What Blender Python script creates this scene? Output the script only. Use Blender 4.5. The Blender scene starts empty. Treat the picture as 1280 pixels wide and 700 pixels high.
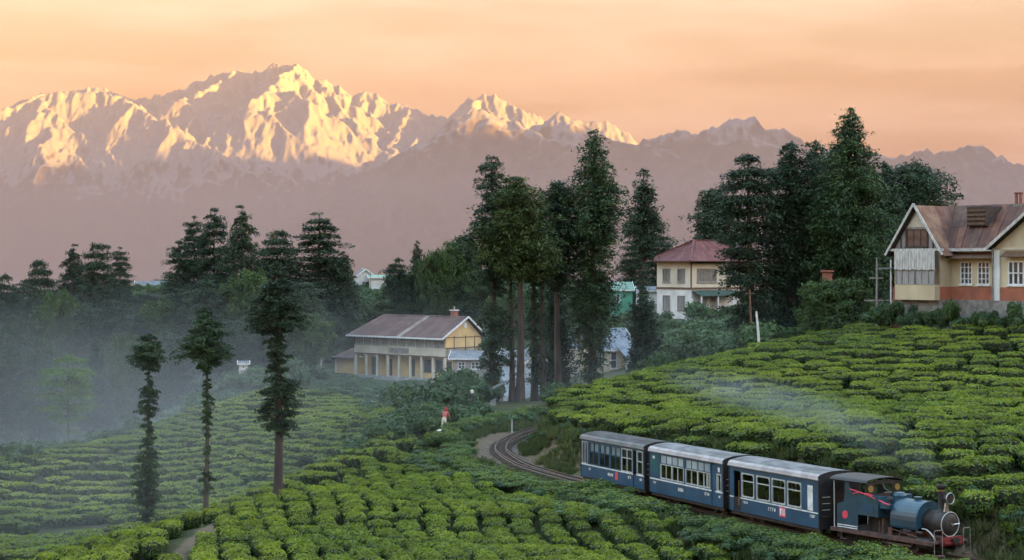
import bpy, bmesh, math, random
import numpy as np
from mathutils import Vector, Matrix, Euler
R = math.radians
SC = bpy.context.scene
COL = SC.collection
# ------------------------------------------------------------------ camera, sky, sun, exposure
F = 2240.0            # focal length in pixels of a 1280 wide picture
HZ = 330.0            # picture row of the horizon
cam_d = bpy.data.cameras.new('camera'); cam = bpy.data.objects.new('camera', cam_d); COL.objects.link(cam)
cam_d.sensor_width = 36.0; cam_d.lens = 36.0 * F / 1280.0
cam_d.clip_start = 1.0; cam_d.clip_end = 60000.0
cam_d.shift_y = -(350.0 - HZ) / 1280.0
cam.location = (0, 0, 0); cam.rotation_euler = (R(90), 0, 0)
SC.camera = cam
SUN_EL, SUN_AZ = 3.6, 108.0      # azimuth clockwise from the viewing direction (+Y)
world = bpy.data.worlds.new('World'); SC.world = world; world.use_nodes = True
wn = world.node_tree.nodes; wl = world.node_tree.links; wn.clear()
w_out = wn.new('ShaderNodeOutputWorld'); w_bg = wn.new('ShaderNodeBackground')
w_sky = wn.new('ShaderNodeTexSky'); w_sky.sky_type = 'NISHITA'; w_sky.sun_disc = False
w_sky.sun_elevation = R(SUN_EL); w_sky.sun_rotation = R(SUN_AZ)
w_sky.altitude = 2000; w_sky.air_density = 1.0; w_sky.dust_density = 3.0; w_sky.ozone_density = 1.0
w_tc = wn.new('ShaderNodeTexCoord'); w_sep = wn.new('ShaderNodeSeparateXYZ')
w_ramp = wn.new('ShaderNodeValToRGB'); w_mul = wn.new('ShaderNodeMix'); w_mul.data_type = 'RGBA'; w_mul.blend_type = 'MULTIPLY'
w_mul.inputs[0].default_value = 1.0
cr = w_ramp.color_ramp
cr.elements[0].position = 0.0; cr.elements[0].color = (0.140, 0.0505, 0.0245, 1)
cr.elements[1].position = 1.0; cr.elements[1].color = (1.0, 0.95, 0.88, 1)
e = cr.elements.new(0.10); e.color = (0.136, 0.058, 0.0345, 1)
e = cr.elements.new(0.25); e.color = (0.27, 0.18, 0.135, 1)
e = cr.elements.new(0.5); e.color = (0.78, 0.70, 0.63, 1)
wl.new(w_tc.outputs['Generated'], w_sep.inputs[0]); wl.new(w_sep.outputs['Z'], w_ramp.inputs[0])
wl.new(w_sky.outputs[0], w_mul.inputs[6]); wl.new(w_ramp.outputs[0], w_mul.inputs[7])
w_mp = wn.new('ShaderNodeMapping'); w_mp.inputs['Scale'].default_value = (2.2, 2.2, 16.0); w_mp.inputs['Rotation'].default_value = (R(5), R(4), 0)
w_nz = wn.new('ShaderNodeTexNoise'); w_nz.inputs['Scale'].default_value = 2.4; w_nz.inputs['Detail'].default_value = 5.0; w_nz.inputs['Roughness'].default_value = 0.55
wl.new(w_tc.outputs['Generated'], w_mp.inputs[0]); wl.new(w_mp.outputs[0], w_nz.inputs[0])
w_cr = wn.new('ShaderNodeMapRange'); w_cr.inputs[1].default_value = 0.42; w_cr.inputs[2].default_value = 0.74; w_cr.inputs[3].default_value = 0.0; w_cr.inputs[4].default_value = 0.45
wl.new(w_nz.outputs[0], w_cr.inputs[0])
w_cl = wn.new('ShaderNodeMix'); w_cl.data_type = 'RGBA'; w_cl.blend_type = 'SCREEN'; w_cl.inputs[7].default_value = (0.30, 0.20, 0.16, 1)
wl.new(w_cr.outputs[0], w_cl.inputs[0]); wl.new(w_mul.outputs[2], w_cl.inputs[6])
wl.new(w_cl.outputs[2], w_bg.inputs[0]); w_bg.inputs[1].default_value = 0.15
wl.new(w_bg.outputs[0], w_out.inputs[0])
sun_d = bpy.data.lights.new('sun', 'SUN'); sun = bpy.data.objects.new('sun', sun_d); COL.objects.link(sun)
sun_d.energy = 3.5; sun_d.angle = R(0.5); sun_d.color = (1.0, 0.50, 0.07)
_sd = Vector((math.sin(R(SUN_AZ)) * math.cos(R(SUN_EL)), math.cos(R(SUN_AZ)) * math.cos(R(SUN_EL)), math.sin(R(SUN_EL))))
sun.rotation_euler = _sd.to_track_quat('Z', 'Y').to_euler()
SC.view_settings.view_transform = 'Standard'; SC.view_settings.look = 'None'
SC.view_settings.exposure = 4.6; SC.view_settings.gamma = 1.0
try: SC.view_settings.use_curve_mapping = False
except Exception: pass
SC.render.engine = 'CYCLES'
cy = SC.cycles
cy.use_denoising = True; cy.max_bounces = 5; cy.diffuse_bounces = 2; cy.glossy_bounces = 2; cy.transmission_bounces = 3
cy.transparent_max_bounces = 8; cy.volume_bounces = 0
cy.volume_step_rate = 1.0; cy.volume_max_steps = 128
cy.sample_clamp_indirect = 4.0

# ------------------------------------------------------------------ helpers
rng = np.random.default_rng(7)
random.seed(7)

def P(px, py, D):
    """world point that the photograph shows at pixel (px, py) when it stands D metres away"""
    return ((px - 640.0) / F * D, D, -(py - HZ) / F * D)

_perm = np.random.default_rng(3).permutation(4096)
_ga = np.random.default_rng(4).uniform(0, 2 * np.pi, 4096)
_gx, _gy = np.cos(_ga), np.sin(_ga)
def noise2(x, y, seed=0):
    x = np.asarray(x, float) + seed * 17.31; y = np.asarray(y, float) + seed * 9.77
    xi = np.floor(x).astype(np.int64); yi = np.floor(y).astype(np.int64)
    fx = x - xi; fy = y - yi
    u = fx * fx * fx * (fx * (fx * 6 - 15) + 10); v = fy * fy * fy * (fy * (fy * 6 - 15) + 10)
    def g(ix, iy, dx, dy):
        h = _perm[(_perm[ix & 4095] + iy) & 4095]
        return _gx[h] * dx + _gy[h] * dy
    a = g(xi, yi, fx, fy); b = g(xi + 1, yi, fx - 1, fy); c = g(xi, yi + 1, fx, fy - 1); d = g(xi + 1, yi + 1, fx - 1, fy - 1)
    return ((a + (b - a) * u) + ((c + (d - c) * u) - (a + (b - a) * u)) * v) * 1.5
def fbm(x, y, oct=4, seed=0, gain=0.5):
    s = 0; a = 1.0; f = 1.0
    for k in range(oct):
        s = s + a * noise2(x * f, y * f, seed + k * 3); a *= gain; f *= 2.03
    return s
def ridged(x, y, oct=4, seed=0, gain=0.5):
    s = 0; a = 1.0; f = 1.0
    for k in range(oct):
        s = s + a * (1 - 2 * np.abs(noise2(x * f, y * f, seed + k * 5))); a *= gain; f *= 2.07
    return s
def sstep(a, b, x):
    t = np.clip((x - a) / (b - a), 0, 1); return t * t * (3 - 2 * t)

def mesh_np(name, co, faces, mats=None, smooth=False, mi=None):
    """co (n,3); faces (m,k) array with k 3 or 4, or a list of such arrays"""
    me = bpy.data.meshes.new(name)
    fl = faces if isinstance(faces, list) else [faces]
    fl = [np.asarray(f, np.int32) for f in fl if len(f)]
    co = np.asarray(co, np.float32)
    tot = np.concatenate([np.full(len(f), f.shape[1], np.int32) for f in fl])
    idx = np.concatenate([f.ravel() for f in fl])
    st = np.concatenate([[0], np.cumsum(tot)[:-1]]).astype(np.int32)
    me.vertices.add(len(co)); me.vertices.foreach_set('co', co.ravel())
    me.loops.add(len(idx)); me.loops.foreach_set('vertex_index', idx)
    me.polygons.add(len(tot)); me.polygons.foreach_set('loop_start', st); me.polygons.foreach_set('loop_total', tot)
    if mi is not None: me.polygons.foreach_set('material_index', np.asarray(mi, np.int32))
    me.polygons.foreach_set('use_smooth', np.full(len(tot), smooth, bool))
    for m in (mats or []): me.materials.append(m)
    me.update(calc_edges=True)
    return me
def link(name, me, parent=None, loc=None, rot=None, scale=None):
    o = bpy.data.objects.new(name, me); COL.objects.link(o)
    if parent is not None: o.parent = parent
    if loc is not None: o.location = loc
    if rot is not None: o.rotation_euler = rot
    if scale is not None: o.scale = scale
    return o
def tag(o, label=None, cat=None, group=None, kind=None):
    if label: o['label'] = label
    if cat: o['category'] = cat
    if group: o['group'] = group
    if kind: o['kind'] = kind
    return o
def thing(name, label, cat, loc=(0, 0, 0), rz=0.0, group=None):
    o = bpy.data.objects.new(name, None); COL.objects.link(o)
    o.empty_display_size = 0.3
    o.location = loc; o.rotation_euler = (0, 0, rz)
    return tag(o, label, cat, group)
def kids(o): return [c for c in COL.objects if c.parent is o]
def dup(root, loc, rz=None, scale=None, label=None, group=None):
    r = root.copy(); COL.objects.link(r); r.location = loc
    if rz is not None: r.rotation_euler = (0, 0, rz)
    if scale is not None: r.scale = scale
    if label: r['label'] = label
    if group: r['group'] = group
    for ch in list(root.children):
        c = ch.copy(); COL.objects.link(c); c.parent = r
        for g in ch.children:
            d = g.copy(); COL.objects.link(d); d.parent = c
    return r

class MB:
    """collects boxes, tubes, prisms and sheets; build() links them as ONE mesh object"""
    def __init__(s): s.v = []; s.f = []
    def add(s, vs, fs):
        b = len(s.v); s.v += [tuple(v) for v in vs]; s.f += [tuple(b + i for i in f) for f in fs]; return s
    def box(s, x0, x1, y0, y1, z0, z1, M=None):
        vs = [Vector((x, y, z)) for z in (z0, z1) for y in (y0, y1) for x in (x0, x1)]
        if M is not None: vs = [M @ v for v in vs]
        return s.add(vs, [(0, 2, 3, 1), (4, 5, 7, 6), (0, 1, 5, 4), (2, 6, 7, 3), (0, 4, 6, 2), (1, 3, 7, 5)])
    def bbox(s, x0, x1, y0, y1, z0, z1, b=0.02):
        """box with chamfered upright edges"""
        pts = [(x0 + b, y0), (x1 - b, y0), (x1, y0 + b), (x1, y1 - b), (x1 - b, y1), (x0 + b, y1), (x0, y1 - b), (x0, y0 + b)]
        return s.prism(pts, z0, z1)
    def prism(s, pts, z0, z1):
        n = len(pts)
        vs = [(p[0], p[1], z0) for p in pts] + [(p[0], p[1], z1) for p in pts]
        fs = [tuple(range(n - 1, -1, -1)), tuple(range(n, 2 * n))] + [(i, (i + 1) % n, n + (i + 1) % n, n + i) for i in range(n)]
        return s.add(vs, fs)
    def prism_ax(s, pts, a0, a1, ax='x'):
        """profile pts in the plane across axis ax, drawn out from a0 to a1"""
        n = len(pts)
        def q(p, a): return (a, p[0], p[1]) if ax == 'x' else (p[0], a, p[1])
        vs = [q(p, a0) for p in pts] + [q(p, a1) for p in pts]
        fs = [tuple(range(n)), tuple(range(2 * n - 1, n - 1, -1))] + [(i, n + i, n + (i + 1) % n, (i + 1) % n) for i in range(n)]
        return s.add(vs, fs)
    def tube(s, pts, r, n=6, cap=True):
        pts = [Vector(p) for p in pts]; rs = r if isinstance(r, (list, tuple)) else [r] * len(pts)
        b = len(s.v); up = None
        for i, p in enumerate(pts):
            t = (pts[min(i + 1, len(pts) - 1)] - pts[max(i - 1, 0)])
            t = t.normalized() if t.length > 1e-9 else Vector((0, 0, 1))
            if up is None: up = Vector((0, 0, 1)) if abs(t.z) < 0.9 else Vector((1, 0, 0))
            a = t.cross(up).normalized(); c = t.cross(a).normalized(); up = -c if False else up
            for k in range(n):
                w = 2 * math.pi * k / n
                s.v.append(tuple(p + (a * math.cos(w) + c * math.sin(w)) * rs[i]))
        for i in range(len(pts) - 1):
            for k in range(n):
                s.f.append((b + i * n + k, b + i * n + (k + 1) % n, b + (i + 1) * n + (k + 1) % n, b + (i + 1) * n + k))
        if cap:
            s.f.append(tuple(b + k for k in range(n - 1, -1, -1))); e = b + (len(pts) - 1) * n
            s.f.append(tuple(e + k for k in range(n)))
        return s
    def lathe(s, prof, n=16, M=None):
        """prof: (r, z) list turned about z"""
        b = len(s.v)
        for r, z in prof:
            for k in range(n):
                w = 2 * math.pi * k / n
                v = Vector((r * math.cos(w), r * math.sin(w), z))
                s.v.append(tuple(M @ v if M is not None else v))
        for i in range(len(prof) - 1):
            for k in range(n):
                s.f.append((b + i * n + k, b + i * n + (k + 1) % n, b + (i + 1) * n + (k + 1) % n, b + (i + 1) * n + k))
        s.f.append(tuple(b + k for k in range(n - 1, -1, -1))); e = b + (len(prof) - 1) * n
        s.f.append(tuple(e + k for k in range(n)))
        return s
    def quad(s, a, b, c, d): return s.add([a, b, c, d], [(0, 1, 2, 3)])
    def mesh(s, name, m=None, smooth=False):
        me = bpy.data.meshes.new(name); me.from_pydata(s.v, [], s.f); me.update()
        bm = bmesh.new(); bm.from_mesh(me); bmesh.ops.recalc_face_normals(bm, faces=bm.faces); bm.to_mesh(me); bm.free()
        if m is not None: me.materials.append(m)
        if smooth:
            me.polygons.foreach_set('use_smooth', [True] * len(me.polygons))
            try: me.set_sharp_from_angle(angle=R(40))
            except Exception: pass
        return me
    def build(s, name, m, parent=None, smooth=False, **kw):
        return link(name, s.mesh(name, m, smooth), parent, **kw)

# ------------------------------------------------------------------ materials
def mat(name, col, rough=0.8, var=None, nscale=3.0, bump=0.0, bscale=20.0, metal=0.0, spec=0.3, coord='Object', stretch=(1, 1, 1), detail=4.0, rand=0.0):
    m = bpy.data.materials.new(name); m.use_nodes = True
    nt = m.node_tree; N = nt.nodes; L = nt.links; b = N['Principled BSDF']
    b.inputs['Base Color'].default_value = (*col, 1); b.inputs['Roughness'].default_value = rough
    b.inputs['Metallic'].default_value = metal
    b.inputs['Specular IOR Level'].default_value = spec
    if var is not None or bump > 0:
        tc = N.new('ShaderNodeTexCoord'); mp = N.new('ShaderNodeMapping'); mp.inputs['Scale'].default_value = stretch
        L.new(tc.outputs[coord], mp.inputs[0])
    if var is not None:
        nz = N.new('ShaderNodeTexNoise'); nz.inputs['Scale'].default_value = nscale; nz.inputs['Detail'].default_value = detail
        L.new(mp.outputs[0], nz.inputs[0])
        rp = N.new('ShaderNodeValToRGB'); rp.color_ramp.elements[0].position = 0.36; rp.color_ramp.elements[1].position = 0.64
        rp.color_ramp.elements[0].color = (*var, 1); rp.color_ramp.elements[1].color = (*col, 1)
        L.new(nz.outputs[0], rp.inputs[0])
        out = rp.outputs[0]
        if rand > 0:
            oi = N.new('ShaderNodeObjectInfo'); hs = N.new('ShaderNodeHueSaturation')
            mr = N.new('ShaderNodeMapRange'); mr.inputs[3].default_value = 1 - rand; mr.inputs[4].default_value = 1 + rand
            L.new(oi.outputs['Random'], mr.inputs[0]); L.new(mr.outputs[0], hs.inputs['Value']); L.new(out, hs.inputs['Color']); out = hs.outputs[0]
        L.new(out, b.inputs['Base Color'])
    if bump > 0:
        n2 = N.new('ShaderNodeTexNoise'); n2.inputs['Scale'].default_value = bscale; n2.inputs['Detail'].default_value = 3.0
        L.new(mp.outputs[0], n2.inputs[0])
        bp = N.new('ShaderNodeBump'); bp.inputs['Strength'].default_value = bump; bp.inputs['Distance'].default_value = 0.05
        L.new(n2.outputs[0], bp.inputs['Height']); L.new(bp.outputs[0], b.inputs['Normal'])
    return m
def leaf_mat(name, c0, c1, c2, ns=0.8, trans=0.35, rand=0.15, wscale=0.0):
    """foliage: colour varies with noise in the plant, from plant to plant, and (wscale) slowly over the ground"""
    m = bpy.data.materials.new(name); m.use_nodes = True
    nt = m.node_tree; N = nt.nodes; L = nt.links; b = N['Principled BSDF']; out = N['Material Output']
    tc = N.new('ShaderNodeTexCoord'); nz = N.new('ShaderNodeTexNoise'); nz.inputs['Scale'].default_value = ns; nz.inputs['Detail'].default_value = 5.0; nz.inputs['Roughness'].default_value = 0.7
    L.new(tc.outputs['Object'], nz.inputs[0])
    fac = nz.outputs[0]
    if wscale:
        ge = N.new('ShaderNodeNewGeometry'); n2 = N.new('ShaderNodeTexNoise'); n2.inputs['Scale'].default_value = wscale; n2.inputs['Detail'].default_value = 3.0
        L.new(ge.outputs['Position'], n2.inputs[0])
        ad = N.new('ShaderNodeMath'); ad.operation = 'ADD'; L.new(fac, ad.inputs[0]); L.new(n2.outputs[0], ad.inputs[1])
        hf = N.new('ShaderNodeMath'); hf.operation = 'MULTIPLY'; hf.inputs[1].default_value = 0.5; L.new(ad.outputs[0], hf.inputs[0]); fac = hf.outputs[0]
    rp = N.new('ShaderNodeValToRGB'); E = rp.color_ramp.elements
    E[0].position = 0.36; E[0].color = (*c0, 1); E[1].position = 0.66; E[1].color = (*c2, 1)
    k = E.new(0.5); k.color = (*c1, 1)
    L.new(fac, rp.inputs[0])
    oi = N.new('ShaderNodeObjectInfo'); hs = N.new('ShaderNodeHueSaturation'); mr = N.new('ShaderNodeMapRange')
    mr.inputs[3].default_value = 1 - rand; mr.inputs[4].default_value = 1 + rand
    L.new(oi.outputs['Random'], mr.inputs[0]); L.new(mr.outputs[0], hs.inputs['Value']); L.new(rp.outputs[0], hs.inputs['Color'])
    L.new(hs.outputs[0], b.inputs['Base Color']); b.inputs['Roughness'].default_value = 0.55; b.inputs['Specular IOR Level'].default_value = 0.25
    if trans > 0:
        tr = N.new('ShaderNodeBsdfTranslucent'); mx = N.new('ShaderNodeMixShader'); mx.inputs[0].default_value = trans
        L.new(hs.outputs[0], tr.inputs[0]); L.new(b.outputs[0], mx.inputs[1]); L.new(tr.outputs[0], mx.inputs[2]); L.new(mx.outputs[0], out.inputs[0])
    return m
def vol_box(name, x0, x1, y0, y1, z0, z1, dens, col=(1, 1, 1), an=0.0):
    o = MB().box(x0, x1, y0, y1, z0, z1).build(name, None)
    m = bpy.data.materials.new(name); m.use_nodes = True; nt = m.node_tree; nt.nodes.clear()
    out = nt.nodes.new('ShaderNodeOutputMaterial'); v = nt.nodes.new('ShaderNodeVolumePrincipled')
    v.inputs['Color'].default_value = (*col, 1); v.inputs['Density'].default_value = dens; v.inputs['Anisotropy'].default_value = an
    nt.links.new(v.outputs[0], out.inputs['Volume'])
    o.data.materials.append(m); o['kind'] = 'stuff'
    return o, m, v
# ------------------------------------------------------------------ ground: heights fitted through surveyed points
TRK = [(30.0, 48.0, -10.35), (25.2, 53.5, -10.45), (20.6, 59.2, -10.55), (16.2, 65.2, -10.68), (12.97, 70.5, -10.78), (11.2, 74.6, -10.87), (8.67, 80.9, -11.0),
       (6.2, 87.0, -11.1), (4.37, 91.4, -11.18), (2.95, 94.6, -11.2), (1.75, 97.5, -11.2), (0.55, 101.2, -11.2), (-0.25, 105.4, -11.2), (-0.7, 109.6, -11.2),
       (-0.45, 114.2, -11.2), (0.5, 118.8, -11.2), (2.0, 123.5, -11.2), (4.6, 129.0, -11.2), (8.6, 135.5, -11.2), (14, 142, -11.2)]
def catmull(pts, step=0.4):
    pts = np.asarray(pts, float); out = []
    ext = np.vstack([2 * pts[0] - pts[1], pts, 2 * pts[-1] - pts[-2]])
    for i in range(1, len(ext) - 2):
        p0, p1, p2, p3 = ext[i - 1:i + 3]
        n = max(2, int(np.linalg.norm(p2 - p1) / step)); t = (np.arange(n) / n)[:, None]
        out.append(0.5 * (2 * p1 + (p2 - p0) * t + (2 * p0 - 5 * p1 + 4 * p2 - p3) * t * t + (3 * p1 - p0 - 3 * p2 + p3) * t ** 3))
    out.append(pts[-1:]); return np.vstack(out)
TRACK = catmull(TRK)
CP = []
def cp(px, py, D, h=0.0): x, y, z = P(px, py, D); CP.append((x, y, z - h))
def cz(px, D, z): CP.append(((px - 640) / F * D, D, z))
T = 0.7
for a in [(690, 492, 120), (760, 479, 128), (820, 466, 132), (880, 451, 136), (950, 431, 138), (1000, 421, 136), (1050, 411, 133), (1130, 400, 127), (1200, 396, 123.5), (1280, 394, 121),
          (1400, 395, 120), (740, 532, 97), (800, 543, 90), (900, 560, 82), (1000, 575, 76), (1100, 590, 72), (1200, 615, 68.5), (1280, 640, 66), (800, 510, 105), (1000, 500, 100), (1100, 500, 97),
          (1100, 450, 112), (1200, 500, 93), (1200, 440, 110), (1280, 500, 90), (1280, 450, 105), (900, 500, 103), (900, 530, 92), (1400, 520, 85), (1400, 600, 70), (1350, 680, 58)]: cp(*a, T)
# the crest's far side, the house, groves and houses behind
for a in [(1150, 397, 131), (1280, 396, 130), (1220, 402, 145), (1400, 398, 140)]: cp(*a)
cz(690, 131, -11.3); cz(760, 143, -10.2); cz(820, 148, -10.0); cz(900, 152, -9.0); cz(1000, 148, -7.0); cz(1080, 150, -6.0); cz(1000, 175, -8.5)
cz(870, 216, -6.3); cz(930, 216, -6.4); cz(860, 226, -6.3); cz(780, 232, -7.4); cz(830, 185, -9.6); cz(900, 172, -9.2); cz(950, 190, -8.0)
for a in [(760, 466, 190), (790, 463, 188), (800, 478, 160), (715, 470, 190), (700, 488, 170), (600, 507, 152), (650, 503, 150), (690, 502, 150), (650, 502, 166), (650, 503, 180), (410, 470, 234), (560, 478, 222), (600, 485, 212), (480, 470, 238), (380, 483, 224), (560, 474, 240),
          (450, 486, 218), (520, 491, 208), (545, 499, 192), (500, 522, 150), (530, 532, 136), (562, 542, 123)]: cp(*a)
# slope across the valley on the left
for a in [(0, 580, 150), (100, 560, 157), (200, 532, 168), (270, 506, 178), (330, 489, 185), (50, 620, 143), (150, 600, 148), (250, 560, 156), (350, 520, 167), (450, 512, 165), (400, 560, 148), (300, 600, 142),
          (100, 650, 135), (200, 650, 130), (30, 690, 124), (-100, 600, 145), (-100, 690, 125)]: cp(*a, 0.6)
# the fold behind the knoll, the hollow and the knoll itself
for a in [(270, 632, 122), (350, 603, 124), (430, 572, 126), (500, 543, 128), (400, 602, 118), (480, 570, 118), (300, 640, 116)]: cp(*a, 0.6)
cz(350, 133, -17.6); cz(430, 138, -16.0); cz(500, 140, -13.6); cz(250, 128, -18.3)
for a in [(60, 702, 72), (150, 672, 76), (230, 645, 81), (300, 629, 87), (400, 607, 94), (500, 578, 104), (545, 556, 113), (300, 700, 67), (450, 650, 78), (450, 700, 66), (600, 640, 82), (560, 592, 100), (600, 700, 67),
          (700, 690, 69), (640, 628, 88), (0, 725, 68)]: cp(*a, 0.6)
cz(60, 84, -15.5); cz(800, 64, -12.3); cz(900, 64, -12.8); cz(1000, 61, -12.9); cz(1150, 55, -12.4); cz(900, 68.5, -12.6); cz(800, 73, -12.2); cz(850, 70, -12.4); cz(1000, 56, -11.2); cz(230, 93, -16.2); cz(400, 105, -15.0); cz(500, 112, -13.3); cz(60, 100, -18.5); cz(230, 108, -18.3); cz(-100, 84, -16); cz(-100, 110, -20)
# beyond
cz(0, 175, -24); cz(100, 186, -25); cz(200, 197, -22); cz(300, 205, -13.6); cz(-100, 170, -24); cz(60, 240, -23); cz(0, 300, -9); cz(190, 300, -5.6); cz(300, 262, -11); cz(380, 250, -13); cz(400, 266, -10)
cz(460, 282, -5.4); cz(560, 256, -11.5); cz(600, 262, -6.5); cz(700, 255, -8); cz(800, 262, -7.5); cz(-150, 260, -22); cz(-150, 320, -10); cz(1000, 230, -8); cz(1150, 180, -6); cz(1300, 190, -6); cz(1500, 150, -3); cz(1500, 250, -6)
for px in (-200, 100, 400, 700, 1000, 1300, 1600): cz(px, 420, -50)
for x in (-30, 0, 30, 60):
    CP += [(x, -10, -1.8 + abs(x) * 0.01), (x, 6, -2.4), (x, 15, -4.8), (x, 30, -8.0), (x, 45, -9.6)]
CP += [(-60, 0, -6), (-60, 40, -13), (70, 45, -8), (90, 90, -3)]
CPa = np.array(CP)
def _tps(d2): return 0.5 * d2 * np.log(d2 + 1e-9)
_S = 60.0
_X = CPa[:, :2] / _S
_d2 = ((_X[:, None] - _X[None]) ** 2).sum(-1)
_K = _tps(_d2) + np.eye(len(_X)) * 2e-3
_Pm = np.hstack([np.ones((len(_X), 1)), _X])
_A = np.block([[_K, _Pm], [_Pm.T, np.zeros((3, 3))]])
_W = np.linalg.solve(_A, np.concatenate([CPa[:, 2], np.zeros(3)]))
def rbf(x, y):
    q = np.stack([np.ravel(x), np.ravel(y)], 1) / _S; out = np.empty(len(q))
    for i in range(0, len(q), 20000):
        c = q[i:i + 20000]; d2 = ((c[:, None] - _X[None]) ** 2).sum(-1)
        out[i:i + 20000] = _tps(d2) @ _W[:-3] + _W[-3] + c @ _W[-2:]
    return out.reshape(np.shape(x))
def track_near(x, y):
    q = np.stack([np.ravel(x), np.ravel(y)], 1); dist = np.full(len(q), 99.0); zz = np.zeros(len(q)); side = np.zeros(len(q))
    sel = np.where((q[:, 0] > -14) & (q[:, 0] < 40) & (q[:, 1] > 40) & (q[:, 1] < 152))[0]
    tr = TRACK
    tan = np.gradient(tr[:, :2], axis=0)
    for i in range(0, len(sel), 20000):
        s = sel[i:i + 20000]; d2 = ((q[s][:, None] - tr[None, :, :2]) ** 2).sum(-1); k = d2.argmin(1)
        dist[s] = np.sqrt(d2[np.arange(len(s)), k]); zz[s] = tr[k, 2]
        v = q[s] - tr[k, :2]; side[s] = -np.sign(tan[k, 0] * v[:, 1] - tan[k, 1] * v[:, 0])     # +1 on the hill side
    return dist.reshape(np.shape(x)), zz.reshape(np.shape(x)), side.reshape(np.shape(x))
PATHS = [np.array([P(*a)[:2] for a in [(150, 715, 66), (205, 692, 70), (235, 668, 75), (262, 652, 79), (285, 640, 84)]]),          # bare soil path on the knoll
         np.array([P(*a)[:2] for a in [(-60, 640, 131), (60, 640, 133), (130, 643, 133), (200, 648, 131)]])]                          # path on the far slope
def seg_dist(x, y, pl):
    d = np.full(np.shape(x), 1e9)
    for a, b in zip(pl[:-1], pl[1:]):
        ab = b - a; t = np.clip(((x - a[0]) * ab[0] + (y - a[1]) * ab[1]) / (ab @ ab), 0, 1)
        d = np.minimum(d, np.hypot(x - a[0] - t * ab[0], y - a[1] - t * ab[1]))
    return d
ROADL = np.array([P(*a)[:2] for a in [(340, 481, 226), (380, 483, 224), (440, 486, 219), (500, 490, 210), (540, 496, 198)]])
def height(x, y):
    x = np.asarray(x, float); y = np.asarray(y, float)
    r = np.maximum(np.abs(x) - 150, 0); f = np.maximum(y - 380, 0); bk = np.maximum(-20 - y, 0)
    near = (np.abs(x) < 260) & (y > -120) & (y < 600)
    z = np.full(x.shape, -40.0)
    if near.any():
        z[near] = rbf(np.clip(x[near], -165, 150), np.clip(y[near], -20, 400))
    z = np.clip(z, -60, 4)
    z += 0.12 * noise2(x / 3.1, y / 3.1, 5) + 0.25 * noise2(x / 11, y / 11, 6)
    # cutting for the railway
    d, tz, sd = track_near(x, y)
    bed = tz - 0.30
    w = np.where(sd > 0, sstep(1.75, 3.0, d), sstep(1.9, 5.5, d))
    z = bed * (1 - w) + z * w
    rd = seg_dist(x, y, ROADL)
    # far land: a deep valley, hazy hills, and an unseen ridge added in the east to block the garden's sun
    farw = np.clip(sstep(0, 500, f) + sstep(0, 500, r) + sstep(0, 300, bk), 0, 1)
    dist = np.hypot(x, y)
    far = -60 - 420 * sstep(300, 3500, y) + 90 * fbm(x / 900, y / 900, 4, 31) * sstep(400, 1500, dist)
    far = far + 330 * sstep(3500, 9000, y) * np.clip(ridged(x / 2600, y / 2600, 4, 41) * 0.5, -0.2, 1)
    shade_ridge = 170 * np.exp(-((x - 640) / 190) ** 2) * sstep(-1500, -700, y) * (1 - sstep(650, 1150, y))
    shade_ridge = shade_ridge * (1 + 0.12 * fbm(x / 160, y / 160, 3, 51))
    far = far * (1 - sstep(0, 90, shade_ridge)) + (shade_ridge - 25) * sstep(0, 90, shade_ridge)
    return z * (1 - farw) + far * farw
def gz(x, y): return float(height(np.array([x]), np.array([y]))[0])
def axis(dense0, dense1, step, lo, hi, n):
    d = np.arange(dense0, dense1 + 1e-6, step)
    a = dense0 - np.geomspace(step, dense0 - lo, n)[::-1]; b = dense1 + np.geomspace(step, hi - dense1, n)
    return np.concatenate([a, d, b])
def grid_faces(nx, ny):
    i = np.arange(nx - 1); j = np.arange(ny - 1); I, J = np.meshgrid(i, j)
    a = (J * nx + I).ravel(); return np.stack([a, a + 1, a + nx + 1, a + nx], 1)
xs = axis(-100, 75, 0.8, -9000, 9000, 46); ys = axis(40, 300, 0.8, -2500, 21000, 60)
GX, GY = np.meshgrid(xs, ys); GZ = height(GX, GY)
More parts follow.
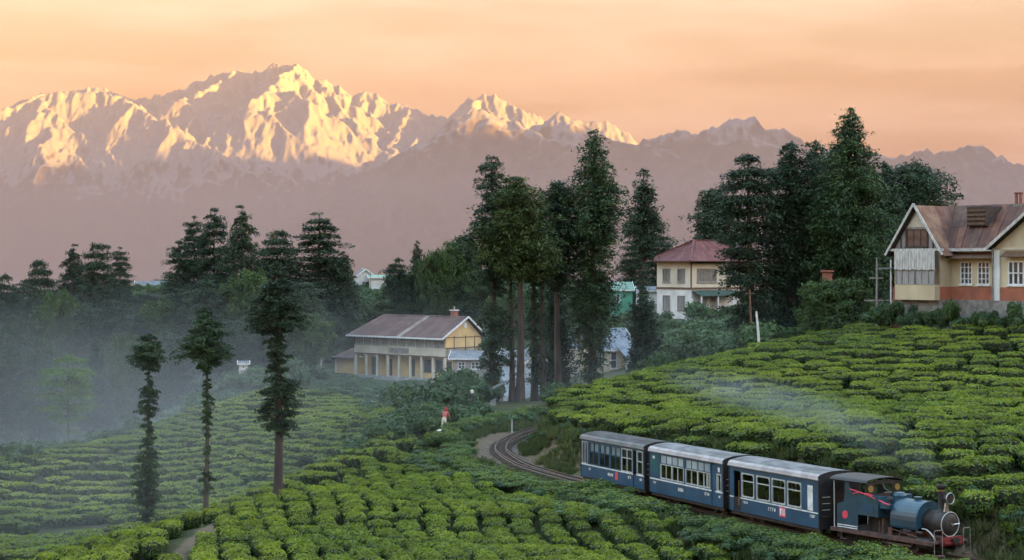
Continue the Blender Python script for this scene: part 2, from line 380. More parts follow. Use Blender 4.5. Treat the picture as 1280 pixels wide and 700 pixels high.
def ground_material():
    m = bpy.data.materials.new('ground'); m.use_nodes = True; nt = m.node_tree; N = nt.nodes; L = nt.links; b = N['Principled BSDF']
    at = N.new('ShaderNodeAttribute'); at.attribute_name = 'soil'; at.attribute_type = 'GEOMETRY'
    ge = N.new('ShaderNodeNewGeometry')
    def nz(s, d=5.0):
        n = N.new('ShaderNodeTexNoise'); n.inputs['Scale'].default_value = s; n.inputs['Detail'].default_value = d; L.new(ge.outputs['Position'], n.inputs[0]); return n
    def ramp(src, cs):
        r = N.new('ShaderNodeValToRGB'); E = r.color_ramp.elements
        E[0].position, E[0].color = cs[0][0], (*cs[0][1], 1); E[1].position, E[1].color = cs[-1][0], (*cs[-1][1], 1)
        for p, c in cs[1:-1]: e = E.new(p); e.color = (*c, 1)
        L.new(src, r.inputs[0]); return r
    g = ramp(nz(0.35).outputs[0], [(0.3, (0.030, 0.036, 0.014)), (0.5, (0.045, 0.050, 0.020)), (0.7, (0.075, 0.062, 0.032))])
    s = ramp(nz(1.3).outputs[0], [(0.3, (0.095, 0.058, 0.036)), (0.5, (0.135, 0.095, 0.064)), (0.68, (0.085, 0.08, 0.04))])
    ed = N.new('ShaderNodeMath'); ed.operation = 'ADD'; n3 = nz(1.1)
    sc = N.new('ShaderNodeMath'); sc.operation = 'MULTIPLY_ADD'; sc.inputs[1].default_value = 0.8; sc.inputs[2].default_value = -0.4
    L.new(n3.outputs[0], sc.inputs[0]); L.new(at.outputs['Fac'], ed.inputs[0]); L.new(sc.outputs[0], ed.inputs[1])
    st = N.new('ShaderNodeMapRange'); st.inputs[1].default_value = 0.38; st.inputs[2].default_value = 0.62; L.new(ed.outputs[0], st.inputs[0])
    mx = N.new('ShaderNodeMix'); mx.data_type = 'RGBA'; L.new(st.outputs[0], mx.inputs[0]); L.new(g.outputs[0], mx.inputs[6]); L.new(s.outputs[0], mx.inputs[7])
    L.new(mx.outputs[2], b.inputs['Base Color']); b.inputs['Roughness'].default_value = 0.95; b.inputs['Specular IOR Level'].default_value = 0.1
    bp = N.new('ShaderNodeBump'); bp.inputs['Strength'].default_value = 0.7; bp.inputs['Distance'].default_value = 0.12
    L.new(nz(5.0).outputs[0], bp.inputs['Height']); L.new(bp.outputs[0], b.inputs['Normal'])
    return m
M_GROUND = ground_material()
me = mesh_np('ground', np.stack([GX, GY, GZ], -1).reshape(-1, 3), grid_faces(len(xs), len(ys)), [M_GROUND], True)
_d, _tz, _sd = track_near(GX, GY)
soil = np.maximum(1 - sstep(1.6, 3.0, _d), np.where(_sd > 0, (1 - sstep(3.0, 4.6, _d)) * (0.36 + 0.30 * sstep(86, 96, GY)), 0))
soil = np.maximum(soil, 0.8 * (1 - sstep(0.3, 1.0, seg_dist(GX, GY, PATHS[0]))))
soil = np.maximum(soil, 0.95 * (1 - sstep(0.6, 1.6, seg_dist(GX, GY, PATHS[1]))))
soil = np.maximum(soil, 1.0 * (1 - sstep(1.6, 2.6, seg_dist(GX, GY, ROADL))))
_wide = (1 - sstep(2.2, 3.2, _d)) * (_sd < 0) * sstep(104, 108, GY)
soil = np.maximum(soil, _wide)
a = me.attributes.new('soil', 'FLOAT', 'POINT'); a.data.foreach_set('value', soil.ravel().astype(np.float32))
tag(link('ground', me), kind='structure')

# ------------------------------------------------------------------ mountains: skeletons of ridges and spurs, weathered with noise
def tents(X, Y, segs):
    H = np.full(X.shape, -1e9)
    dx = X[0, 1] - X[0, 0]; dy = Y[1, 0] - Y[0, 0]; x0 = X[0, 0]; y0 = Y[0, 0]
    for a, b, k in segs:
        zmax = max(a[2], b[2]) + 450; rad = min(zmax / k, 3200)
        i0 = max(int((min(a[0], b[0]) - rad - x0) / dx), 0); i1 = min(int((max(a[0], b[0]) + rad - x0) / dx) + 2, X.shape[1])
        j0 = max(int((min(a[1], b[1]) - rad - y0) / dy), 0); j1 = min(int((max(a[1], b[1]) + rad - y0) / dy) + 2, X.shape[0])
        if i1 <= i0 or j1 <= j0: continue
        x = X[j0:j1, i0:i1]; y = Y[j0:j1, i0:i1]
        ux, uy = b[0] - a[0], b[1] - a[1]; l2 = ux * ux + uy * uy + 1e-6
        t = np.clip(((x - a[0]) * ux + (y - a[1]) * uy) / l2, 0, 1)
        d = np.hypot(x - a[0] - t * ux, y - a[1] - t * uy)
        z = a[2] + (b[2] - a[2]) * t - k * d + 0.00009 * d * d
        H[j0:j1, i0:i1] = np.maximum(H[j0:j1, i0:i1], z)
    return H
def make_range(name, crests, y0, y1, dx, dy, seed, k, spur_step, wob, xlim=6800, floor=-350):
    rg = np.random.default_rng(seed); segs = []
    for D, line, spur in crests:
        pts = np.array([P(px, py, D + (extra[0] if extra else 0)) for px, py, *extra in line])
        xx = np.arange(pts[0, 0], pts[-1, 0], 90.0)
        zz = np.interp(xx, pts[:, 0], pts[:, 2]); yy = np.interp(xx, pts[:, 0], pts[:, 1])
        yy = yy + wob * fbm(xx / 1400, xx * 0 + seed, 3, seed); zz = zz + 16 * noise2(xx / 150, xx * 0, seed) + 9 * noise2(xx / 70, xx * 0, seed + 4)
        c = np.stack([xx, yy, zz], 1)
        for i in range(len(c) - 1): segs.append((c[i], c[i + 1], k))
        if not spur: continue
        x = xx[0]
        while x < xx[-1]:
            i = int(np.argmin(np.abs(xx - x))); p = c[i].copy(); ang = rg.normal(0.15, 0.38)
            stp = spur_step * rg.uniform(0.6, 1.4); x += stp
            drop = rg.uniform(0.42, 0.62) * k
            for s in range(int(rg.integers(4, 8))):
                L_ = rg.uniform(220, 420); ang += rg.normal(0, 0.22)
                q = p + np.array([math.sin(ang) * L_, -math.cos(ang) * L_, -drop * L_ * rg.uniform(0.5, 1.4)])
                segs.append((p, q, k * rg.uniform(0.9, 1.15)))
                for sgn in (-1, 1):
                    if rg.random() < 0.75:
                        b = ang + sgn * rg.uniform(0.6, 1.2); l2 = rg.uniform(160, 420)
                        e_ = q + np.array([math.sin(b) * l2, -math.cos(b) * l2, -0.62 * k * l2])
                        segs.append((q, e_, k * 1.1))
                        b2 = b + rg.normal(0, 0.5); e2 = e_ + np.array([math.sin(b2) * l2 * .7, -math.cos(b2) * l2 * .7, -0.6 * k * l2 * .7]); segs.append((e_, e2, k * 1.1))
                p = q; drop *= 0.93
    X, Y = np.meshgrid(np.arange(-xlim, xlim, dx), np.arange(y0, y1, dy))
    wx = X + 55 * fbm(X / 420, Y / 420, 4, seed + 7); wy = Y + 55 * fbm(X / 420, Y / 420, 4, seed + 9)
    # tents() needs a regular grid, so warp by sampling: heights on the grid, then shifted
    H = tents(X, Y, segs)
    ii = np.clip(((wx - X[0, 0]) / dx).round().astype(int), 0, X.shape[1] - 1); jj = np.clip(((wy - Y[0, 0]) / dy).round().astype(int), 0, X.shape[0] - 1)
    H = 0.6 * H + 0.4 * H[jj, ii]
    H = np.maximum(H, floor)
    edge = sstep(y0, y0 + 1500, Y); H = floor + (H - floor) * edge
    rel = sstep(-300, 300, H)
    H = H + rel * (34 * (ridged(X / 200, Y / 380, 5, seed + 13, 0.55) - 0.8) + 4 * fbm(X / 60, Y / 60, 3, seed + 17))
    return X, Y, H
def mountain_material(name, snow0, snow1, rockc, rockc2, low):
    m = bpy.data.materials.new(name); m.use_nodes = True; nt = m.node_tree; N = nt.nodes; L = nt.links; b = N['Principled BSDF']
    ge = N.new('ShaderNodeNewGeometry'); sp = N.new('ShaderNodeSeparateXYZ'); L.new(ge.outputs['Position'], sp.inputs[0])
    sn = N.new('ShaderNodeSeparateXYZ'); L.new(ge.outputs['Normal'], sn.inputs[0])
    def nz(s, d=6.0, st=(1, 1, 1)):
        mp = N.new('ShaderNodeMapping'); mp.inputs['Scale'].default_value = st; L.new(ge.outputs['Position'], mp.inputs[0])
        n = N.new('ShaderNodeTexNoise'); n.inputs['Scale'].default_value = s; n.inputs['Detail'].default_value = d; n.inputs['Roughness'].default_value = 0.6; L.new(mp.outputs[0], n.inputs[0]); return n.outputs[0]
    def mth(op, a, b_=None, c=None):
        n = N.new('ShaderNodeMath'); n.operation = op
        for i, v in enumerate((a, b_, c)):
            if v is None: continue
            if isinstance(v, (int, float)): n.inputs[i].default_value = v
            else: L.new(v, n.inputs[i])
        return n.outputs[0]
    n1 = nz(0.0022); n2 = nz(0.009, 6.0, (1, 0.6, 0.25))
    h = mth('ADD', sp.outputs['Z'], mth('MULTIPLY_ADD', n1, 900.0, -450.0))
    h = mth('ADD', h, mth('MULTIPLY_ADD', n2, 700.0, -350.0))
    h = mth('ADD', h, mth('MULTIPLY_ADD', sn.outputs['Z'], 950.0, -620.0))
    mr = N.new('ShaderNodeMapRange'); mr.inputs[1].default_value = snow0; mr.inputs[2].default_value = snow1; L.new(h, mr.inputs[0])
    rr = N.new('ShaderNodeValToRGB'); rr.color_ramp.elements[0].color = (*rockc, 1); rr.color_ramp.elements[1].color = (*rockc2, 1); rr.color_ramp.elements[0].position = .35; rr.color_ramp.elements[1].position = .65
    L.new(n2, rr.inputs[0])
    ml = N.new('ShaderNodeMapRange'); ml.inputs[1].default_value = 100; ml.inputs[2].default_value = 700; L.new(h, ml.inputs[0])
    m0 = N.new('ShaderNodeMix'); m0.data_type = 'RGBA'; L.new(ml.outputs[0], m0.inputs[0]); m0.inputs[6].default_value = (*low, 1); L.new(rr.outputs[0], m0.inputs[7])
    m1 = N.new('ShaderNodeMix'); m1.data_type = 'RGBA'; L.new(mr.outputs[0], m1.inputs[0]); L.new(m0.outputs[2], m1.inputs[6]); m1.inputs[7].default_value = (0.125, 0.12, 0.13, 1)
    vo = N.new('ShaderNodeTexNoise'); vo.noise_type = 'RIDGED_MULTIFRACTAL'; vo.inputs['Scale'].default_value = 0.0075; vo.inputs['Detail'].default_value = 7.0; vo.inputs['Roughness'].default_value = 0.62
    mpb = N.new('ShaderNodeMapping'); mpb.inputs['Scale'].default_value = (1, 0.7, 0.5); L.new(ge.outputs['Position'], mpb.inputs[0]); L.new(mpb.outputs[0], vo.inputs[0])
    bp = N.new('ShaderNodeBump'); bp.inputs['Strength'].default_value = 0.7; bp.inputs['Distance'].default_value = 40.0; L.new(vo.outputs[0], bp.inputs['Height']); L.new(bp.outputs[0], b.inputs['Normal'])
    L.new(m1.outputs[2], b.inputs['Base Color']); b.inputs['Roughness'].default_value = 0.9; b.inputs['Specular IOR Level'].default_value = 0.1
    return m
DA = 20000.0
mainA = [(-60, 160), (0, 146), (20, 128), (50, 117), (90, 112), (120, 108), (150, 118), (168, 124), (200, 122), (230, 108), (260, 98), (290, 88), (312, 90), (332, 86), (345, 81), (360, 84), (372, 81), (390, 96), (420, 105), (438, 116), (465, 114), (478, 124), (492, 129), (520, 138),
         (545, 144), (566, 150), (580, 128), (600, 119), (615, 117), (632, 126), (650, 137), (680, 151), (700, 156), (735, 156), (755, 151), (775, 160), (800, 180), (840, 190), (930, 150), (1000, 185), (1340, 215)]
frontA = [(-60, 175, -1500), (0, 150, -1500), (30, 128, -1500), (60, 116, -1450), (90, 116, -1400), (140, 114, -1350), (160, 127, -1300), (185, 136, -1250), (205, 128, -1250), (222, 123, -1250), (240, 132, -1300), (260, 141, -1350), (300, 155, -1500), (340, 176, -1700), (380, 196, -1900), (440, 213, -2100), (480, 228, -2200)]
subA = [(300, 158, -1050), (318, 148, -700), (340, 118, -350), (372, 81, 0)]
subA2 = [(372, 81, 0), (420, 140, -500), (450, 180, -1000), (470, 200, -1400)]
crA = [(DA, mainA, True), (DA, frontA, True), (DA, subA, False), (DA, subA2, True)]
X, Y, H = make_range('snow', crA, 15600, 21300, 14, 20, 11, 1.05, 430, 160)
M_SNOW = mountain_material('snow_mountain', 800, 940, (0.022, 0.018, 0.019), (0.045, 0.034, 0.033), (0.022, 0.022, 0.022))
tag(link('snow_mountains', mesh_np('snow_mountains', np.stack([X, Y, H], -1).reshape(-1, 3), grid_faces(X.shape[1], X.shape[0]), [M_SNOW], True)), kind='structure')
DB = 14500.0
mainB = [(330, 300), (400, 250), (430, 224), (470, 209), (520, 184), (545, 172), (560, 158), (575, 142), (590, 141), (612, 139), (640, 152), (660, 160), (680, 154), (692, 146), (705, 139), (718, 147), (735, 163), (765, 176), (790, 181), (810, 175), (822, 174), (835, 166), (848, 168),
         (860, 161), (880, 165), (905, 155), (918, 149), (930, 144), (945, 150), (960, 156), (990, 168), (1010, 186), (1060, 199), (1100, 201), (1130, 194), (1145, 188), (1160, 190), (1190, 190), (1205, 183), (1218, 179), (1240, 191), (1280, 206), (1400, 215)]
X, Y, H = make_range('rock', [(DB, mainB, True)], 11400, 15700, 17, 24, 23, 0.85, 420, 120, xlim=4700)
M_ROCK = mountain_material('rock_mountain', 1080, 1300, (0.03, 0.025, 0.027), (0.055, 0.042, 0.04), (0.02, 0.02, 0.02))
_keep = X[0] > -2300
X, Y, H = X[:, _keep], Y[:, _keep], H[:, _keep]
tag(link('rock_mountains', mesh_np('rock_mountains', np.stack([X, Y, H], -1).reshape(-1, 3), grid_faces(X.shape[1], X.shape[0]), [M_ROCK], True)), kind='structure')
# range added out of view in the east to shade the lower slopes
X, Y = np.meshgrid(np.arange(6000, 12500, 110.0), np.arange(-1200, 19500, 110.0))
H = -400 + (2130 + 120 * fbm(X * 0 + .5, Y / 1500, 3, 77)) * np.exp(-np.abs((X - 8900 - 250 * fbm(Y / 2500, Y * 0, 2, 71)) / 1700) ** 1.5) * sstep(-1000, 1200, Y) * (1 - sstep(18300, 19500, Y)) + 130 * (ridged(X / 900, Y / 900, 4, 73) - .8)
tag(link('added_shade_range', mesh_np('added_shade_range', np.stack([X, Y, H], -1).reshape(-1, 3), grid_faces(X.shape[1], X.shape[0]), [M_ROCK], True)), kind='structure')
# ------------------------------------------------------------------ haze
vol_box('haze', -10500, 10500, -2600, 21600, -700, 2460, 1.2e-5, (0.24, 0.22, 0.28), 0.0)
vol_box('valley_haze', -10400, 10400, 900, 16000, -690, 620, 8.0e-5, (0.30, 0.295, 0.365), 0.0)
# ------------------------------------------------------------------ plants
M_BARK = mat('bark', (0.11, 0.085, 0.065), 0.95, (0.055, 0.042, 0.035), 2.0, 0.6, 6.0, stretch=(1, 1, 0.25))
M_BARK_RED = mat('red_bark', (0.075, 0.052, 0.042), 0.95, (0.04, 0.03, 0.026), 2.0, 0.6, 6.0, stretch=(1, 1, 0.25))
M_CEDAR = leaf_mat('cedar_leaf', (0.026, 0.049, 0.023), (0.043, 0.078, 0.030), (0.072, 0.119, 0.038), 0.45, 0.2)
M_CEDAR_DARK = leaf_mat('dark_cedar_leaf', (0.022, 0.041, 0.025), (0.036, 0.062, 0.032), (0.058, 0.093, 0.039), 0.45, 0.2)
M_CEDAR_WARM = leaf_mat('warm_cedar_leaf', (0.038, 0.058, 0.020), (0.064, 0.096, 0.026), (0.109, 0.142, 0.035), 0.5, 0.25)
M_BROAD = leaf_mat('broad_leaf', (0.028, 0.055, 0.016), (0.05, 0.09, 0.022), (0.09, 0.14, 0.034), 0.7, 0.3)
M_LIGHT = leaf_mat('light_leaf', (0.07, 0.12, 0.03), (0.10, 0.17, 0.04), (0.14, 0.22, 0.05), 0.6, 0.35)
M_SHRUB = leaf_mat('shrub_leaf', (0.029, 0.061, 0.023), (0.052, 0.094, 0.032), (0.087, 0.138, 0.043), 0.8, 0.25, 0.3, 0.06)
M_TEA = leaf_mat('tea_leaf', (0.024, 0.052, 0.010), (0.040, 0.080, 0.013), (0.065, 0.115, 0.017), 1.6, 0.3, 0.2, 0.08)
M_FLUSH = leaf_mat('tea_flush_leaf', (0.090, 0.140, 0.012), (0.160, 0.210, 0.016), (0.245, 0.275, 0.022), 0.8, 0.4, 0.25, 0.10)
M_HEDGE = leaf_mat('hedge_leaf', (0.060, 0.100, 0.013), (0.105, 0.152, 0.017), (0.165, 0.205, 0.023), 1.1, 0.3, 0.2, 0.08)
M_TWIG = mat('twig', (0.030, 0.034, 0.016), 0.95, (0.018, 0.022, 0.011), 4.0)

def leaf_quads(c, n_per, rad, size, rg, flat=0.7, up=0.5, aspect=0.5, dirs=None):
    """diamond leaves scattered in puffs: c (k,3) centres, rad (k,) radii; with dirs they form flat drooping sprays along each bough"""
    k = len(c); n = n_per * k
    cc = np.repeat(c, n_per, 0); rr = np.repeat(rad, n_per)
    if dirs is None:
        d = rg.normal(size=(n, 3)); d /= np.linalg.norm(d, axis=1)[:, None] + 1e-9
        q = rr * rg.uniform(0.25, 1.0, n) ** 0.5
        off = d * q[:, None]; off[:, 2] *= flat
        p = cc + off
        nr = d * 0.6 + rg.normal(size=(n, 3)) * 0.45; nr[:, 2] += up; nr /= np.linalg.norm(nr, axis=1)[:, None] + 1e-9
        t = rg.normal(size=(n, 3))
    else:
        dd = np.repeat(dirs, n_per, 0); s_ = rg.uniform(-1.25, 1.25, n); lat = np.stack([-dd[:, 1], dd[:, 0], np.zeros(n)], 1); lat /= np.linalg.norm(lat, axis=1)[:, None] + 1e-6
        wd = (1.15 - 0.6 * s_) * 0.42
        l_ = rg.normal(0, 1, n) * wd; v_ = rg.normal(0, .20, n) - 0.10 * np.abs(l_) - 0.05 * (s_ + .5) ** 2 - (rg.random(n) < .25) * rg.uniform(0, .5, n)
        p = cc + dd * (s_ * rr)[:, None] + lat * (l_ * rr)[:, None]; p[:, 2] += v_ * rr
        nr = rg.normal(size=(n, 3)) * 0.5; nr[:, 2] += 0.7; nr /= np.linalg.norm(nr, axis=1)[:, None]
        t = dd * 0.8 + lat * (l_ * 0.9)[:, None] + rg.normal(size=(n, 3)) * 0.45; t[:, 2] -= 0.25
    t -= (t * nr).sum(1)[:, None] * nr; t /= np.linalg.norm(t, axis=1)[:, None] + 1e-9
    b = np.cross(nr, t)
    L_ = size * rg.uniform(0.6, 1.4, n)[:, None]; W_ = L_ * aspect
    v = np.stack([p - t * L_, p + b * W_ - t * L_ * 0.1, p + t * L_, p - b * W_ - t * L_ * 0.1], 1).reshape(-1, 3)
    return v
def quads_faces(v): return np.arange(len(v)).reshape(-1, 4)
def crown_mesh(name, prof, nb, clumps, leaves, clump_r, size, m, seed, droop=0.12, gap=0.0, lean=(0, 0), h=1.0, trunk_r=0.3, bark=None, limbs=True, flat=0.6, lvl=None, conifer=True, lj=0.13):
    """prof: list of (height, radius) in metres from the crown's base to its tip. Returns crown mesh and trunk mesh."""
    rg = np.random.default_rng(seed)
    pz = np.array([p[0] for p in prof]); pr = np.array([p[1] for p in prof])
    zz = np.linspace(pz[0], pz[-1], 400); rad = np.interp(zz, pz, pr); wgt = rad + 0.08 * rad.max() * (rad > 0.01)
    cdf = np.cumsum(wgt); cdf /= cdf[-1]
    bz = np.interp((np.arange(nb) + rg.random(nb)) / nb, cdf, zz)
    if lvl: bz = np.round(bz / lvl) * lvl + rg.normal(0, lvl * lj, nb)
    ba = np.arange(nb) * 2.39996 + rg.normal(0, 0.5, nb)
    sect = 1 + 0.22 * np.sin(ba * 2 + seed) + 0.16 * np.sin(ba * 3 + bz * 0.9)
    br = np.interp(bz, pz, pr) * rg.uniform(0.62, 1.18, nb) * sect
    if gap > 0:
        keep = noise2(bz * 0.35 + seed, ba * 0.6, seed) > (gap - 0.7); bz, ba, br = bz[keep], ba[keep], br[keep]
    C = []; RR = []; DD = []
    tb = MB()
    nseg = 9
    hh = pz[-1]
    tp = []
    for i in range(nseg + 1):
        t = i / nseg
        tp.append(Vector((lean[0] * t * t + 0.12 * math.sin(3 * t + seed) * min(1, t * 3), lean[1] * t * t + 0.12 * math.cos(4 * t + seed) * min(1, t * 3), hh * 0.985 * t)))
    def axis_at(z):
        t = min(max(z / (hh * 0.985), 0), 1) * nseg; i = min(int(t), nseg - 1); return tp[i].lerp(tp[i + 1], t - i)
    tb.tube([tp[0] - Vector((0, 0, 0.6))] + tp, [trunk_r * 1.5] + [trunk_r * (1.25 if i == 0 else 1) * (1 - 0.93 * (i / nseg)) + 0.015 for i in range(nseg + 1)], 8)
    for z, a, r in zip(bz, ba, br):
        o = axis_at(z); dirv = Vector((math.cos(a), math.sin(a), 0))
        tipz = -droop * r * rg.uniform(0.2, 1.6) + 0.1 * r
        nn = max(1, int(round(clumps * min(1.0, 0.35 + r / max(pr.max(), 0.1)))))
        for j in range(nn):
            f = 1.0 - 0.72 * (j / max(nn, 1)) - rg.uniform(0, 0.12)
            p = o + dirv * (r * f) + Vector((0, 0, tipz * f + rg.normal(0, 0.12) * clump_r))
            side = Vector((-math.sin(a), math.cos(a), 0)) * rg.normal(0, 0.22) * r * f
            C.append(tuple(p + side)); dv = dirv + Vector((rg.normal(0, .35), rg.normal(0, .35), (-droop * 1.6 + rg.normal(0, .12)) if limbs else 0.9)); dv.normalize(); DD.append(tuple(dv)); RR.append(clump_r * rg.uniform(0.65, 1.25) * (0.55 + 0.45 * min(1, r / (pr.max() + 1e-6) * 1.4)))
        if limbs and r > 0.5:
            tb.tube([o, o + dirv * r * 0.5 + Vector((0, 0, tipz * 0.3 + 0.06 * r)), o + dirv * r * 0.92 + Vector((0, 0, tipz * 0.9))], [0.02 + 0.022 * r, 0.015 + 0.012 * r, 0.012], 4, False)
    v = leaf_quads(np.array(C), int(leaves * 1.7), np.array(RR), size * 0.72, rg, flat, 0.45, 0.36 if conifer else 0.5, np.array(DD) if conifer else None)
    cm = mesh_np(name + '_crown', v, quads_faces(v), [m])
    return cm, tb.mesh(name + '_trunk', bark or M_BARK, True)
def place_tree(name, label, cm, tm, loc, rz=0.0, scale=None, group=None, cat='tree'):
    t = thing(name, label, cat, loc, rz, group)
    if scale is not None: t.scale = scale
    link('trunk', tm, t); link('crown', cm, t)
    return t
def grd(px, D): x = (px - 640) / F * D; return (x, D, gz(x, D))
def tree_px(name, label, px, top, D, prof_px, seed, m, nb=95, clumps=3, leaves=42, clump_r=0.75, size=0.24, group=None, base_px=None, bpx=None, **kw):
    """prof_px: (picture row, half width in pixels); tree stands on the ground at px, D"""
    x, y, z = grd(px, D); s = D / F
    zt = lambda py: -(py - HZ) * s - z
    prof = sorted([(zt(py), hw * s) for py, hw in prof_px])
    if bpx is not None: prof = sorted(prof)
    cm, tm = crown_mesh(name, prof, nb, clumps, leaves, clump_r, size, m, seed, **kw)
    return place_tree(name, label, cm, tm, (x, y, z), 0, None, group)

# --- the tall cedars above the railway bend
G1 = 'tall cedars in the grove beside the railway bend'
tree_px('cedar_tree', 'tall dark cedar with bare trunk and spire top, leftmost of the grove at the bend', 615, 193, 152, [(193, 1), (215, 12), (240, 16), (262, 18), (285, 27), (310, 34), (335, 26), (350, 9), (380, 9), (400, 16), (440, 15), (470, 10), (480, 4)], 101, M_CEDAR_DARK, 150, 3, 40, 0.8, 0.2, G1, gap=0.32, trunk_r=0.32, bark=M_BARK_RED)
tree_px('cedar_tree', 'broad round-topped warm green cedar on a thick bare reddish trunk in the grove', 650, 220, 150, [(219, 3), (235, 18), (258, 30), (285, 38), (310, 43), (332, 38), (346, 18)], 102, M_CEDAR_WARM, 150, 3, 46, 0.85, 0.2, G1, gap=0.25, trunk_r=0.36, bark=M_BARK_RED)
tree_px('cedar_tree', 'slim cedar with thin ivy-clad stem behind the thick bare trunk of the grove', 668, 250, 154, [(248, 2), (270, 12), (300, 22), (335, 20), (350, 6), (420, 5), (470, 6), (480, 2)], 103, M_CEDAR, 80, 3, 40, 0.75, 0.2, G1, gap=0.2, trunk_r=0.3, bark=M_BARK_RED)
tree_px('cedar_tree', 'dark cedar with rounded shoulder crown between the broad one and the tallest', 698, 226, 156, [(225, 4), (240, 18), (262, 24), (290, 26), (325, 24), (350, 12), (366, 5)], 104, M_CEDAR_DARK, 110, 3, 42, 0.85, 0.2, G1, gap=0.25, trunk_r=0.34)
tree_px('cedar_tree', 'tallest pointed cedar of the grove, foliage reaching low in a swollen skirt', 741, 164, 155, [(163, 1), (185, 13), (205, 20), (222, 23), (245, 33), (268, 38), (292, 38), (312, 24), (330, 25), (360, 31), (395, 31), (420, 24), (440, 13), (475, 9)], 105, M_CEDAR, 230, 3, 46, 0.85, 0.2, G1, gap=0.3, trunk_r=0.42)
tree_px('cedar_tree', 'narrow ragged cedar standing apart, right of the tallest cedar', 803, 208, 182, [(208, 1), (230, 9), (250, 14), (270, 19), (295, 24), (308, 12), (330, 5), (372, 4)], 106, M_CEDAR_DARK, 105, 3, 36, 0.85, 0.22, G1, gap=0.32, trunk_r=0.32)
tree_px('cypress_tree', 'dark columnar cypress beneath the narrow ragged cedar, at the tea slope', 803, 368, 158, [(368, 3), (385, 11), (405, 15), (440, 17), (468, 15), (482, 12)], 107, M_CEDAR_DARK, 90, 3, 46, 0.62, 0.2, None, limbs=False, trunk_r=0.2)
tree_px('cypress_tree', 'slender dark columnar cypress between the grove trunks and the grey-roofed cottage', 694, 350, 160, [(350, 3), (375, 9), (400, 14), (430, 17), (460, 19), (482, 17)], 108, M_CEDAR_DARK, 90, 3, 44, 0.65, 0.2, None, limbs=False, trunk_r=0.2, gap=0.15)
for px, D, lab in ((640, 152, 'thin bare cedar trunk close left of the thick bare trunk in the grove'), (679, 153, 'slim straight bare trunk at the right edge of the grove trunks')):
    tree_px('cedar_tree', lab, px, 300, D, [(280, 3), (300, 14), (335, 17), (350, 4), (440, 4), (490, 2)], 110 + int(px), M_CEDAR, 45, 2, 40, 0.75, 0.2, G1, trunk_r=0.26, bark=M_BARK_RED)
# --- the grove beside the big house
G2 = 'cedars between the two hill houses'
tree_px('cedar_tree', 'ragged cedar with open layered branches, leftmost of the clump by the timbered house', 937, 193, 146, [(193, 4), (205, 20), (222, 30), (245, 36), (275, 34), (305, 30), (340, 34), (370, 26), (400, 24), (428, 18)], 121, M_CEDAR_DARK, 190, 3, 44, 0.8, 0.2, G2, gap=0.42, lvl=1.1, trunk_r=0.42)
tree_px('cedar_tree', 'dark cedar with uneven top in the middle of the clump by the timbered house', 990, 176, 148, [(174, 2), (190, 12), (215, 26), (245, 30), (285, 32), (330, 34), (370, 34), (405, 28), (428, 20)], 122, M_CEDAR_DARK, 230, 3, 46, 0.8, 0.2, G2, gap=0.33, trunk_r=0.45)
tree_px('cedar_tree', 'tallest conical cedar of the clump beside the timbered house, dense to the ground', 1062, 134, 145, [(133, 1), (150, 13), (168, 19), (185, 25), (205, 30), (225, 40), (255, 47), (290, 52), (325, 52), (355, 44), (385, 34)], 123, M_CEDAR, 300, 3, 48, 0.85, 0.2, G2, gap=0.22, trunk_r=0.55)
tree_px('cedar_tree', 'shorter dark cedar filling the gap left of the tallest conical cedar', 1018, 172, 150, [(170, 2), (190, 12), (220, 20), (260, 26), (310, 30), (350, 28), (400, 26), (425, 18)], 124, M_CEDAR_DARK, 190, 3, 44, 0.8, 0.2, G2, gap=0.3, trunk_r=0.4)
tree_px('cedar_tree', 'broad domed cedar behind the maroon-roofed house', 892, 236, 232, [(236, 8), (250, 20), (270, 28), (300, 34), (340, 36), (380, 30)], 125, M_CEDAR_DARK, 170, 3, 40, 1.1, 0.3, G2, trunk_r=0.4)
tree_px('cedar_tree', 'wide flat-topped cedar behind the gable of the timbered house', 1143, 204, 176, [(203, 8), (212, 28), (228, 40), (250, 44), (280, 42), (330, 38), (360, 30)], 126, M_CEDAR_DARK, 200, 3, 44, 0.95, 0.24, G2, gap=0.2, trunk_r=0.45)
tree_px('cedar_tree', 'small spire-topped cedar between the conical cedar and the wide one', 1106, 203, 168, [(202, 1), (215, 7), (235, 12), (280, 20), (330, 22), (370, 20)], 127, M_CEDAR_DARK, 110, 3, 40, 0.8, 0.24, G2, trunk_r=0.3)
tree_px('broadleaf_tree', 'small bright green rounded tree in front of the clump, on the tea crest', 1045, 354, 133, [(353, 6), (362, 22), (378, 34), (395, 38), (410, 36), (420, 30)], 128, M_BROAD, 130, 3, 60, 0.55, 0.14, None, trunk_r=0.15, flat=0.8, droop=-0.2, conifer=False)
# --- thin trees at the foot of the knoll
G3 = 'thin lopped trees standing in the tea valley'
tree_px('lopped_tree', 'lopped tree with round top and ivy-swollen lower trunk, left of three in the valley', 184, 415, 125, [(414, 2), (422, 11), (434, 20), (448, 25), (458, 20), (463, 5), (468, 1), (480, 8), (488, 12), (500, 10), (512, 12), (520, 7), (545, 7), (555, 9), (570, 13), (590, 15), (610, 16), (630, 14), (648, 9), (656, 4)], 131, M_CEDAR, 260, 3, 34, 0.27, 0.12, G3, trunk_r=0.17, gap=0.3, lvl=0.42, lj=0.6)
tree_px('lopped_tree', 'lopped tree with mushroom-like crown on a long bare stem, middle of three in the valley', 257, 383, 118, [(381, 1), (392, 8), (410, 17), (428, 26), (443, 31), (452, 24), (458, 4), (480, 2), (500, 6), (515, 5), (540, 2), (590, 2), (600, 8), (608, 5)], 132, M_CEDAR, 210, 3, 36, 0.30, 0.12, G3, trunk_r=0.18, gap=0.3, lvl=0.5, lj=0.6)
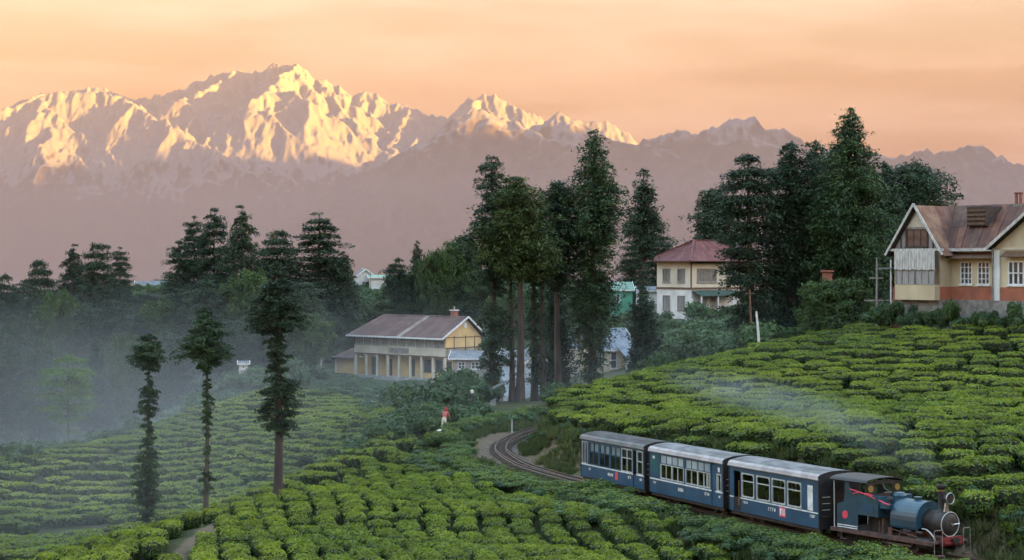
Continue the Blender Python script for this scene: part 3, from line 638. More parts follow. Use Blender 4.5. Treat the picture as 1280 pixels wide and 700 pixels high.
tree_px('lopped_tree', 'tallest lopped tree with wide ragged crown over an ivy-wrapped pale trunk, in the valley', 347, 327, 116, [(325, 1), (338, 7), (358, 15), (378, 25), (400, 36), (410, 34), (416, 6), (432, 11), (445, 12), (462, 10), (474, 17), (500, 19), (525, 17), (540, 12), (546, 2)], 133, M_CEDAR_DARK, 320, 3, 38, 0.33, 0.125, G3, trunk_r=0.32, bark=M_BARK_RED, gap=0.3, lvl=0.55, lj=0.6)
tree_px('broadleaf_tree', 'pale yellow-green feathery tree in the mist below the left tree line', 86, 443, 182, [(443, 8), (455, 24), (475, 30), (495, 32), (515, 24), (535, 10)], 134, M_LIGHT, 75, 3, 36, 0.62, 0.18, None, trunk_r=0.16, lvl=1.2, gap=0.2)

# --- shared crowns for the tree line: spire, layered dome, tall dome
def stock(kind, seed):
    if kind == 'spire': return crown_mesh('spire', [(3, 1.2), (6, 3.4), (10, 3.6), (14, 3.0), (18, 1.9), (21, 0.8), (22.5, 0.1)], 170, 3, 36, 0.9, 0.3, M_CEDAR_DARK, seed, trunk_r=0.4, gap=0.3)
    if kind == 'dome': return crown_mesh('dome', [(4, 2.0), (8, 4.4), (13, 5.0), (16, 4.4), (18.5, 2.8), (20, 0.9)], 170, 3, 40, 1.05, 0.32, M_CEDAR_DARK, seed, trunk_r=0.42, gap=0.36, lvl=1.5)
    if kind == 'tall': return crown_mesh('tall', [(4, 2.0), (8, 3.6), (12, 4.0), (16, 3.6), (20, 2.8), (23, 1.8), (25, 0.4)], 200, 3, 38, 1.0, 0.3, M_CEDAR_DARK, seed, trunk_r=0.45, gap=0.42, lvl=1.3)
    if kind == 'broad': return crown_mesh('broad', [(2.5, 2.5), (5, 4.6), (8, 5.0), (10.5, 3.6), (12, 1.2)], 130, 3, 44, 1.0, 0.26, M_BROAD, seed, trunk_r=0.3, droop=-0.15, flat=0.8, conifer=False)
STOCK = {k: [stock(k, 200 + 10 * i + j) for j in range(2)] for i, k in enumerate(['spire', 'dome', 'tall', 'broad'])}
HT = {'spire': 22.5, 'dome': 20.0, 'tall': 25.0, 'broad': 12.0}
def line_tree(kind, px, top, D, wpx, label, group, name=None, var=0, depthscale=1.0):
    x, y, z = grd(px, D); h = -(top - HZ) * D / F - z
    cm, tm = STOCK[kind][var % 2]
    w = (wpx * D / F) / {'spire': 3.9, 'dome': 5.3, 'tall': 4.2, 'broad': 5.2}[kind]
    return place_tree(name or {'spire': 'cedar_tree', 'dome': 'cedar_tree', 'tall': 'cedar_tree', 'broad': 'broadleaf_tree'}[kind], label, cm, tm, (x, y, z), px * 0.37, (w, w, h / HT[kind]), group)
G4 = 'dark trees along the misty left skyline'
for i, (k, px, top, D, w, lab) in enumerate([
    ('dome', 6, 344, 262, 24, 'dark domed tree at the left end of the misty tree line'),
    ('dome', 50, 324, 258, 26, 'ragged domed tree second from the left end of the misty tree line'),
    ('spire', 91, 302, 262, 24, 'pointed dark tree left of the twin domed trees on the misty tree line'),
    ('dome', 122, 303, 258, 26, 'domed dark tree with clustered tufts, left of the white shed on the skyline'),
    ('tall', 150, 307, 266, 18, 'open tufted tree nearest the white shed, on its left side'),
    ('tall', 224, 300, 252, 26, 'low shoulder tree at the left edge of the big skyline clump'),
    ('tall', 242, 268, 256, 24, 'tall layered cedar in the left part of the big skyline clump'),
    ('tall', 268, 259, 250, 30, 'broad layered cedar in the centre of the big skyline clump'),
    ('spire', 303, 253, 246, 30, 'highest cedar of the big skyline clump'),
    ('dome', 347, 287, 252, 34, 'rounded cedar between the highest cedar and the wide drooping one'),
    ('tall', 400, 264, 250, 42, 'wide drooping cedar at the right end of the skyline clump'),
    ('spire', 428, 312, 250, 26, 'drooping cedar leaning out over the bungalow side of the skyline clump')]):
    line_tree(k, px, top, D, w, lab, G4, var=i)
G5 = 'shadowy trees massed in the mist under the left skyline'
mist_lab = ['shadowy domed tree', 'shadowy pointed tree', 'shadowy low leafy tree', 'shadowy tall layered tree']
mist_where = lambda px: ' in the mist at the far left edge' if px < 60 else ' in the mist above the pale feathery tree' if px < 130 else ' in the mist behind the left lopped tree' if px < 210 else ' in the mist behind the middle lopped tree' if px < 300 else ' in the mist behind the tallest lopped tree' if px < 385 else ' in the mist left of the bungalow'
_k = 0
for px, top, D, w in [(15, 395, 235, 30), (45, 380, 240, 30), (75, 372, 242, 30), (108, 378, 238, 32), (140, 375, 240, 30), (170, 388, 236, 32), (200, 380, 238, 30), (225, 360, 240, 32), (255, 350, 236, 34), (285, 352, 234, 34), (315, 345, 234, 34), (345, 350, 230, 34), (375, 352, 228, 36), (400, 350, 246, 38),
                      (435, 372, 256, 26), (10, 430, 215, 28), (50, 425, 218, 30), (120, 420, 218, 30), (160, 425, 214, 30), (215, 415, 212, 30), (290, 400, 212, 32), (330, 410, 210, 30), (380, 395, 212, 34), (30, 350, 275, 30), (180, 365, 285, 30)]:
    line_tree(['dome', 'spire', 'broad', 'tall'][_k % 4], px, top, D, w, mist_lab[_k % 4] + mist_where(px), G5, var=_k // 4); _k += 1
G6 = 'trees on the rise behind the verandah bungalow'
for i, (k, px, top, D, w, lab) in enumerate([
    ('dome', 497, 323, 262, 18, 'dark rounded tree right of the white skyline buildings, behind the bungalow'),
    ('spire', 522, 299, 262, 14, 'dark pointed spire tree on the skyline behind the bungalow'),
    ('broad', 548, 318, 258, 24, 'grey-green broad tree right of the pointed spire tree'),
    ('broad', 578, 300, 264, 30, 'tall pale green tree on the skyline left of the grove'),
    ('dome', 556, 345, 262, 18, 'small dark conifer in front of the pale green skyline tree'),
    ('broad', 604, 340, 258, 32, 'light green broad tree half hidden by the leftmost grove cedar'),
    ('broad', 470, 378, 262, 34, 'low rounded tree behind the left half of the bungalow roof'),
    ('broad', 520, 372, 264, 36, 'low rounded tree behind the middle of the bungalow roof'),
    ('broad', 585, 378, 260, 36, 'low rounded tree behind the bungalow chimney'),
    ('broad', 640, 370, 240, 36, 'misty broad tree seen between the grove trunks'),
    ('broad', 690, 375, 244, 34, 'misty broad tree behind the slender cypress'),
    ('dome', 793, 300, 246, 22, 'bluish domed tree behind the narrow ragged cedar, on its left'),
    ('dome', 823, 286, 250, 24, 'bluish domed tree behind the narrow ragged cedar, on its right')]):
    line_tree(k, px, top, D, w, lab, G6, var=i)

# --- shrubs: a few mound shapes shared by all
def shrub_mesh(name, seed, m, r=1.0, h=1.2, n=1500, size=0.09, lumps=9, flatness=0.8, top=None):
    rg = np.random.default_rng(seed)
    C = np.stack([rg.normal(0, 0.42, lumps) * r, rg.normal(0, 0.42, lumps) * r, rg.uniform(0.35, 0.78, lumps) * h], 1); RR = rg.uniform(0.32, 0.5, lumps) * r
    v = leaf_quads(C, n // lumps, RR, size, rg, flatness, 0.5)
    v[:, 2] = np.maximum(v[:, 2], 0.0)
    ball = []; fb = []
    for c, r_ in zip(C, RR * 0.62):
        b = len(ball); ball += [(c[0] + r_ * math.cos(a) * math.cos(e_), c[1] + r_ * math.sin(a) * math.cos(e_), max(0, c[2] + r_ * 0.8 * math.sin(e_))) for e_ in (-0.9, -0.2, 0.5, 1.2) for a in np.arange(7) * 0.8976]
        fb += [(b + j * 7 + i, b + j * 7 + (i + 1) % 7, b + (j + 1) * 7 + (i + 1) % 7, b + (j + 1) * 7 + i) for j in range(3) for i in range(7)]
    st = []; fs = []
    co = np.vstack([v, np.array(ball)]); f1 = quads_faces(v); f2 = np.array(fb) + len(v)
    mi = None
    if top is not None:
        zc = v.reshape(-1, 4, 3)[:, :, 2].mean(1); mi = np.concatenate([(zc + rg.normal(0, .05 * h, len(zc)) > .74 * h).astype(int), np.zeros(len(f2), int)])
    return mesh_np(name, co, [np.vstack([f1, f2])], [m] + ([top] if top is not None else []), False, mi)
SH = [shrub_mesh('shrub', 300 + i, M_SHRUB) for i in range(3)]
SHL = [shrub_mesh('light_shrub', 310 + i, M_BROAD) for i in range(3)]
HEDGE = [shrub_mesh('hedge', 320 + i, M_SHRUB, 1.0, 1.15, 3600, 0.062, 18, 0.75, M_HEDGE) for i in range(4)]  # brighter leaves on top stand in for light, shrub leaves below for shade
def shrub(px, D, wm, hm, k, label, group, name='shrub', meshes=SH, dz=-0.05):
    x, y, z = grd(px, D)
    o = link(name, meshes[k % len(meshes)], None, (x, y, z + dz), (0, 0, px * 1.7 + k), (wm, wm, hm))
    return tag(o, label, 'bush', group)
k = 0
for px, D, w, h in [(835, 196, 2.2, 2.0), (858, 192, 2.6, 2.2), (880, 188, 2.8, 2.6), (905, 186, 2.6, 2.4), (925, 192, 2.4, 2.4), (948, 186, 2.4, 2.6), (842, 180, 2.2, 2.0), (868, 176, 2.6, 2.4), (892, 172, 2.8, 2.4), (918, 172, 2.4, 2.2), (940, 170, 2.2, 2.2), (820, 186, 1.8, 1.6), (962, 178, 2.4, 2.6), (845, 205, 2.0, 1.8), (905, 205, 2.2, 2.4), (935, 208, 2.0, 3.0), (800, 208, 2.2, 2.0), (815, 212, 2.2, 2.0), (775, 212, 2.2, 1.8), (755, 212, 2.2, 2.0)]:
    shrub(px, D, w, h, k, 'rounded shrub on the slope below the cream house', 'shrubs on the slope below the cream house', meshes=SHL if k % 3 == 2 else SH); k += 1
for px, D, w, h in [(455, 180, 1.4, .7), (500, 172, 1.6, .8), (520, 166, 1.7, 1.0), (540, 158, 1.8, 1.6), (560, 160, 2.2, 2.6), (580, 162, 2.4, 3.2), (602, 160, 2.0, 2.2), (510, 150, 1.8, 1.5), (535, 146, 2.0, 1.8), (520, 140, 1.9, 1.8), (500, 138, 1.8, 1.6), (545, 136, 1.8, 1.5), (570, 150, 2.0, 1.6), (590, 152, 1.8, 1.4), (528, 130, 1.6, 1.7), (512, 126, 1.5, 1.6), (540, 126, 1.5, 1.3), (575, 140, 1.6, 1.2), (475, 176, 1.4, .7), (430, 182, 1.2, .6), (560, 144, 1.8, 1.5), (480, 160, 1.6, 1.3), (460, 166, 1.6, 1.2)]:
    shrub(px, D, w, h, k, 'dark tangled shrub on the bank between the bungalow and the railway bend', 'shrubs on the bank between the bungalow and the bend', meshes=SHL if k % 5 == 1 else SH); k += 1
for px, D, w, h in [(1085, 134, 1.6, 1.3), (1105, 131, 1.3, 1.2), (1010, 140, 1.5, 1.6), (985, 142, 1.4, 1.5), (965, 143, 1.4, 1.3)]:
    shrub(px, D, w, h, k, 'leafy shrub on the tea crest between the cedar clump and the timbered house', 'shrubs on the tea crest by the timbered house', meshes=SHL if k % 2 else SH); k += 1
for i, lx_ in enumerate(np.arange(-.6, 13.5, .95)):
    off = 1.0 + .5 * ((i * 37) % 10) / 10 + (.6 if lx_ < 4.2 else 0) * 0
    sx_, sy_ = 26.9 + .616 * lx_ - .788 * off, 126 - .788 * lx_ - .616 * off; hh_ = (1.1, .8, 1.5, .7, 1.0)[i % 5]
    o = link('shrub', (SHL if i % 2 else SH)[i % 3], None, (sx_, sy_, max(gz(sx_, sy_), -4.4) - .05), (0, 0, i * 1.3), (.85, .85, hh_ * 1.15)); tag(o, 'leafy shrub along the stone foot of the timbered house', 'bush', 'shrubs at the foot of the timbered house')
# hedge and scrub along the near side of the track
def off_track(s_px, off):
    i = int(np.argmin(np.abs(TRACK[:, 1] - s_px))); t = TRACK[min(i + 1, len(TRACK) - 1), :2] - TRACK[max(i - 1, 0), :2]; t /= np.linalg.norm(t)
    n = np.array([t[1], -t[0]])
    if n[0] > 0: n = -n
    return TRACK[i, 0] + n[0] * off, TRACK[i, 1] + n[1] * off
def hl_(y): return 'clipped green hedge bush between the near tea slope and the ' + ('engine' if y < 66.5 else 'front coach' if y < 74.5 else 'middle coach' if y < 84 else 'last coach')
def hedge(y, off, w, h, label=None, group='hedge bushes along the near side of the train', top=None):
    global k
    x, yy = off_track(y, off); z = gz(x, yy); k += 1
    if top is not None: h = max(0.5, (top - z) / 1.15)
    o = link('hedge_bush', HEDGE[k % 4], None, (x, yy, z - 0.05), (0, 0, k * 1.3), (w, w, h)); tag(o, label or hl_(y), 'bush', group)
rh = np.random.default_rng(5)
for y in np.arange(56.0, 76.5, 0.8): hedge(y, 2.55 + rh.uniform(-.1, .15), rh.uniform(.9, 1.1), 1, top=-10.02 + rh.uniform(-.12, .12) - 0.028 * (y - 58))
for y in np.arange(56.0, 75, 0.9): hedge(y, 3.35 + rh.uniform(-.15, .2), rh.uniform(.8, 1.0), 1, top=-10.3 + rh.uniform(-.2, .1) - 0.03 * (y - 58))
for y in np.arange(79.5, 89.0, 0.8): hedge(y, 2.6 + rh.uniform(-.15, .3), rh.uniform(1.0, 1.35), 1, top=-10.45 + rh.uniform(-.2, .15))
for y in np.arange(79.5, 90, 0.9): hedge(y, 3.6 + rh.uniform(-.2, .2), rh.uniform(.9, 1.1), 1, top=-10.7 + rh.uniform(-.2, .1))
for y in np.arange(92, 112, 1.1): hedge(y, 2.7 + rh.uniform(-.2, .5), rh.uniform(.75, 1.15), 1, 'rough dark scrub bush on the outside of the railway bend', 'scrub bushes outside the railway bend', top=-11.5 + rh.uniform(-.3, .05))
for y in np.arange(81, 92, 1.1): hedge(y, 5.3 + rh.uniform(-.3, .4), rh.uniform(.8, 1.2), 1, 'rough scrub bush on the slope just below the clipped hedge', 'scrub bushes below the clipped hedge', top=-11.3 + rh.uniform(-.3, .2))
for y in np.arange(92, 112, 1.3): hedge(y, 4.1 + rh.uniform(-.3, .6), rh.uniform(.9, 1.3), 1, 'rough dark scrub bush on the outside of the railway bend', 'scrub bushes outside the railway bend', top=-11.5 + rh.uniform(-.4, .15))
for y in np.arange(112, 131, 1.2): hedge(y, 3.9 + rh.uniform(-.2, .4), rh.uniform(.8, 1.1), 1, 'low hedge bush on the far rim of the railway bend', 'hedge bushes on the far rim of the bend', top=-10.5 + rh.uniform(-.2, .2))

# --- tea
def tea_mesh(name, seed, n_top, n_side, size):
    """one plucked bush, about 1.1 m across: level top of young leaves over older side leaves and a woody core"""
    rg = np.random.default_rng(seed)
    NA = 12
    ang = np.arange(NA) * 2 * np.pi / NA
    rim = 0.5 * (1 + 0.12 * np.sin(ang * 2 + seed) + 0.10 * np.sin(ang * 3 + seed * 2) + rg.normal(0, .03, NA))
    def R_(a): return np.interp(np.mod(a, 2 * np.pi), np.append(ang, 2 * np.pi), np.append(rim, rim[0]))
    levels = [(0.0, 0.45), (0.25, 0.86), (0.48, 1.0), (0.63, 0.96), (0.68, 0.7)]
    core = [(R_(a) * f * 0.92 * math.cos(a) * 1.12, R_(a) * f * 0.92 * math.sin(a), z * 0.95) for z, f in levels for a in ang] + [(0, 0, 0.66)]
    fc = [(j * NA + i, j * NA + (i + 1) % NA, (j + 1) * NA + (i + 1) % NA, (j + 1) * NA + i) for j in range(len(levels) - 1) for i in range(NA)]
    ft = [(4 * NA + i, 4 * NA + (i + 1) % NA, 5 * NA) for i in range(NA)]
    core = np.array(core)
    def leaves(n, top):
        a = rg.uniform(0, 2 * np.pi, n)
        if top:
            q = np.sqrt(rg.random(n)); r = R_(a) * q * 1.0; z = 0.695 - 0.11 * q ** 6 + rg.normal(0, 0.022, n) + 0.03 * np.sin(a * 3 + seed) * q
            nr = np.stack([np.cos(a) * q ** 4 * .7, np.sin(a) * q ** 4 * .7, np.ones(n) * .8], 1) + rg.normal(0, .42, (n, 3))
        else:
            z = rg.uniform(0.05, 0.6, n); r = R_(a) * np.interp(z, [0, .25, .48, .6], [.5, .88, 1.03, .95])
            nr = np.stack([np.cos(a), np.sin(a), np.ones(n) * .35], 1) + rg.normal(0, .4, (n, 3))
        p = np.stack([r * np.cos(a) * 1.12, r * np.sin(a), z], 1)
        nr /= np.linalg.norm(nr, axis=1)[:, None]; t = rg.normal(size=(n, 3)); t[:, 2] += 0.4; t -= (t * nr).sum(1)[:, None] * nr; t /= np.linalg.norm(t, axis=1)[:, None]
        b = np.cross(nr, t); L_ = size * rg.uniform(.6, 1.35, n)[:, None]; W_ = L_ * .48
        return np.stack([p - t * L_, p + b * W_, p + t * L_, p - b * W_], 1).reshape(-1, 3)
    v1 = leaves(n_top, True); v2 = leaves(n_side, False)
    co = np.vstack([core, v1, v2]); q = np.arange(len(v1) + len(v2)).reshape(-1, 4) + len(core)
    mi = np.concatenate([np.full(len(fc), 2), np.full(n_top, 0), np.full(n_side, 1), np.full(len(ft), 2)])
    return mesh_np(name, co, [np.vstack([np.array(fc), q]), np.array(ft)], [M_FLUSH, M_TEA, M_TWIG], False, mi)
TEA_N = [tea_mesh('tea_bush', 400 + i, 340, 330, 0.056) for i in range(4)]
TEA_F = [tea_mesh('far_tea_bush', 420 + i, 150, 120, 0.085) for i in range(3)]

def inside(x, y, poly):
    c = np.zeros(np.shape(x), bool); n = len(poly)
    for i in range(n):
        (xa, ya), (xb, yb) = poly[i], poly[(i + 1) % n]
        cond = ((ya > y) != (yb > y)); c ^= cond & (x < (xb - xa) * (y - ya) / (yb - ya + 1e-12) + xa)
    return c
def lattice(poly, ang, du, dv, warp, wl, seed, jit=0.12, drop=0.03):
    """rows run along ang; du step in the row, dv between rows. Returns x, y, row heading"""
    rg = np.random.default_rng(seed); P_ = np.array(poly); c = P_.mean(0); rad = np.abs(P_ - c).max() * 1.6
    u, v = np.meshgrid(np.arange(-rad, rad, du), np.arange(-rad, rad, dv)); v = v + 0
    u = u + (np.arange(u.shape[0])[:, None] * 0.37 % 1) * du + rg.normal(0, jit * du, u.shape); v = v + rg.normal(0, jit * dv * .6, v.shape)
    ca, sa = math.cos(ang), math.sin(ang)
    w = warp * noise2(u / wl + 5, v / (wl * 1.5) + 3, seed); w2 = warp * noise2((u + .6) / wl + 5, v / (wl * 1.5) + 3, seed)
    x = c[0] + ca * u - sa * (v + w); y = c[1] + sa * u + ca * (v + w)
    hd = ang + np.arctan2(w2 - w, 0.6)
    m = inside(x, y, poly) & (rg.random(u.shape) > drop)
    return x[m], y[m], hd[m]
PW = lambda L_: [P(*a)[:2] for a in L_]
ALL = []   # x, y, heading, sx, sy, sz, region
def field(region, poly, ang, du, dv, sx, sy, sz, warp, wl, seed, excl=None, jit=0.12, drop=0.03):
    x, y, hd = lattice(poly, ang, du, dv, warp, wl, seed, jit, drop)
    d, _, sd = track_near(x, y)
    ok = d > np.where(sd > 0, 2.65, np.where(y < 77, 4.3, np.where(y < 92, 5.4, 5.4)))
    ok &= (seg_dist(x, y, PATHS[0]) > 0.95) & (seg_dist(x, y, PATHS[1]) > 1.6) & (seg_dist(x, y, ROADL) > 3.0)
    if excl is not None: ok &= excl(x, y)
    ok &= ~inside(x, y, [(25.2, 126.5), (36.6, 111.6), (45, 117), (33, 131)])
    x, y, hd = x[ok], y[ok], hd[ok]; rg = np.random.default_rng(seed + 1); n = len(x)
    ALL.append(np.stack([x, y, hd + rg.choice([0, np.pi], n) + rg.normal(0, .07, n), sx * rg.uniform(.86, 1.2, n), sy * rg.uniform(.85, 1.12, n), sz * rg.uniform(.85, 1.15, n), np.full(n, region)], 1))
# 0 knoll in front, 1 hill behind the train, 2 fold behind the knoll, 3 far slope
field(0, [(-40, 58), (26, 50), (9, 79), (5, 87), (0, 96), (-2.5, 106), (-3, 118), (-10, 114), (-20, 94), (-30, 84), (-40, 78)], -1.38, 0.76, 1.16, 1.2, 0.97, 1.0, 1.3, 11.0, 501, jit=.10, drop=.02)
hill = [(34, 48), (84, 40), (84, 132), (60, 131), (46, 123), (33, 126.5), (26, 131), (19, 138), (12, 140), (6, 130), (2.2, 121), (3.0, 108), (5.5, 97), (8.5, 84), (13.4, 73), (18.6, 64.5), (26, 55)]
field(1, hill, 0.12, 1.5, 1.5, 1.55, 1.46, 1.2, 2.2, 8.0, 502, jit=0.17, drop=0.035)
field(2, PW([(230, 645, 118), (270, 632, 126), (350, 603, 127), (430, 572, 129), (500, 540, 131), (520, 545, 118), (480, 572, 112), (400, 606, 108), (300, 650, 108)]), -1.25, 1.2, 1.45, 1.25, 1.15, 1.1, 1.0, 9.0, 503)
field(3, PW([(-160, 600, 150), (0, 576, 152), (100, 556, 159), (200, 528, 171), (270, 503, 181), (330, 486, 186), (420, 492, 178), (500, 500, 166), (490, 540, 145), (430, 575, 138), (350, 605, 135), (250, 640, 128), (120, 720, 118), (-160, 720, 118)]), 0.10, 1.45, 1.95, 1.95, 1.55, 1.2, 2.6, 20.0, 504, jit=.08)
A_ = np.vstack(ALL)
zt = height(A_[:, 0], A_[:, 1])
px_ = 640 + F * A_[:, 0] / A_[:, 1]; py_ = HZ - F * (zt + 0.6) / A_[:, 1]
inview = (px_ > -200) & (px_ < 1800) & (py_ < 745) & (A_[:, 1] > 40)
A_, zt, px_, py_ = A_[inview], zt[inview], px_[inview], py_[inview]
size_ = A_[:, 3] / A_[:, 1] * ((px_ > 6) & (px_ < 1274) & (py_ < 694) & ((A_[:, 6] == 0) | (A_[:, 6] == 1)))
hidden = (A_[:, 6] == 1) & ((py_ > 598 - (px_ - 728) * 0.02) & (px_ > 728) & (px_ < 1215))
size_[hidden] = 0
order = np.argsort(-size_)[:300]
single = np.zeros(len(A_), bool); single[order] = True
LAB = {0: ('plucked tea bush with fresh yellow-green top on the near knoll below the railway', 'tea bushes of the near knoll'), 1: ('wide plucked tea bush on the hill slope behind the train', 'tea bushes on the hill behind the train')}
SRC = []
for n_, i in enumerate(np.where(single)[0]):
    x, y, hd, sx, sy, sz, rgn = A_[i]
    o = link('tea_bush', TEA_N[n_ % 4], None, (x, y, zt[i] - 0.04), (0, 0, hd), (sx, sy, sz)); tag(o, LAB[int(rgn)][0], 'tea bush', LAB[int(rgn)][1])
def scatter(name, pts, hd, scl, meshes, seed, kind='stuff'):
    """one object whose points carry shared plant meshes (geometry nodes)"""
    me = bpy.data.meshes.new(name); me.vertices.add(len(pts)); me.vertices.foreach_set('co', np.asarray(pts, np.float32).ravel())
    def at(nm, typ, arr, key): a = me.attributes.new(nm, typ, 'POINT'); a.data.foreach_set(key, np.asarray(arr, np.float32).ravel())
    at('turn', 'FLOAT_VECTOR', np.stack([np.zeros(len(hd)), np.zeros(len(hd)), hd], 1), 'vector'); at('size', 'FLOAT_VECTOR', scl, 'vector')
    vi = me.attributes.new('kindno', 'INT', 'POINT'); vi.data.foreach_set('value', (np.arange(len(pts)) * 7 % len(meshes)).astype(np.int32))
    o = link(name, me); o['kind'] = kind
    ng = bpy.data.node_groups.new(name, 'GeometryNodeTree'); ng.interface.new_socket('Geometry', in_out='INPUT', socket_type='NodeSocketGeometry'); ng.interface.new_socket('Geometry', in_out='OUTPUT', socket_type='NodeSocketGeometry')
    N = ng.nodes; L = ng.links; gi = N.new('NodeGroupInput'); go = N.new('NodeGroupOutput'); jn = N.new('GeometryNodeJoinGeometry')
    def attr(nm, t):
        n = N.new('GeometryNodeInputNamedAttribute'); n.data_type = t; n.inputs[0].default_value = nm; return n.outputs[0]
    for j, src in enumerate(meshes):
        ip = N.new('GeometryNodeInstanceOnPoints'); oi = N.new('GeometryNodeObjectInfo'); oi.transform_space = 'ORIGINAL'; oi.inputs['Object'].default_value = src
        cmpn = N.new('FunctionNodeCompare'); cmpn.data_type = 'INT'; cmpn.operation = 'EQUAL'
        L.new(attr('kindno', 'INT'), cmpn.inputs[2]); cmpn.inputs[3].default_value = j
        L.new(gi.outputs[0], ip.inputs['Points']); L.new(cmpn.outputs[0], ip.inputs['Selection']); L.new(oi.outputs['Geometry'], ip.inputs['Instance'])
        L.new(attr('turn', 'FLOAT_VECTOR'), ip.inputs['Rotation']); L.new(attr('size', 'FLOAT_VECTOR'), ip.inputs['Scale']); L.new(ip.outputs[0], jn.inputs[0])
    L.new(jn.outputs[0], go.inputs[0])
    md = o.modifiers.new('plants', 'NODES'); md.node_group = ng
    return o
def src_objs(kind_meshes):
    out = []
    for me in kind_meshes: out.append(next(o for o in COL.objects if o.type == 'MESH' and o.data is me))
    return out
# the far meshes need one standing bush each to copy from: these are the nearest of the far ones
far_i = np.where(~single)[0]
near_src = src_objs(TEA_N)
rest = far_i
nearfield = rest[A_[rest, 6] < 1.5]; farfield = rest[A_[rest, 6] > 1.5]
scatter('tea_bushes', np.stack([A_[nearfield, 0], A_[nearfield, 1], zt[nearfield] - 0.04], 1), A_[nearfield, 2], A_[nearfield, 3:6], near_src, 1)
fo = []
for j in range(3):
    i = farfield[j]; x, y, hd, sx, sy, sz, rgn = A_[i]
    o = link('tea_bush', TEA_F[j], None, (x, y, zt[i] - 0.04), (0, 0, hd), (sx, sy, sz)); tag(o, 'tea bush in the long rows of the misty far slope', 'tea bush', 'tea bushes of the far slope'); fo.append(o)
farfield = farfield[3:]
scatter('far_tea_bushes', np.stack([A_[farfield, 0], A_[farfield, 1], zt[farfield] - 0.04], 1), A_[farfield, 2], A_[farfield, 3:6], fo, 2)
# undergrowth over the wooded slopes
ru = np.random.default_rng(9); ux = ru.uniform(-120, 100, 6600); uy = ru.uniform(118, 330, 6600)
ok = np.ones(len(ux), bool)
farpoly = PW([(-160, 600, 150), (0, 578, 151), (100, 558, 158), (200, 530, 170), (270, 504, 180), (330, 488, 187), (420, 490, 180), (500, 498, 166), (490, 540, 145), (430, 575, 128), (350, 605, 120), (250, 640, 112), (120, 720, 110), (-160, 720, 110)])
ok &= ~inside(ux, uy, farpoly) & ~inside(ux, uy, hill) & (seg_dist(ux, uy, ROADL) > 2.5)
d_, _, _ = track_near(ux, uy); ok &= d_ > 5.5
for cx, cy_, rr in [(-14, 230, 14), (-22, 236, 10), (-8, 222, 9), (25, 221, 11), (10, 190, 9), (1, 174, 8), (37, 121, 16), (14, 232, 4), (-5, 205, 6)]: ok &= np.hypot(ux - cx, uy - cy_) > rr
ok &= ~((uy < 128) & (ux > -12)) & ~((uy < 135) & (ux < -12)) & ~((ux > 22) & (uy < 140))
pxu = 640 + F * ux / uy; ok &= ~((pxu > 700) & (pxu < 812) & (uy < 196)) & ~((pxu > 612) & (pxu < 692) & (uy < 180)) & ~((pxu > 385) & (pxu < 556) & (uy > 172) & (uy < 228)); ok &= (pxu > -200) & (pxu < 1700)
ux, uy = ux[ok], uy[ok]; s = ru.uniform(1.0, 2.4, len(ux)); hs_ = s * ru.uniform(.7, 1.2, len(ux))
scatter('undergrowth', np.stack([ux, uy, height(ux, uy) - .1], 1), ru.uniform(0, 6.28, len(ux)), np.stack([s, s, hs_], 1), src_objs(SH[:2] + SHL[:1]), 3)

mx_ = ru.uniform(-28, -6, 900); my_ = ru.uniform(172, 232, 900); mp_ = 640 + F * mx_ / my_; ok = (mp_ > 380) & (mp_ < 560) & (seg_dist(mx_, my_, ROADL) > 1.8) & ~inside(mx_, my_, farpoly) & ~inside(mx_, my_, [(-8.3, 221), (-24, 236), (-20, 243), (-4, 228)])
mx_, my_ = mx_[ok], my_[ok]; ms = ru.uniform(.25, .7, len(mx_))
scatter('low_scrub', np.stack([mx_, my_, height(mx_, my_) - .05], 1), ru.uniform(0, 6.28, len(mx_)), np.stack([ms * 1.4, ms * 1.4, ms], 1), src_objs(SH[:2] + SHL[:1]), 8)

# grass and weeds on the cutting and the verges
def tuft_mesh(name, seed, m, n=46, h=.34, r=.26):
    rg = np.random.default_rng(seed); a = rg.uniform(0, 6.28, n); q = r * np.sqrt(rg.random(n)); x, y = q * np.cos(a), q * np.sin(a); b = rg.uniform(0, 6.28, n); w = .012 + .012 * rg.random(n); hh = h * rg.uniform(.4, 1.1, n); lx, ly = rg.normal(0, .12, n), rg.normal(0, .12, n)
    v = np.stack([np.stack([x - w * np.cos(b), y - w * np.sin(b), 0 * x], 1), np.stack([x + w * np.cos(b), y + w * np.sin(b), 0 * x], 1), np.stack([x + lx + w * .4 * np.cos(b), y + ly + w * .4 * np.sin(b), hh], 1), np.stack([x + lx - w * .4 * np.cos(b), y + ly - w * .4 * np.sin(b), hh * .98], 1)], 1).reshape(-1, 3)
    return mesh_np(name, v, quads_faces(v), [m])
M_GRASS = leaf_mat('grass_blade', (0.040, 0.062, 0.018), (0.070, 0.090, 0.026), (0.13, 0.125, 0.05), 1.2, 0.3, 0.3, 0.25)
GR = [tuft_mesh('grass_tuft', 500 + i, M_GRASS) for i in range(2)]
WEED = [shrub_mesh('weed', 510 + i, M_SHRUB if i else M_HEDGE, .5, .6, 420, .06, 6, .9) for i in range(2)]
rg_ = np.random.default_rng(77); ng_ = 9500
si_ = rg_.uniform(0, len(TRACK) - 2, ng_); i0 = si_.astype(int); tp_ = TRACK[i0]; tq_ = TRACK[i0 + 1] - TRACK[i0]; nx_ = np.stack([tq_[:, 1], -tq_[:, 0]], 1); nx_ /= np.linalg.norm(nx_, axis=1)[:, None]
of_ = np.where(rg_.random(ng_) < .62, rg_.uniform(1.35, 4.4, ng_), -rg_.uniform(1.4, 4.4, ng_))
gx_ = tp_[:, 0] + nx_[:, 0] * of_; gy_ = tp_[:, 1] + nx_[:, 1] * of_
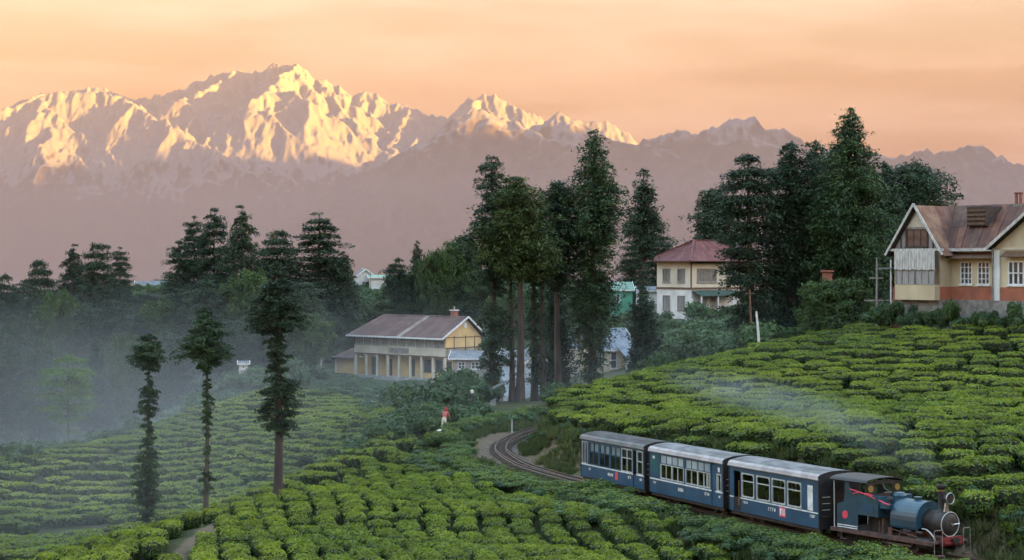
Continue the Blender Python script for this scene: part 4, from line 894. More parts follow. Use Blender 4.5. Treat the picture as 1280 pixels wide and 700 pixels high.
kp = (fbm(gx_ / 2.2, gy_ / 2.2, 3, 61) > -.25 + .18 * (of_ > 0) * sstep(88, 96, gy_)) & ~((of_ < 0) & (gy_ > 104) & (gy_ < 122) & (of_ > -2.4)); gx_, gy_ = gx_[kp], gy_[kp]
gs = rg_.uniform(.6, 1.5, len(gx_))
g0 = [tag(link('grass_tuft', GR[j], None, (gx_[j], gy_[j], gz(gx_[j], gy_[j]) - .02)), ('dry grass tuft on the cutting beside the track', 'low grass tuft on the verge of the railway track')[j], 'grass tuft') for j in range(2)]
scatter('verge_grass', np.stack([gx_[2:], gy_[2:], height(gx_[2:], gy_[2:]) - .02], 1), rg_.uniform(0, 6.28, len(gx_) - 2), np.stack([gs, gs, gs], 1)[2:], g0, 5)
nw = 900; ii = rg_.choice(len(gx_), nw, False); wx, wy = gx_[ii] + rg_.normal(0, .3, nw), gy_[ii] + rg_.normal(0, .3, nw); dd_, _, ss_ = track_near(wx, wy); kp = (dd_ > 1.75) & ((ss_ > 0) | (dd_ > 3.0)); wx, wy = wx[kp], wy[kp]; ws = rg_.uniform(.4, 1.25, len(wx))
w0 = [tag(link('weed', WEED[j], None, (wx[j], wy[j], gz(wx[j], wy[j]) - .03)), ('low bright weed clump on the railway bank', 'low dark weed clump on the railway bank')[j], 'weed') for j in range(2)]
scatter('bank_weeds', np.stack([wx[2:], wy[2:], height(wx[2:], wy[2:]) - .04], 1), rg_.uniform(0, 6.28, len(wx) - 2), np.stack([ws, ws, ws * .8], 1)[2:], w0, 6)
# ------------------------------------------------------------------ railway
M_STEEL = mat('rail_steel', (0.10, 0.085, 0.075), 0.45, (0.16, 0.09, 0.06), 1.5, metal=0.6)
M_SLEEPER = mat('sleeper_wood', (0.085, 0.065, 0.05), 0.95, (0.05, 0.04, 0.035), 5.0, 0.5)
M_BLUE = mat('coach_blue', (0.015, 0.068, 0.125), 0.42, (0.013, 0.050, 0.088), 1.3, 0.06, 3.0, spec=0.4)
M_BLUE2 = mat('engine_blue', (0.014, 0.058, 0.090), 0.36, (0.014, 0.040, 0.058), 2.0, 0.06, 5.0, spec=0.5)
M_TEAL = mat('teal_door', (0.018, 0.11, 0.105), 0.5, (0.012, 0.07, 0.075), 2.0)
M_BLACK = mat('coach_black', (0.012, 0.012, 0.014), 0.6, (0.02, 0.018, 0.018), 3.0)
M_SOOT = mat('sooty_iron', (0.016, 0.015, 0.015), 0.5, (0.035, 0.026, 0.022), 4.0, 0.1, 12)
M_WHITE = mat('white_paint', (0.70, 0.70, 0.68), 0.6, (0.5, 0.49, 0.46), 3.0)
M_CREAMFR = mat('grey_white_frame', (0.46, 0.46, 0.43), 0.55, (0.33, 0.33, 0.31), 2.0)
M_ROOFL = mat('pale_canvas_roof', (0.21, 0.205, 0.20), 0.9, (0.11, 0.108, 0.106), 0.9, 0.15, 6.0, stretch=(1, 2.5, 1))
M_ROOFD = mat('dark_canvas_roof', (0.085, 0.08, 0.078), 0.9, (0.045, 0.043, 0.042), 0.9, 0.15, 6.0, stretch=(1, 2.5, 1))
M_GUTTER = mat('roof_edge', (0.42, 0.39, 0.375), 0.8, (0.30, 0.26, 0.25), 1.6)
M_GUTTERD = mat('old_roof_edge', (0.20, 0.17, 0.165), 0.85, (0.11, 0.13, 0.12), 1.6)
M_RED = mat('red_paint', (0.20, 0.022, 0.022), 0.6, (0.11, 0.02, 0.02), 3.0)
M_PINKRED = mat('signal_red', (0.62, 0.06, 0.09), 0.6)
M_UNDER = mat('underframe', (0.03, 0.024, 0.02), 0.85, (0.06, 0.04, 0.03), 3.0, 0.2)
M_INT = mat('coach_interior', (0.10, 0.075, 0.05), 0.8, (0.06, 0.05, 0.04), 2.0)
M_SEAT = mat('seat_cloth', (0.06, 0.035, 0.03), 0.8)
M_BRASS = mat('brass', (0.55, 0.36, 0.14), 0.35, metal=0.9)
M_CHROME = mat('bright_steel', (0.55, 0.55, 0.55), 0.3, metal=0.9)
M_RUST = mat('rusty_iron', (0.12, 0.06, 0.045), 0.8, (0.06, 0.04, 0.035), 4.0, 0.2)
M_RAILGREY = mat('dull_handrail', (0.22, 0.20, 0.19), 0.6, (0.12, 0.09, 0.08), 4.0)
M_CURT = mat('orange_curtain', (0.45, 0.22, 0.08), 0.9)
M_BLIND = mat('pale_blind', (0.36, 0.40, 0.40), 0.7, (0.22, 0.26, 0.27), 1.2)
def glass_mat(name, tint=(0.75, 0.8, 0.8), alpha=0.45, rough=0.05):
    m = bpy.data.materials.new(name); m.use_nodes = True; nt = m.node_tree; N = nt.nodes; L = nt.links; nt.nodes.clear()
    out = N.new('ShaderNodeOutputMaterial'); gl = N.new('ShaderNodeBsdfGlossy'); gl.inputs['Roughness'].default_value = rough; gl.inputs[0].default_value = (0.9, 0.9, 0.9, 1)
    tr = N.new('ShaderNodeBsdfTransparent'); tr.inputs[0].default_value = (*tint, 1)
    lw = N.new('ShaderNodeLayerWeight'); lw.inputs[0].default_value = 0.5; fr = N.new('ShaderNodeMath'); fr.operation = 'POWER'; fr.inputs[1].default_value = 5.0; L.new(lw.outputs['Facing'], fr.inputs[0])
    f2 = N.new('ShaderNodeMath'); f2.operation = 'MULTIPLY_ADD'; f2.inputs[1].default_value = 0.9; f2.inputs[2].default_value = 0.05; L.new(fr.outputs[0], f2.inputs[0]); fr = f2
    mx = N.new('ShaderNodeMixShader'); L.new(fr.outputs[0], mx.inputs[0]); L.new(tr.outputs[0], mx.inputs[1]); L.new(gl.outputs[0], mx.inputs[2]); L.new(mx.outputs[0], out.inputs[0])
    return m
M_GLASS = glass_mat('window_glass'); M_GLASSD = glass_mat('inner_shade_glass', (0.16, 0.15, 0.13))  # far-side panes darkened in colour to stand for the dim coach inside
M_HGLASS = mat('house_glass', (0.035, 0.04, 0.045), 0.12, (0.07, 0.075, 0.08), 1.5, spec=0.6)

# track: rails and sleepers
_seg = np.linalg.norm(np.diff(TRACK, axis=0), axis=1); TS = np.concatenate([[0], np.cumsum(_seg)])
def track_at(s): return np.array([np.interp(s, TS, TRACK[:, i]) for i in range(3)])
def s_of_y(y): return float(np.interp(-y, -TRACK[::-1, 1], TS[::-1])) if False else float(TS[int(np.argmin(np.abs(TRACK[:, 1] - y)))])
track = thing('railway_track', 'narrow gauge railway track curving round the bend behind the blue train', 'railway track', (0, 0, 0))
def rail_mesh(off):
    P3 = []
    for i in range(len(TRACK)):
        t = TRACK[min(i + 1, len(TRACK) - 1)] - TRACK[max(i - 1, 0)]; n = np.array([t[1], -t[0], 0]) / np.hypot(t[0], t[1])
        c = TRACK[i] + n * off
        for a, z in ((-.055, -.13), (.055, -.13), (.022, -.10), (.03, 0), (-.03, 0), (-.022, -.10)): P3.append(c + n * a + np.array([0, 0, z]))
    m = len(TRACK); f = [(i * 6 + k, i * 6 + (k + 1) % 6, (i + 1) * 6 + (k + 1) % 6, (i + 1) * 6 + k) for i in range(m - 1) for k in range(6)]
    return mesh_np('rail', np.array(P3), np.array(f), [M_STEEL])
for off in (-.33, .33): link('rail', rail_mesh(off), track)
slm = MB().bbox(-.11, .11, -.68, .68, -.24, -.125, .015).mesh('sleeper', M_SLEEPER)
s = 4.0
while s < TS[-1] - 0.5:
    p = track_at(s); q = track_at(s + .2); o = link('sleeper', slm, track, (p[0], p[1], p[2] + rng.normal(0, .006)), (0, 0, math.atan2(q[1] - p[1], q[0] - p[0]) + rng.normal(0, .03))); s += 0.72
# ballast stones: one mesh of many small stones along the bed
nb_ = 9000; si = rng.uniform(0, TS[-1], nb_); pp = np.stack([np.interp(si, TS, TRACK[:, i]) for i in range(3)], 1); qq = np.stack([np.interp(si + .2, TS, TRACK[:, i]) for i in range(3)], 1)
tt = qq - pp; nn_ = np.stack([tt[:, 1], -tt[:, 0]], 1); nn_ /= np.linalg.norm(nn_, axis=1)[:, None] + 1e-9; oo = rng.normal(0, .75, nb_)
bx = pp[:, 0] + nn_[:, 0] * oo; by = pp[:, 1] + nn_[:, 1] * oo; bz = np.maximum(height(bx, by), pp[:, 2] - .32) + .015
tet = np.array([(1, 0, -.5), (-.5, .87, -.5), (-.5, -.87, -.5), (0, 0, .8)]); sc_ = rng.uniform(.035, .085, nb_)
rz_ = rng.uniform(0, 6.28, nb_); tv = tet[None] * sc_[:, None, None]; c_, s_ = np.cos(rz_)[:, None], np.sin(rz_)[:, None]
tv = np.stack([tv[..., 0] * c_ - tv[..., 1] * s_, tv[..., 0] * s_ + tv[..., 1] * c_, tv[..., 2]], -1) + np.stack([bx, by, bz], 1)[:, None]
bf = (np.arange(nb_)[:, None, None] * 4 + np.array([(0, 1, 3), (1, 2, 3), (2, 0, 3)])[None]).reshape(-1, 3)
M_BALLAST = mat('ballast', (0.22, 0.20, 0.18), 0.95, (0.11, 0.10, 0.09), 0.9, coord='Object')
tag(link('ballast', mesh_np('ballast', tv.reshape(-1, 3), bf, [M_BALLAST])), kind='stuff')

# coaches: local x forward, the side that faces the camera is y = -HW, z = 0 on the rails
HW = 0.95
def lay(o, s_mid, wb=2.2):
    a = track_at(s_mid - wb); b = track_at(s_mid + wb); d = a - b; c = (a + b) / 2      # the train runs towards smaller s
    d /= np.linalg.norm(d); X = Vector(d); Y = Vector((0, 0, 1)).cross(X).normalized(); Z = X.cross(Y)
    Mx = Matrix((X, Y, Z)).transposed().to_4x4(); Mx.translation = Vector(c); o.matrix_world = Mx
def roof_profile(w, z0, rise, n=12):
    return [(w * math.sin(R(-90 + 180 * i / n)) , z0 + rise * math.cos(R(-90 + 180 * i / n)) ** 0.8 if 0 < i < n else z0) for i in range(n + 1)]
def coach_roof(L_, m, parent, z0=2.33, rise=0.33, w=HW + .06):
    pr = roof_profile(w, z0, rise); inner = [(y * .97, z - .035) for y, z in reversed(pr)]
    mb = MB(); pts = pr + inner; n = len(pts)
    for a0, a1 in ((-L_ / 2 - .06, -L_ * .17), (-L_ * .17 + .004, L_ * .3), (L_ * .3 + .004, L_ / 2 + .06)):
        for i in range(n - 1):
            if i == len(pr) - 1: continue
            mb.add([(a0, *pts[i]), (a1, *pts[i]), (a1, *pts[i + 1]), (a0, *pts[i + 1])], [(0, 1, 2, 3)])
    r_ = mb.build('roof', m, parent, True)
    for x in (-L_ * .17, L_ * .3):
        sm = MB()
        for i in range(len(pr) - 1):
            (y0, z_0), (y1, z_1) = pr[i], pr[i + 1]
            sm.add([(x - .025, y0, z_0 + .012), (x + .025, y0, z_0 + .012), (x + .025, y1, z_1 + .012), (x - .025, y1, z_1 + .012)], [(0, 1, 2, 3)])
        sm.build('roof_seam', M_GUTTERD, r_)
    return r_
def strip_marks(parent, name, x, z, w, h, n, m, y=-HW - .012, seed=0):
    rg = random.Random(seed); mb = MB(); cx = x; step = w / n
    for i in range(n):
        a = x + i * step; ww = step * .72
        kind = rg.randrange(3)
        if kind == 0: mb.box(a, a + ww * .35, y - .003, y, z, z + h); mb.box(a, a + ww, y - .003, y - .0005, z + h * .8, z + h)
        elif kind == 1: mb.box(a, a + ww, y - .003, y, z + h * .1, z + h * .9)
        else: mb.box(a, a + ww * .4, y - .003, y, z, z + h); mb.box(a + ww * .55, a + ww, y - .003, y, z, z + h)
    return mb.build(name, m, parent)
def coach_side(parent, L_, openings, ysgn, m, z0=0.42, z1=2.33):
    """wall of one side with real openings: openings (x0, x1, za, zb) sorted in x"""
    mb = MB(); y0, y1 = (-HW, -HW + .06) if ysgn < 0 else (HW - .06, HW)
    x = -L_ / 2
    for a, b, za, zb in openings:
        if a > x + 1e-4: mb.box(x, a, y0, y1, z0, z1)
        if za > z0 + 1e-3: mb.box(a, b, y0, y1, z0, za)
        if zb < z1 - 1e-3: mb.box(a, b, y0, y1, zb, z1)
        x = b
    mb.box(x, L_ / 2, y0, y1, z0, z1)
    return mb.build('side_panel', m, parent)
def coach_window(parent, a, b, za, zb, bars_x=(), bars_z=(), fm=None, ysgn=-1, fw=0.045, pane_m=None, blind=None):
    y = ysgn * (HW + .008); yi = ysgn * (HW - .05)
    lo, hi = min(y, yi), max(y, yi); mb = MB()
    mb.box(a - .01, b + .01, lo, hi, za - .01, za + fw); mb.box(a - .01, b + .01, lo, hi, zb - fw, zb + .01)
    mb.box(a - .01, a + fw, lo, hi, za + fw, zb - fw); mb.box(b - fw, b + .01, lo, hi, za + fw, zb - fw)
    for t in bars_x: x = a + (b - a) * t; mb.box(x - .018, x + .018, lo + .004, hi - .004, za + fw, zb - fw)
    for t in bars_z: z = za + (zb - za) * t; mb.box(a + fw, b - fw, lo + .008, hi - .008, z - .02, z + .02)
    # rounded corners
    if fw > .04:
        for cx, sx in ((a + fw, 1), (b - fw, -1)):
            for cz_, sz in ((za + fw, 1), (zb - fw, -1)):
                mb.add([(cx, y, cz_), (cx + sx * .09, y, cz_), (cx, y, cz_ + sz * .09)], [(0, 1, 2)])
    w = mb.build('window', fm or M_CREAMFR, parent)
    yp = ysgn * (HW - .02)
    MB().quad((a, yp, za), (b, yp, za), (b, yp, zb), (a, yp, zb)).build('pane', pane_m or (M_GLASS if ysgn < 0 else M_GLASSD), w)
    if blind:
        yb = ysgn * (HW - .07); MB().box(a, b, min(yb, yb - ysgn * .02), max(yb, yb - ysgn * .02), za + (zb - za) * blind, zb).build('blind', M_BLIND, w)
    return w
def coach_common(t, L_, roof_m, gut_m, seat=True):
    MB().box(-L_ / 2, L_ / 2, -HW + .06, HW - .06, .42, .5).build('floor', M_INT, t)
    for sx in (-1, 1):      # black end walls with a gangway frame
        e = sx * L_ / 2
        pr = roof_profile(HW + .02, 2.33, .30)
        a0, a1 = (e - .0, e + .07) if sx > 0 else (e - .07, e)
        mb = MB(); mb.prism_ax([(-HW - .015, .40)] + [(y, z) for y, z in pr] + [(HW + .015, .40)], a0, a1, 'x')
        ew = mb.build('end_wall', M_BLACK, t)
        d = MB(); xo = e + sx * .10
        d.box(min(e + sx * .075, xo), max(e + sx * .075, xo), -.34, .34, .5, 2.3)
        d.build('gangway_door', M_SOOT, ew)
        for zz in (.9, 1.15, 1.4, 1.65):
            MB().tube([(e + sx * .13, -.85, zz), (e + sx * .13, -.5, zz)], .014, 5).build('end_step', M_CREAMFR if zz > 1 else M_RUST, ew)
    for sy in (-1, 1):
        MB().box(-L_ / 2 + .02, L_ / 2 - .02, sy * (HW - .12) - .05, sy * (HW - .12) + .05, .28, .42).build('solebar', M_UNDER, t)
        y = sy * (HW + .035)
        MB().tube([(-L_ / 2 - .05, y, 2.335), (L_ / 2 + .05, y, 2.335)], .045, 6).build('gutter', gut_m, t)
    coach_roof(L_, roof_m, t)
    # broad pale band where the roof turns down to the gutter
    pr = roof_profile(HW + .066, 2.34, .33)
    mb = MB(); y_, z_ = zip(*pr[:4])
    for i in range(2):
        mb.add([(-L_ / 2 - .05, pr[i][0], pr[i][1] + .012), (L_ / 2 + .05, pr[i][0], pr[i][1] + .012), (L_ / 2 + .05, pr[i + 1][0], pr[i + 1][1] + .012), (-L_ / 2 - .05, pr[i + 1][0], pr[i + 1][1] + .012)], [(0, 1, 2, 3)])
    mb.build('roof_edge', gut_m, t)
    for bxp in (-L_ / 2 + 1.3, L_ / 2 - 1.3):
        bg = MB().box(bxp - .75, bxp + .75, -.45, -.38, .16, .38).box(bxp - .75, bxp + .75, .38, .45, .16, .38).box(bxp - .12, bxp + .12, -.45, .45, .2, .34).build('bogie', M_UNDER, t)
        for ax_ in (-.45, .45):
            for sy in (-1, 1):
                Mw = Matrix.Translation((bxp + ax_, sy * .33, .22)) @ Matrix.Rotation(R(90), 4, 'X')
                MB().lathe([(.03, -.05), (.21, -.05), (.22, -.02), (.22, .03), (.25, .035), (.25, .05), (.03, .05)], 14, Mw).build('wheel', M_STEEL, bg)
    if seat:
        x = -L_ / 2 + .9
        while x < L_ / 2 - .6:
            MB().box(x, x + .42, -.8, -.2, .5, .9).box(x, x + .08, -.8, -.2, .9, 1.38).build('seat', M_SEAT, t)
            MB().box(x, x + .42, .2, .8, .5, .9).box(x, x + .08, .2, .8, .9, 1.38).build('seat', M_SEAT, t)
            x += .95
LC = 7.1
def fx(p, r=1.10): return -LC / 2 + LC * (r * p / (1 + (r - 1) * p))       # share of the picture width -> place along the coach
def stripe(t, segs, z=1.0, h=.05):
    for sy in (-1, 1):
        for a, b in segs:
            y = sy * (HW + .006); MB().box(a, b, min(y, y - sy * .012), max(y, y - sy * .012), z, z + h).build('waist_stripe', M_WHITE, t)
S3F = s_of_y(70.4)
S_MID = [S3F + LC / 2 + k * (LC + .62) for k in range(3)]
# coach next to the engine
def coach_front():
    t = thing('railway_coach', 'blue coach with four framed windows and a red square, coupled behind the engine', 'railway coach', group='coaches of the blue hill train')
    W4 = [(fx(.136), fx(.273)), (fx(.302), fx(.452)), (fx(.474), fx(.625)), (fx(.648), fx(.806))]
    za, zb = 1.08, 2.08; dr = (fx(.045), fx(.12), .44, 2.12)
    ops = [dr] + [(a, b, za, zb) for a, b in W4]
    for sg in (-1, 1): coach_side(t, LC, ops, sg, M_BLUE)
    for sg in (-1, 1):
        for a, b in W4: coach_window(t, a, b, za, zb, (), (.67,), M_CREAMFR, sg)
    stripe(t, [(fx(.0), dr[0]), (dr[1], LC / 2)], 0.985, .05)
    MB().box(dr[0], dr[1], -HW + .02, -HW + .05, .46, 1.02).build('door_gate', M_BLACK, t)
    MB().tube([(dr[1] - .03, -HW - .05, .7), (dr[1] - .03, -HW - .05, 1.75)], .018, 6).build('grab_rail', M_BRASS, t)
    MB().box(fx(.88), fx(.938), -HW - .012, -HW, .98 + .09, 2.06).build('white_plate', M_WHITE, t)
    strip_marks(t, 'painted_number', fx(.15), .80, .42, .11, 4, M_WHITE, seed=1); strip_marks(t, 'painted_number', fx(.435), .72, .62, .15, 4, M_WHITE, seed=2); strip_marks(t, 'painted_number', fx(.905), .80, .42, .12, 4, M_WHITE, seed=3)
    e = MB().box(fx(.555), fx(.63), -HW - .010, -HW, .58, .97).build('red_square', M_PINKRED, t)
    a, b = fx(.565), fx(.62); w = (b - a); y = -HW - .010
    MB().box(a + .02 * w, a + .30 * w, y - .004, y, .64, .92).box(a + .30 * w, a + .46 * w, y - .004, y, .86, .92).box(a + .55 * w, a + .7 * w, y - .004, y, .66, .92).box(a + .7 * w, a + .98 * w, y - .004, y, .64, .70).box(a + .84 * w, a + .98 * w, y - .004, y, .70, .92).build('number_mark', M_WHITE, e)
    coach_common(t, LC, M_ROOFL, M_GUTTER); lay(t, S_MID[0]); return t
def coach_middle():
    t = thing('railway_coach', 'blue saloon coach with a long window band under pale upper lights, middle of the train', 'railway coach', group='coaches of the blue hill train')
    bays = [(fx(.145), fx(.46)), (fx(.485), fx(.825))]; dr = (fx(.84), fx(.895), .44, 2.26); wl_ = (fx(.915), fx(.975))
    ops = [(a, b, 1.14, 2.24) for a, b in bays] + [dr, (wl_[0], wl_[1], 1.10, 1.84)]
    for sg in (-1, 1): coach_side(t, LC, ops, sg, M_BLUE)
    for sg in (-1, 1):
        for a, b in bays:
            coach_window(t, a, b, 1.82, 2.24, (.25, .5, .75), (), M_BLUE, sg, .03, M_BLIND)
            n = 2
            for i in range(n):
                w = (b - a) / n; coach_window(t, a + i * w + .01, a + (i + 1) * w - .01, 1.14, 1.81, (.48,), (), M_CREAMFR, sg, .04)
        coach_window(t, wl_[0], wl_[1], 1.10, 1.84, (.3,), (), M_CREAMFR, sg, .04)
    stripe(t, [(-LC / 2, dr[0]), (dr[1], LC / 2)], 1.03, .06)
    MB().box(fx(.03), fx(.115), -HW - .012, -HW + .0, 1.35, 2.2).build('teal_panel', M_TEAL, t)
    MB().box(fx(.045), fx(.07), -HW - .02, -HW - .012, 2.0, 2.12).build('notice', M_WHITE, t); MB().box(fx(.935), fx(.958), -HW - .012, -HW, 1.93, 2.12).build('notice', M_WHITE, t)
    MB().box(fx(.775), fx(.82), -HW + .09, -HW + .12, 1.12, 1.8).build('curtain', M_CURT, t); MB().box(fx(.745), fx(.77), -HW + .09, -HW + .12, 1.12, 1.8).build('curtain', M_WHITE, t)
    MB().box(dr[0], dr[1], -HW + .03, -HW + .06, .46, 2.2).build('door', M_BLUE, t)
    strip_marks(t, 'painted_number', fx(.05), .84, .34, .11, 3, M_WHITE, seed=4); strip_marks(t, 'painted_number', fx(.385), .72, .56, .17, 4, M_WHITE, seed=5); strip_marks(t, 'painted_number', fx(.75), .80, .45, .14, 4, M_WHITE, seed=6); strip_marks(t, 'painted_number', fx(.945), .80, .2, .12, 2, M_WHITE, seed=7)
    coach_common(t, LC, M_ROOFL, M_GUTTER); lay(t, S_MID[1]); return t
def coach_rear():
    t = thing('railway_coach', 'blue coach with dark roof and half-drawn blinds, last of the train', 'railway coach', group='coaches of the blue hill train')
    W4 = [(fx(.125), fx(.27)), (fx(.285), fx(.445)), (fx(.46), fx(.615)), (fx(.635), fx(.81))]; dr = (fx(.82), fx(.872), .44, 2.2); wl_ = (fx(.885), fx(.975)); v = (fx(.015), fx(.095))
    ops = [(v[0], v[1], 1.1, 2.2)] + [(a, b, 1.1, 2.2) for a, b in W4] + [dr, (wl_[0], wl_[1], 1.1, 2.2)]
    for sg in (-1, 1): coach_side(t, LC, ops, sg, M_BLUE)
    for sg in (-1, 1):
        for i, (a, b) in enumerate(W4): coach_window(t, a, b, 1.1, 2.2, (.5,), (.6,), M_CREAMFR if i == 3 else M_BLUE, sg, .035, None, .62 if i < 3 else None)
        coach_window(t, wl_[0], wl_[1], 1.1, 2.2, (), (.55,), M_CREAMFR, sg, .035); coach_window(t, v[0], v[1], 1.1, 2.2, (.5,), (), M_CREAMFR, sg, .03)
    stripe(t, [(-LC / 2, dr[0]), (dr[1], LC / 2)], 1.03, .055)
    MB().box(dr[0], dr[1], -HW + .03, -HW + .06, .46, 1.05).build('door', M_BLUE, t)
    strip_marks(t, 'painted_number', fx(.12), .80, .22, .14, 2, M_WHITE, seed=8); strip_marks(t, 'painted_number', fx(.42), .72, .62, .16, 4, M_WHITE, seed=9); strip_marks(t, 'painted_number', fx(.74), .80, .36, .13, 3, M_WHITE, seed=10); strip_marks(t, 'painted_number', fx(.93), .80, .26, .12, 2, M_WHITE, seed=11)
    MB().box(fx(.535), fx(.575), -HW - .010, -HW, .60, .98).build('red_square', M_PINKRED, t)
    coach_common(t, LC, M_ROOFD, M_GUTTERD); lay(t, S_MID[2]); return t
coach_front(); coach_middle(); coach_rear()

# the engine: a small saddle tank locomotive
def engine():
    t = thing('steam_engine', 'small blue saddle tank steam engine with black chimney and round headlamp, pulling the coaches', 'steam engine')
    def B(name, m, mb, par=None, smooth=False): return mb.build(name, m, par or t, smooth)
    # x = 0 rear of footplate, 5.5 front beam
    B('footplate', M_RUST, MB().box(-.1, 5.35, -.86, .86, .50, .58).box(-.1, 5.35, -.9, -.86, .44, .58).box(-.1, 5.35, .86, .9, .44, .58))
    B('frame', M_UNDER, MB().box(.1, 5.3, -.36, -.31, .2, .5).box(.1, 5.3, .31, .36, .2, .5).box(.1, .2, -.7, .7, .2, .5))
    # cab side sheets with a swept cut-out
    prof = [(.25, .585), (1.42, .585), (1.42, 1.20), (2.55, 1.20), (2.55, 1.98), (1.28, 1.98), (1.08, 2.05), (.98, 2.22), (.95, 2.42), (.70, 2.42), (.70, 1.80), (.62, 1.58), (.25, 1.50)]
    for sy in (-1, 1):
        y0, y1 = (-.86, -.83) if sy < 0 else (.83, .86)
        mb = MB(); n = len(prof)
        # split in convex pieces
        for poly in ([(.25, .585), (1.42, .585), (1.42, 1.5), (.25, 1.5)], [(.25, 1.5), (1.42, 1.5), (1.42, 1.62), (.63, 1.62)], [(.63, 1.62), (1.42, 1.62), (1.42, 1.98), (1.28, 1.98), (.70, 1.98)], [(.70, 1.98), (1.28, 1.98), (1.08, 2.05), (.98, 2.22), (.95, 2.45), (.70, 2.45)]):
            mb.prism_ax(poly, y0, y1, 'y')
        cs = B('cab_side', M_BLUE2, mb)
        ys = sy * .866
        for z in (.62, .70):
            MB().box(.27, 1.40, min(ys, ys - sy * .008), max(ys, ys - sy * .008), z, z + .035).build('white_line', M_WHITE, cs)
        yd = sy * .868
        Md = Matrix.Translation((.72, yd, 1.12)) @ Matrix.Rotation(R(90), 4, 'X')
        MB().lathe([(.005, -.012), (.155, -.012), (.16, 0), (.155, .012), (.005, .012)], 18, Md).build('red_disc', M_PINKRED, cs)
    # bunkers either side of the firebox
    for sy in (-1, 1):
        bk = B('side_bunker', M_BLUE2, MB().box(1.425, 2.55, -.88, -.42, 1.20, 1.96) if sy < 0 else MB().box(1.425, 2.55, .42, .88, 1.20, 1.96))
        yo = sy * .886
        MB().box(1.62, 2.25, min(yo, yo - sy * .01), max(yo, yo - sy * .01), 1.34, 1.68).build('name_panel', M_BLUE, bk)
        for z in (1.80, 1.72): MB().box(1.45, 2.52, min(yo, yo - sy * .008), max(yo, yo - sy * .008), z, z + .02).build('lining', M_TEAL, bk)
    B('firebox', M_SOOT, MB().bbox(1.5, 2.6, -.41, .41, .6, 1.72, .08))
    B('coal_heap', M_SOOT, MB().lathe([(.42, 0), (.36, .1), (.2, .17), (.02, .2)], 9, Matrix.Translation((2.05, 0, 1.72))))
    # roof and posts
    pr = roof_profile(.96, 2.44, .17, 10)
    mb = MB(); pts = pr + [(y * .98, z - .03) for y, z in reversed(pr)]; mb.prism_ax(pts, -.05, 2.0, 'x'); B('cab_roof', M_SOOT, mb, None, True)
    for x, y in ((.1, -.86), (.1, .86), (1.9, -.84), (1.9, .84)):
        B('cab_post', M_CREAMFR if x < 1 else M_SOOT, MB().tube([(x, y, .58 if x < 1 else 1.96), (x, y, 2.46)], .022, 6))
    B('back_sheet', M_BLACK, MB().box(.12, .15, -.8, .8, .58, 1.35))
    fs = B('front_sheet', M_SOOT, MB().box(1.88, 1.92, -.84, -.45, 1.97, 2.44).box(1.88, 1.92, .45, .84, 1.97, 2.44).box(1.88, 1.92, -.45, .45, 1.72, 2.0).box(1.88, 1.92, -.45, .45, 2.36, 2.5))
    MB().tube([(1.93, -.68, 2.2), (1.96, -.68, 2.2)], .13, 14).build('spectacle', M_BRASS, fs); MB().tube([(1.93, .68, 2.2), (1.96, .68, 2.2)], .13, 14).build('spectacle', M_BRASS, fs)
    # boiler, smokebox, saddle tank
    RX = lambda x, z: Matrix.Translation((x, 0, z)) @ Matrix.Rotation(R(90), 4, 'Y')
    B('boiler', M_SOOT, MB().lathe([(.40, 0), (.42, .02), (.42, 2.3), (.40, 2.32)], 24, RX(2.5, 1.20)), None, True)
    sb = B('smokebox', M_SOOT, MB().lathe([(.44, 0), (.46, .03), (.46, .60), (.44, .64)], 28, RX(4.72, 1.18)), None, True)
    ring = []
    for i in range(33): a = 2 * math.pi * i / 32; ring.append((5.375, .445 * math.cos(a), 1.18 + .445 * math.sin(a)))
    MB().tube(ring, .017, 6, False).build('door_ring', M_CREAMFR, sb)
    dr = MB().lathe([(.41, 0), (.36, .05), (.2, .085), (.01, .095)], 24, RX(5.36, 1.18)).build('smokebox_door', M_SOOT, sb, True)
    MB().tube([(5.47, 0, 1.18), (5.50, .36, 1.20)], .016, 6).tube([(5.44, 0, 1.18), (5.52, 0, 1.18)], .05, 10).build('door_handle', M_CHROME, sb)
    # saddle: flat skirts, round shoulders
    pf = [(-.70, .90), (-.72, .98)] + [(-.72 * math.cos(R(a)), 1.22 + .72 * math.sin(R(a)) * .98) for a in range(0, 181, 12)] + [(.72, .98), (.70, .90)]
    inner = [(y * .72, z if z < 1 else 1.2 + (z - 1.2) * .72) for y, z in reversed(pf)]
    mb = MB(); n = len(pf)
    for i in range(n - 1):
        mb.add([(3.02, *pf[i]), (4.38, *pf[i]), (4.38, *pf[i + 1]), (3.02, *pf[i + 1])], [(0, 1, 2, 3)])
    for x in (3.02, 4.38):
        for i in range(n - 1):
            mb.add([(x, *pf[i]), (x, *pf[i + 1]), (x, pf[i + 1][0] * .6, 1.2 + (pf[i + 1][1] - 1.2) * .6), (x, pf[i][0] * .6, 1.2 + (pf[i][1] - 1.2) * .6)], [(0, 1, 2, 3)])
    tk = B('saddle_tank', M_BLUE2, mb, None, True)
    for x in (3.06, 4.34):
        band = MB()
        for i in range(n - 1): band.add([(x - .02, pf[i][0] * 1.006, 1.2 + (pf[i][1] - 1.2) * 1.006), (x + .02, pf[i][0] * 1.006, 1.2 + (pf[i][1] - 1.2) * 1.006), (x + .02, pf[i + 1][0] * 1.006, 1.2 + (pf[i + 1][1] - 1.2) * 1.006), (x - .02, pf[i + 1][0] * 1.006, 1.2 + (pf[i + 1][1] - 1.2) * 1.006)], [(0, 1, 2, 3)])
        band.build('tank_band', M_BLUE, tk)
    MB().lathe([(.14, 0), (.14, .07), (.16, .08), (.16, .11), (.02, .13)], 14, Matrix.Translation((3.75, 0, 1.92))).build('filler_lid', M_BLUE2, tk, True)
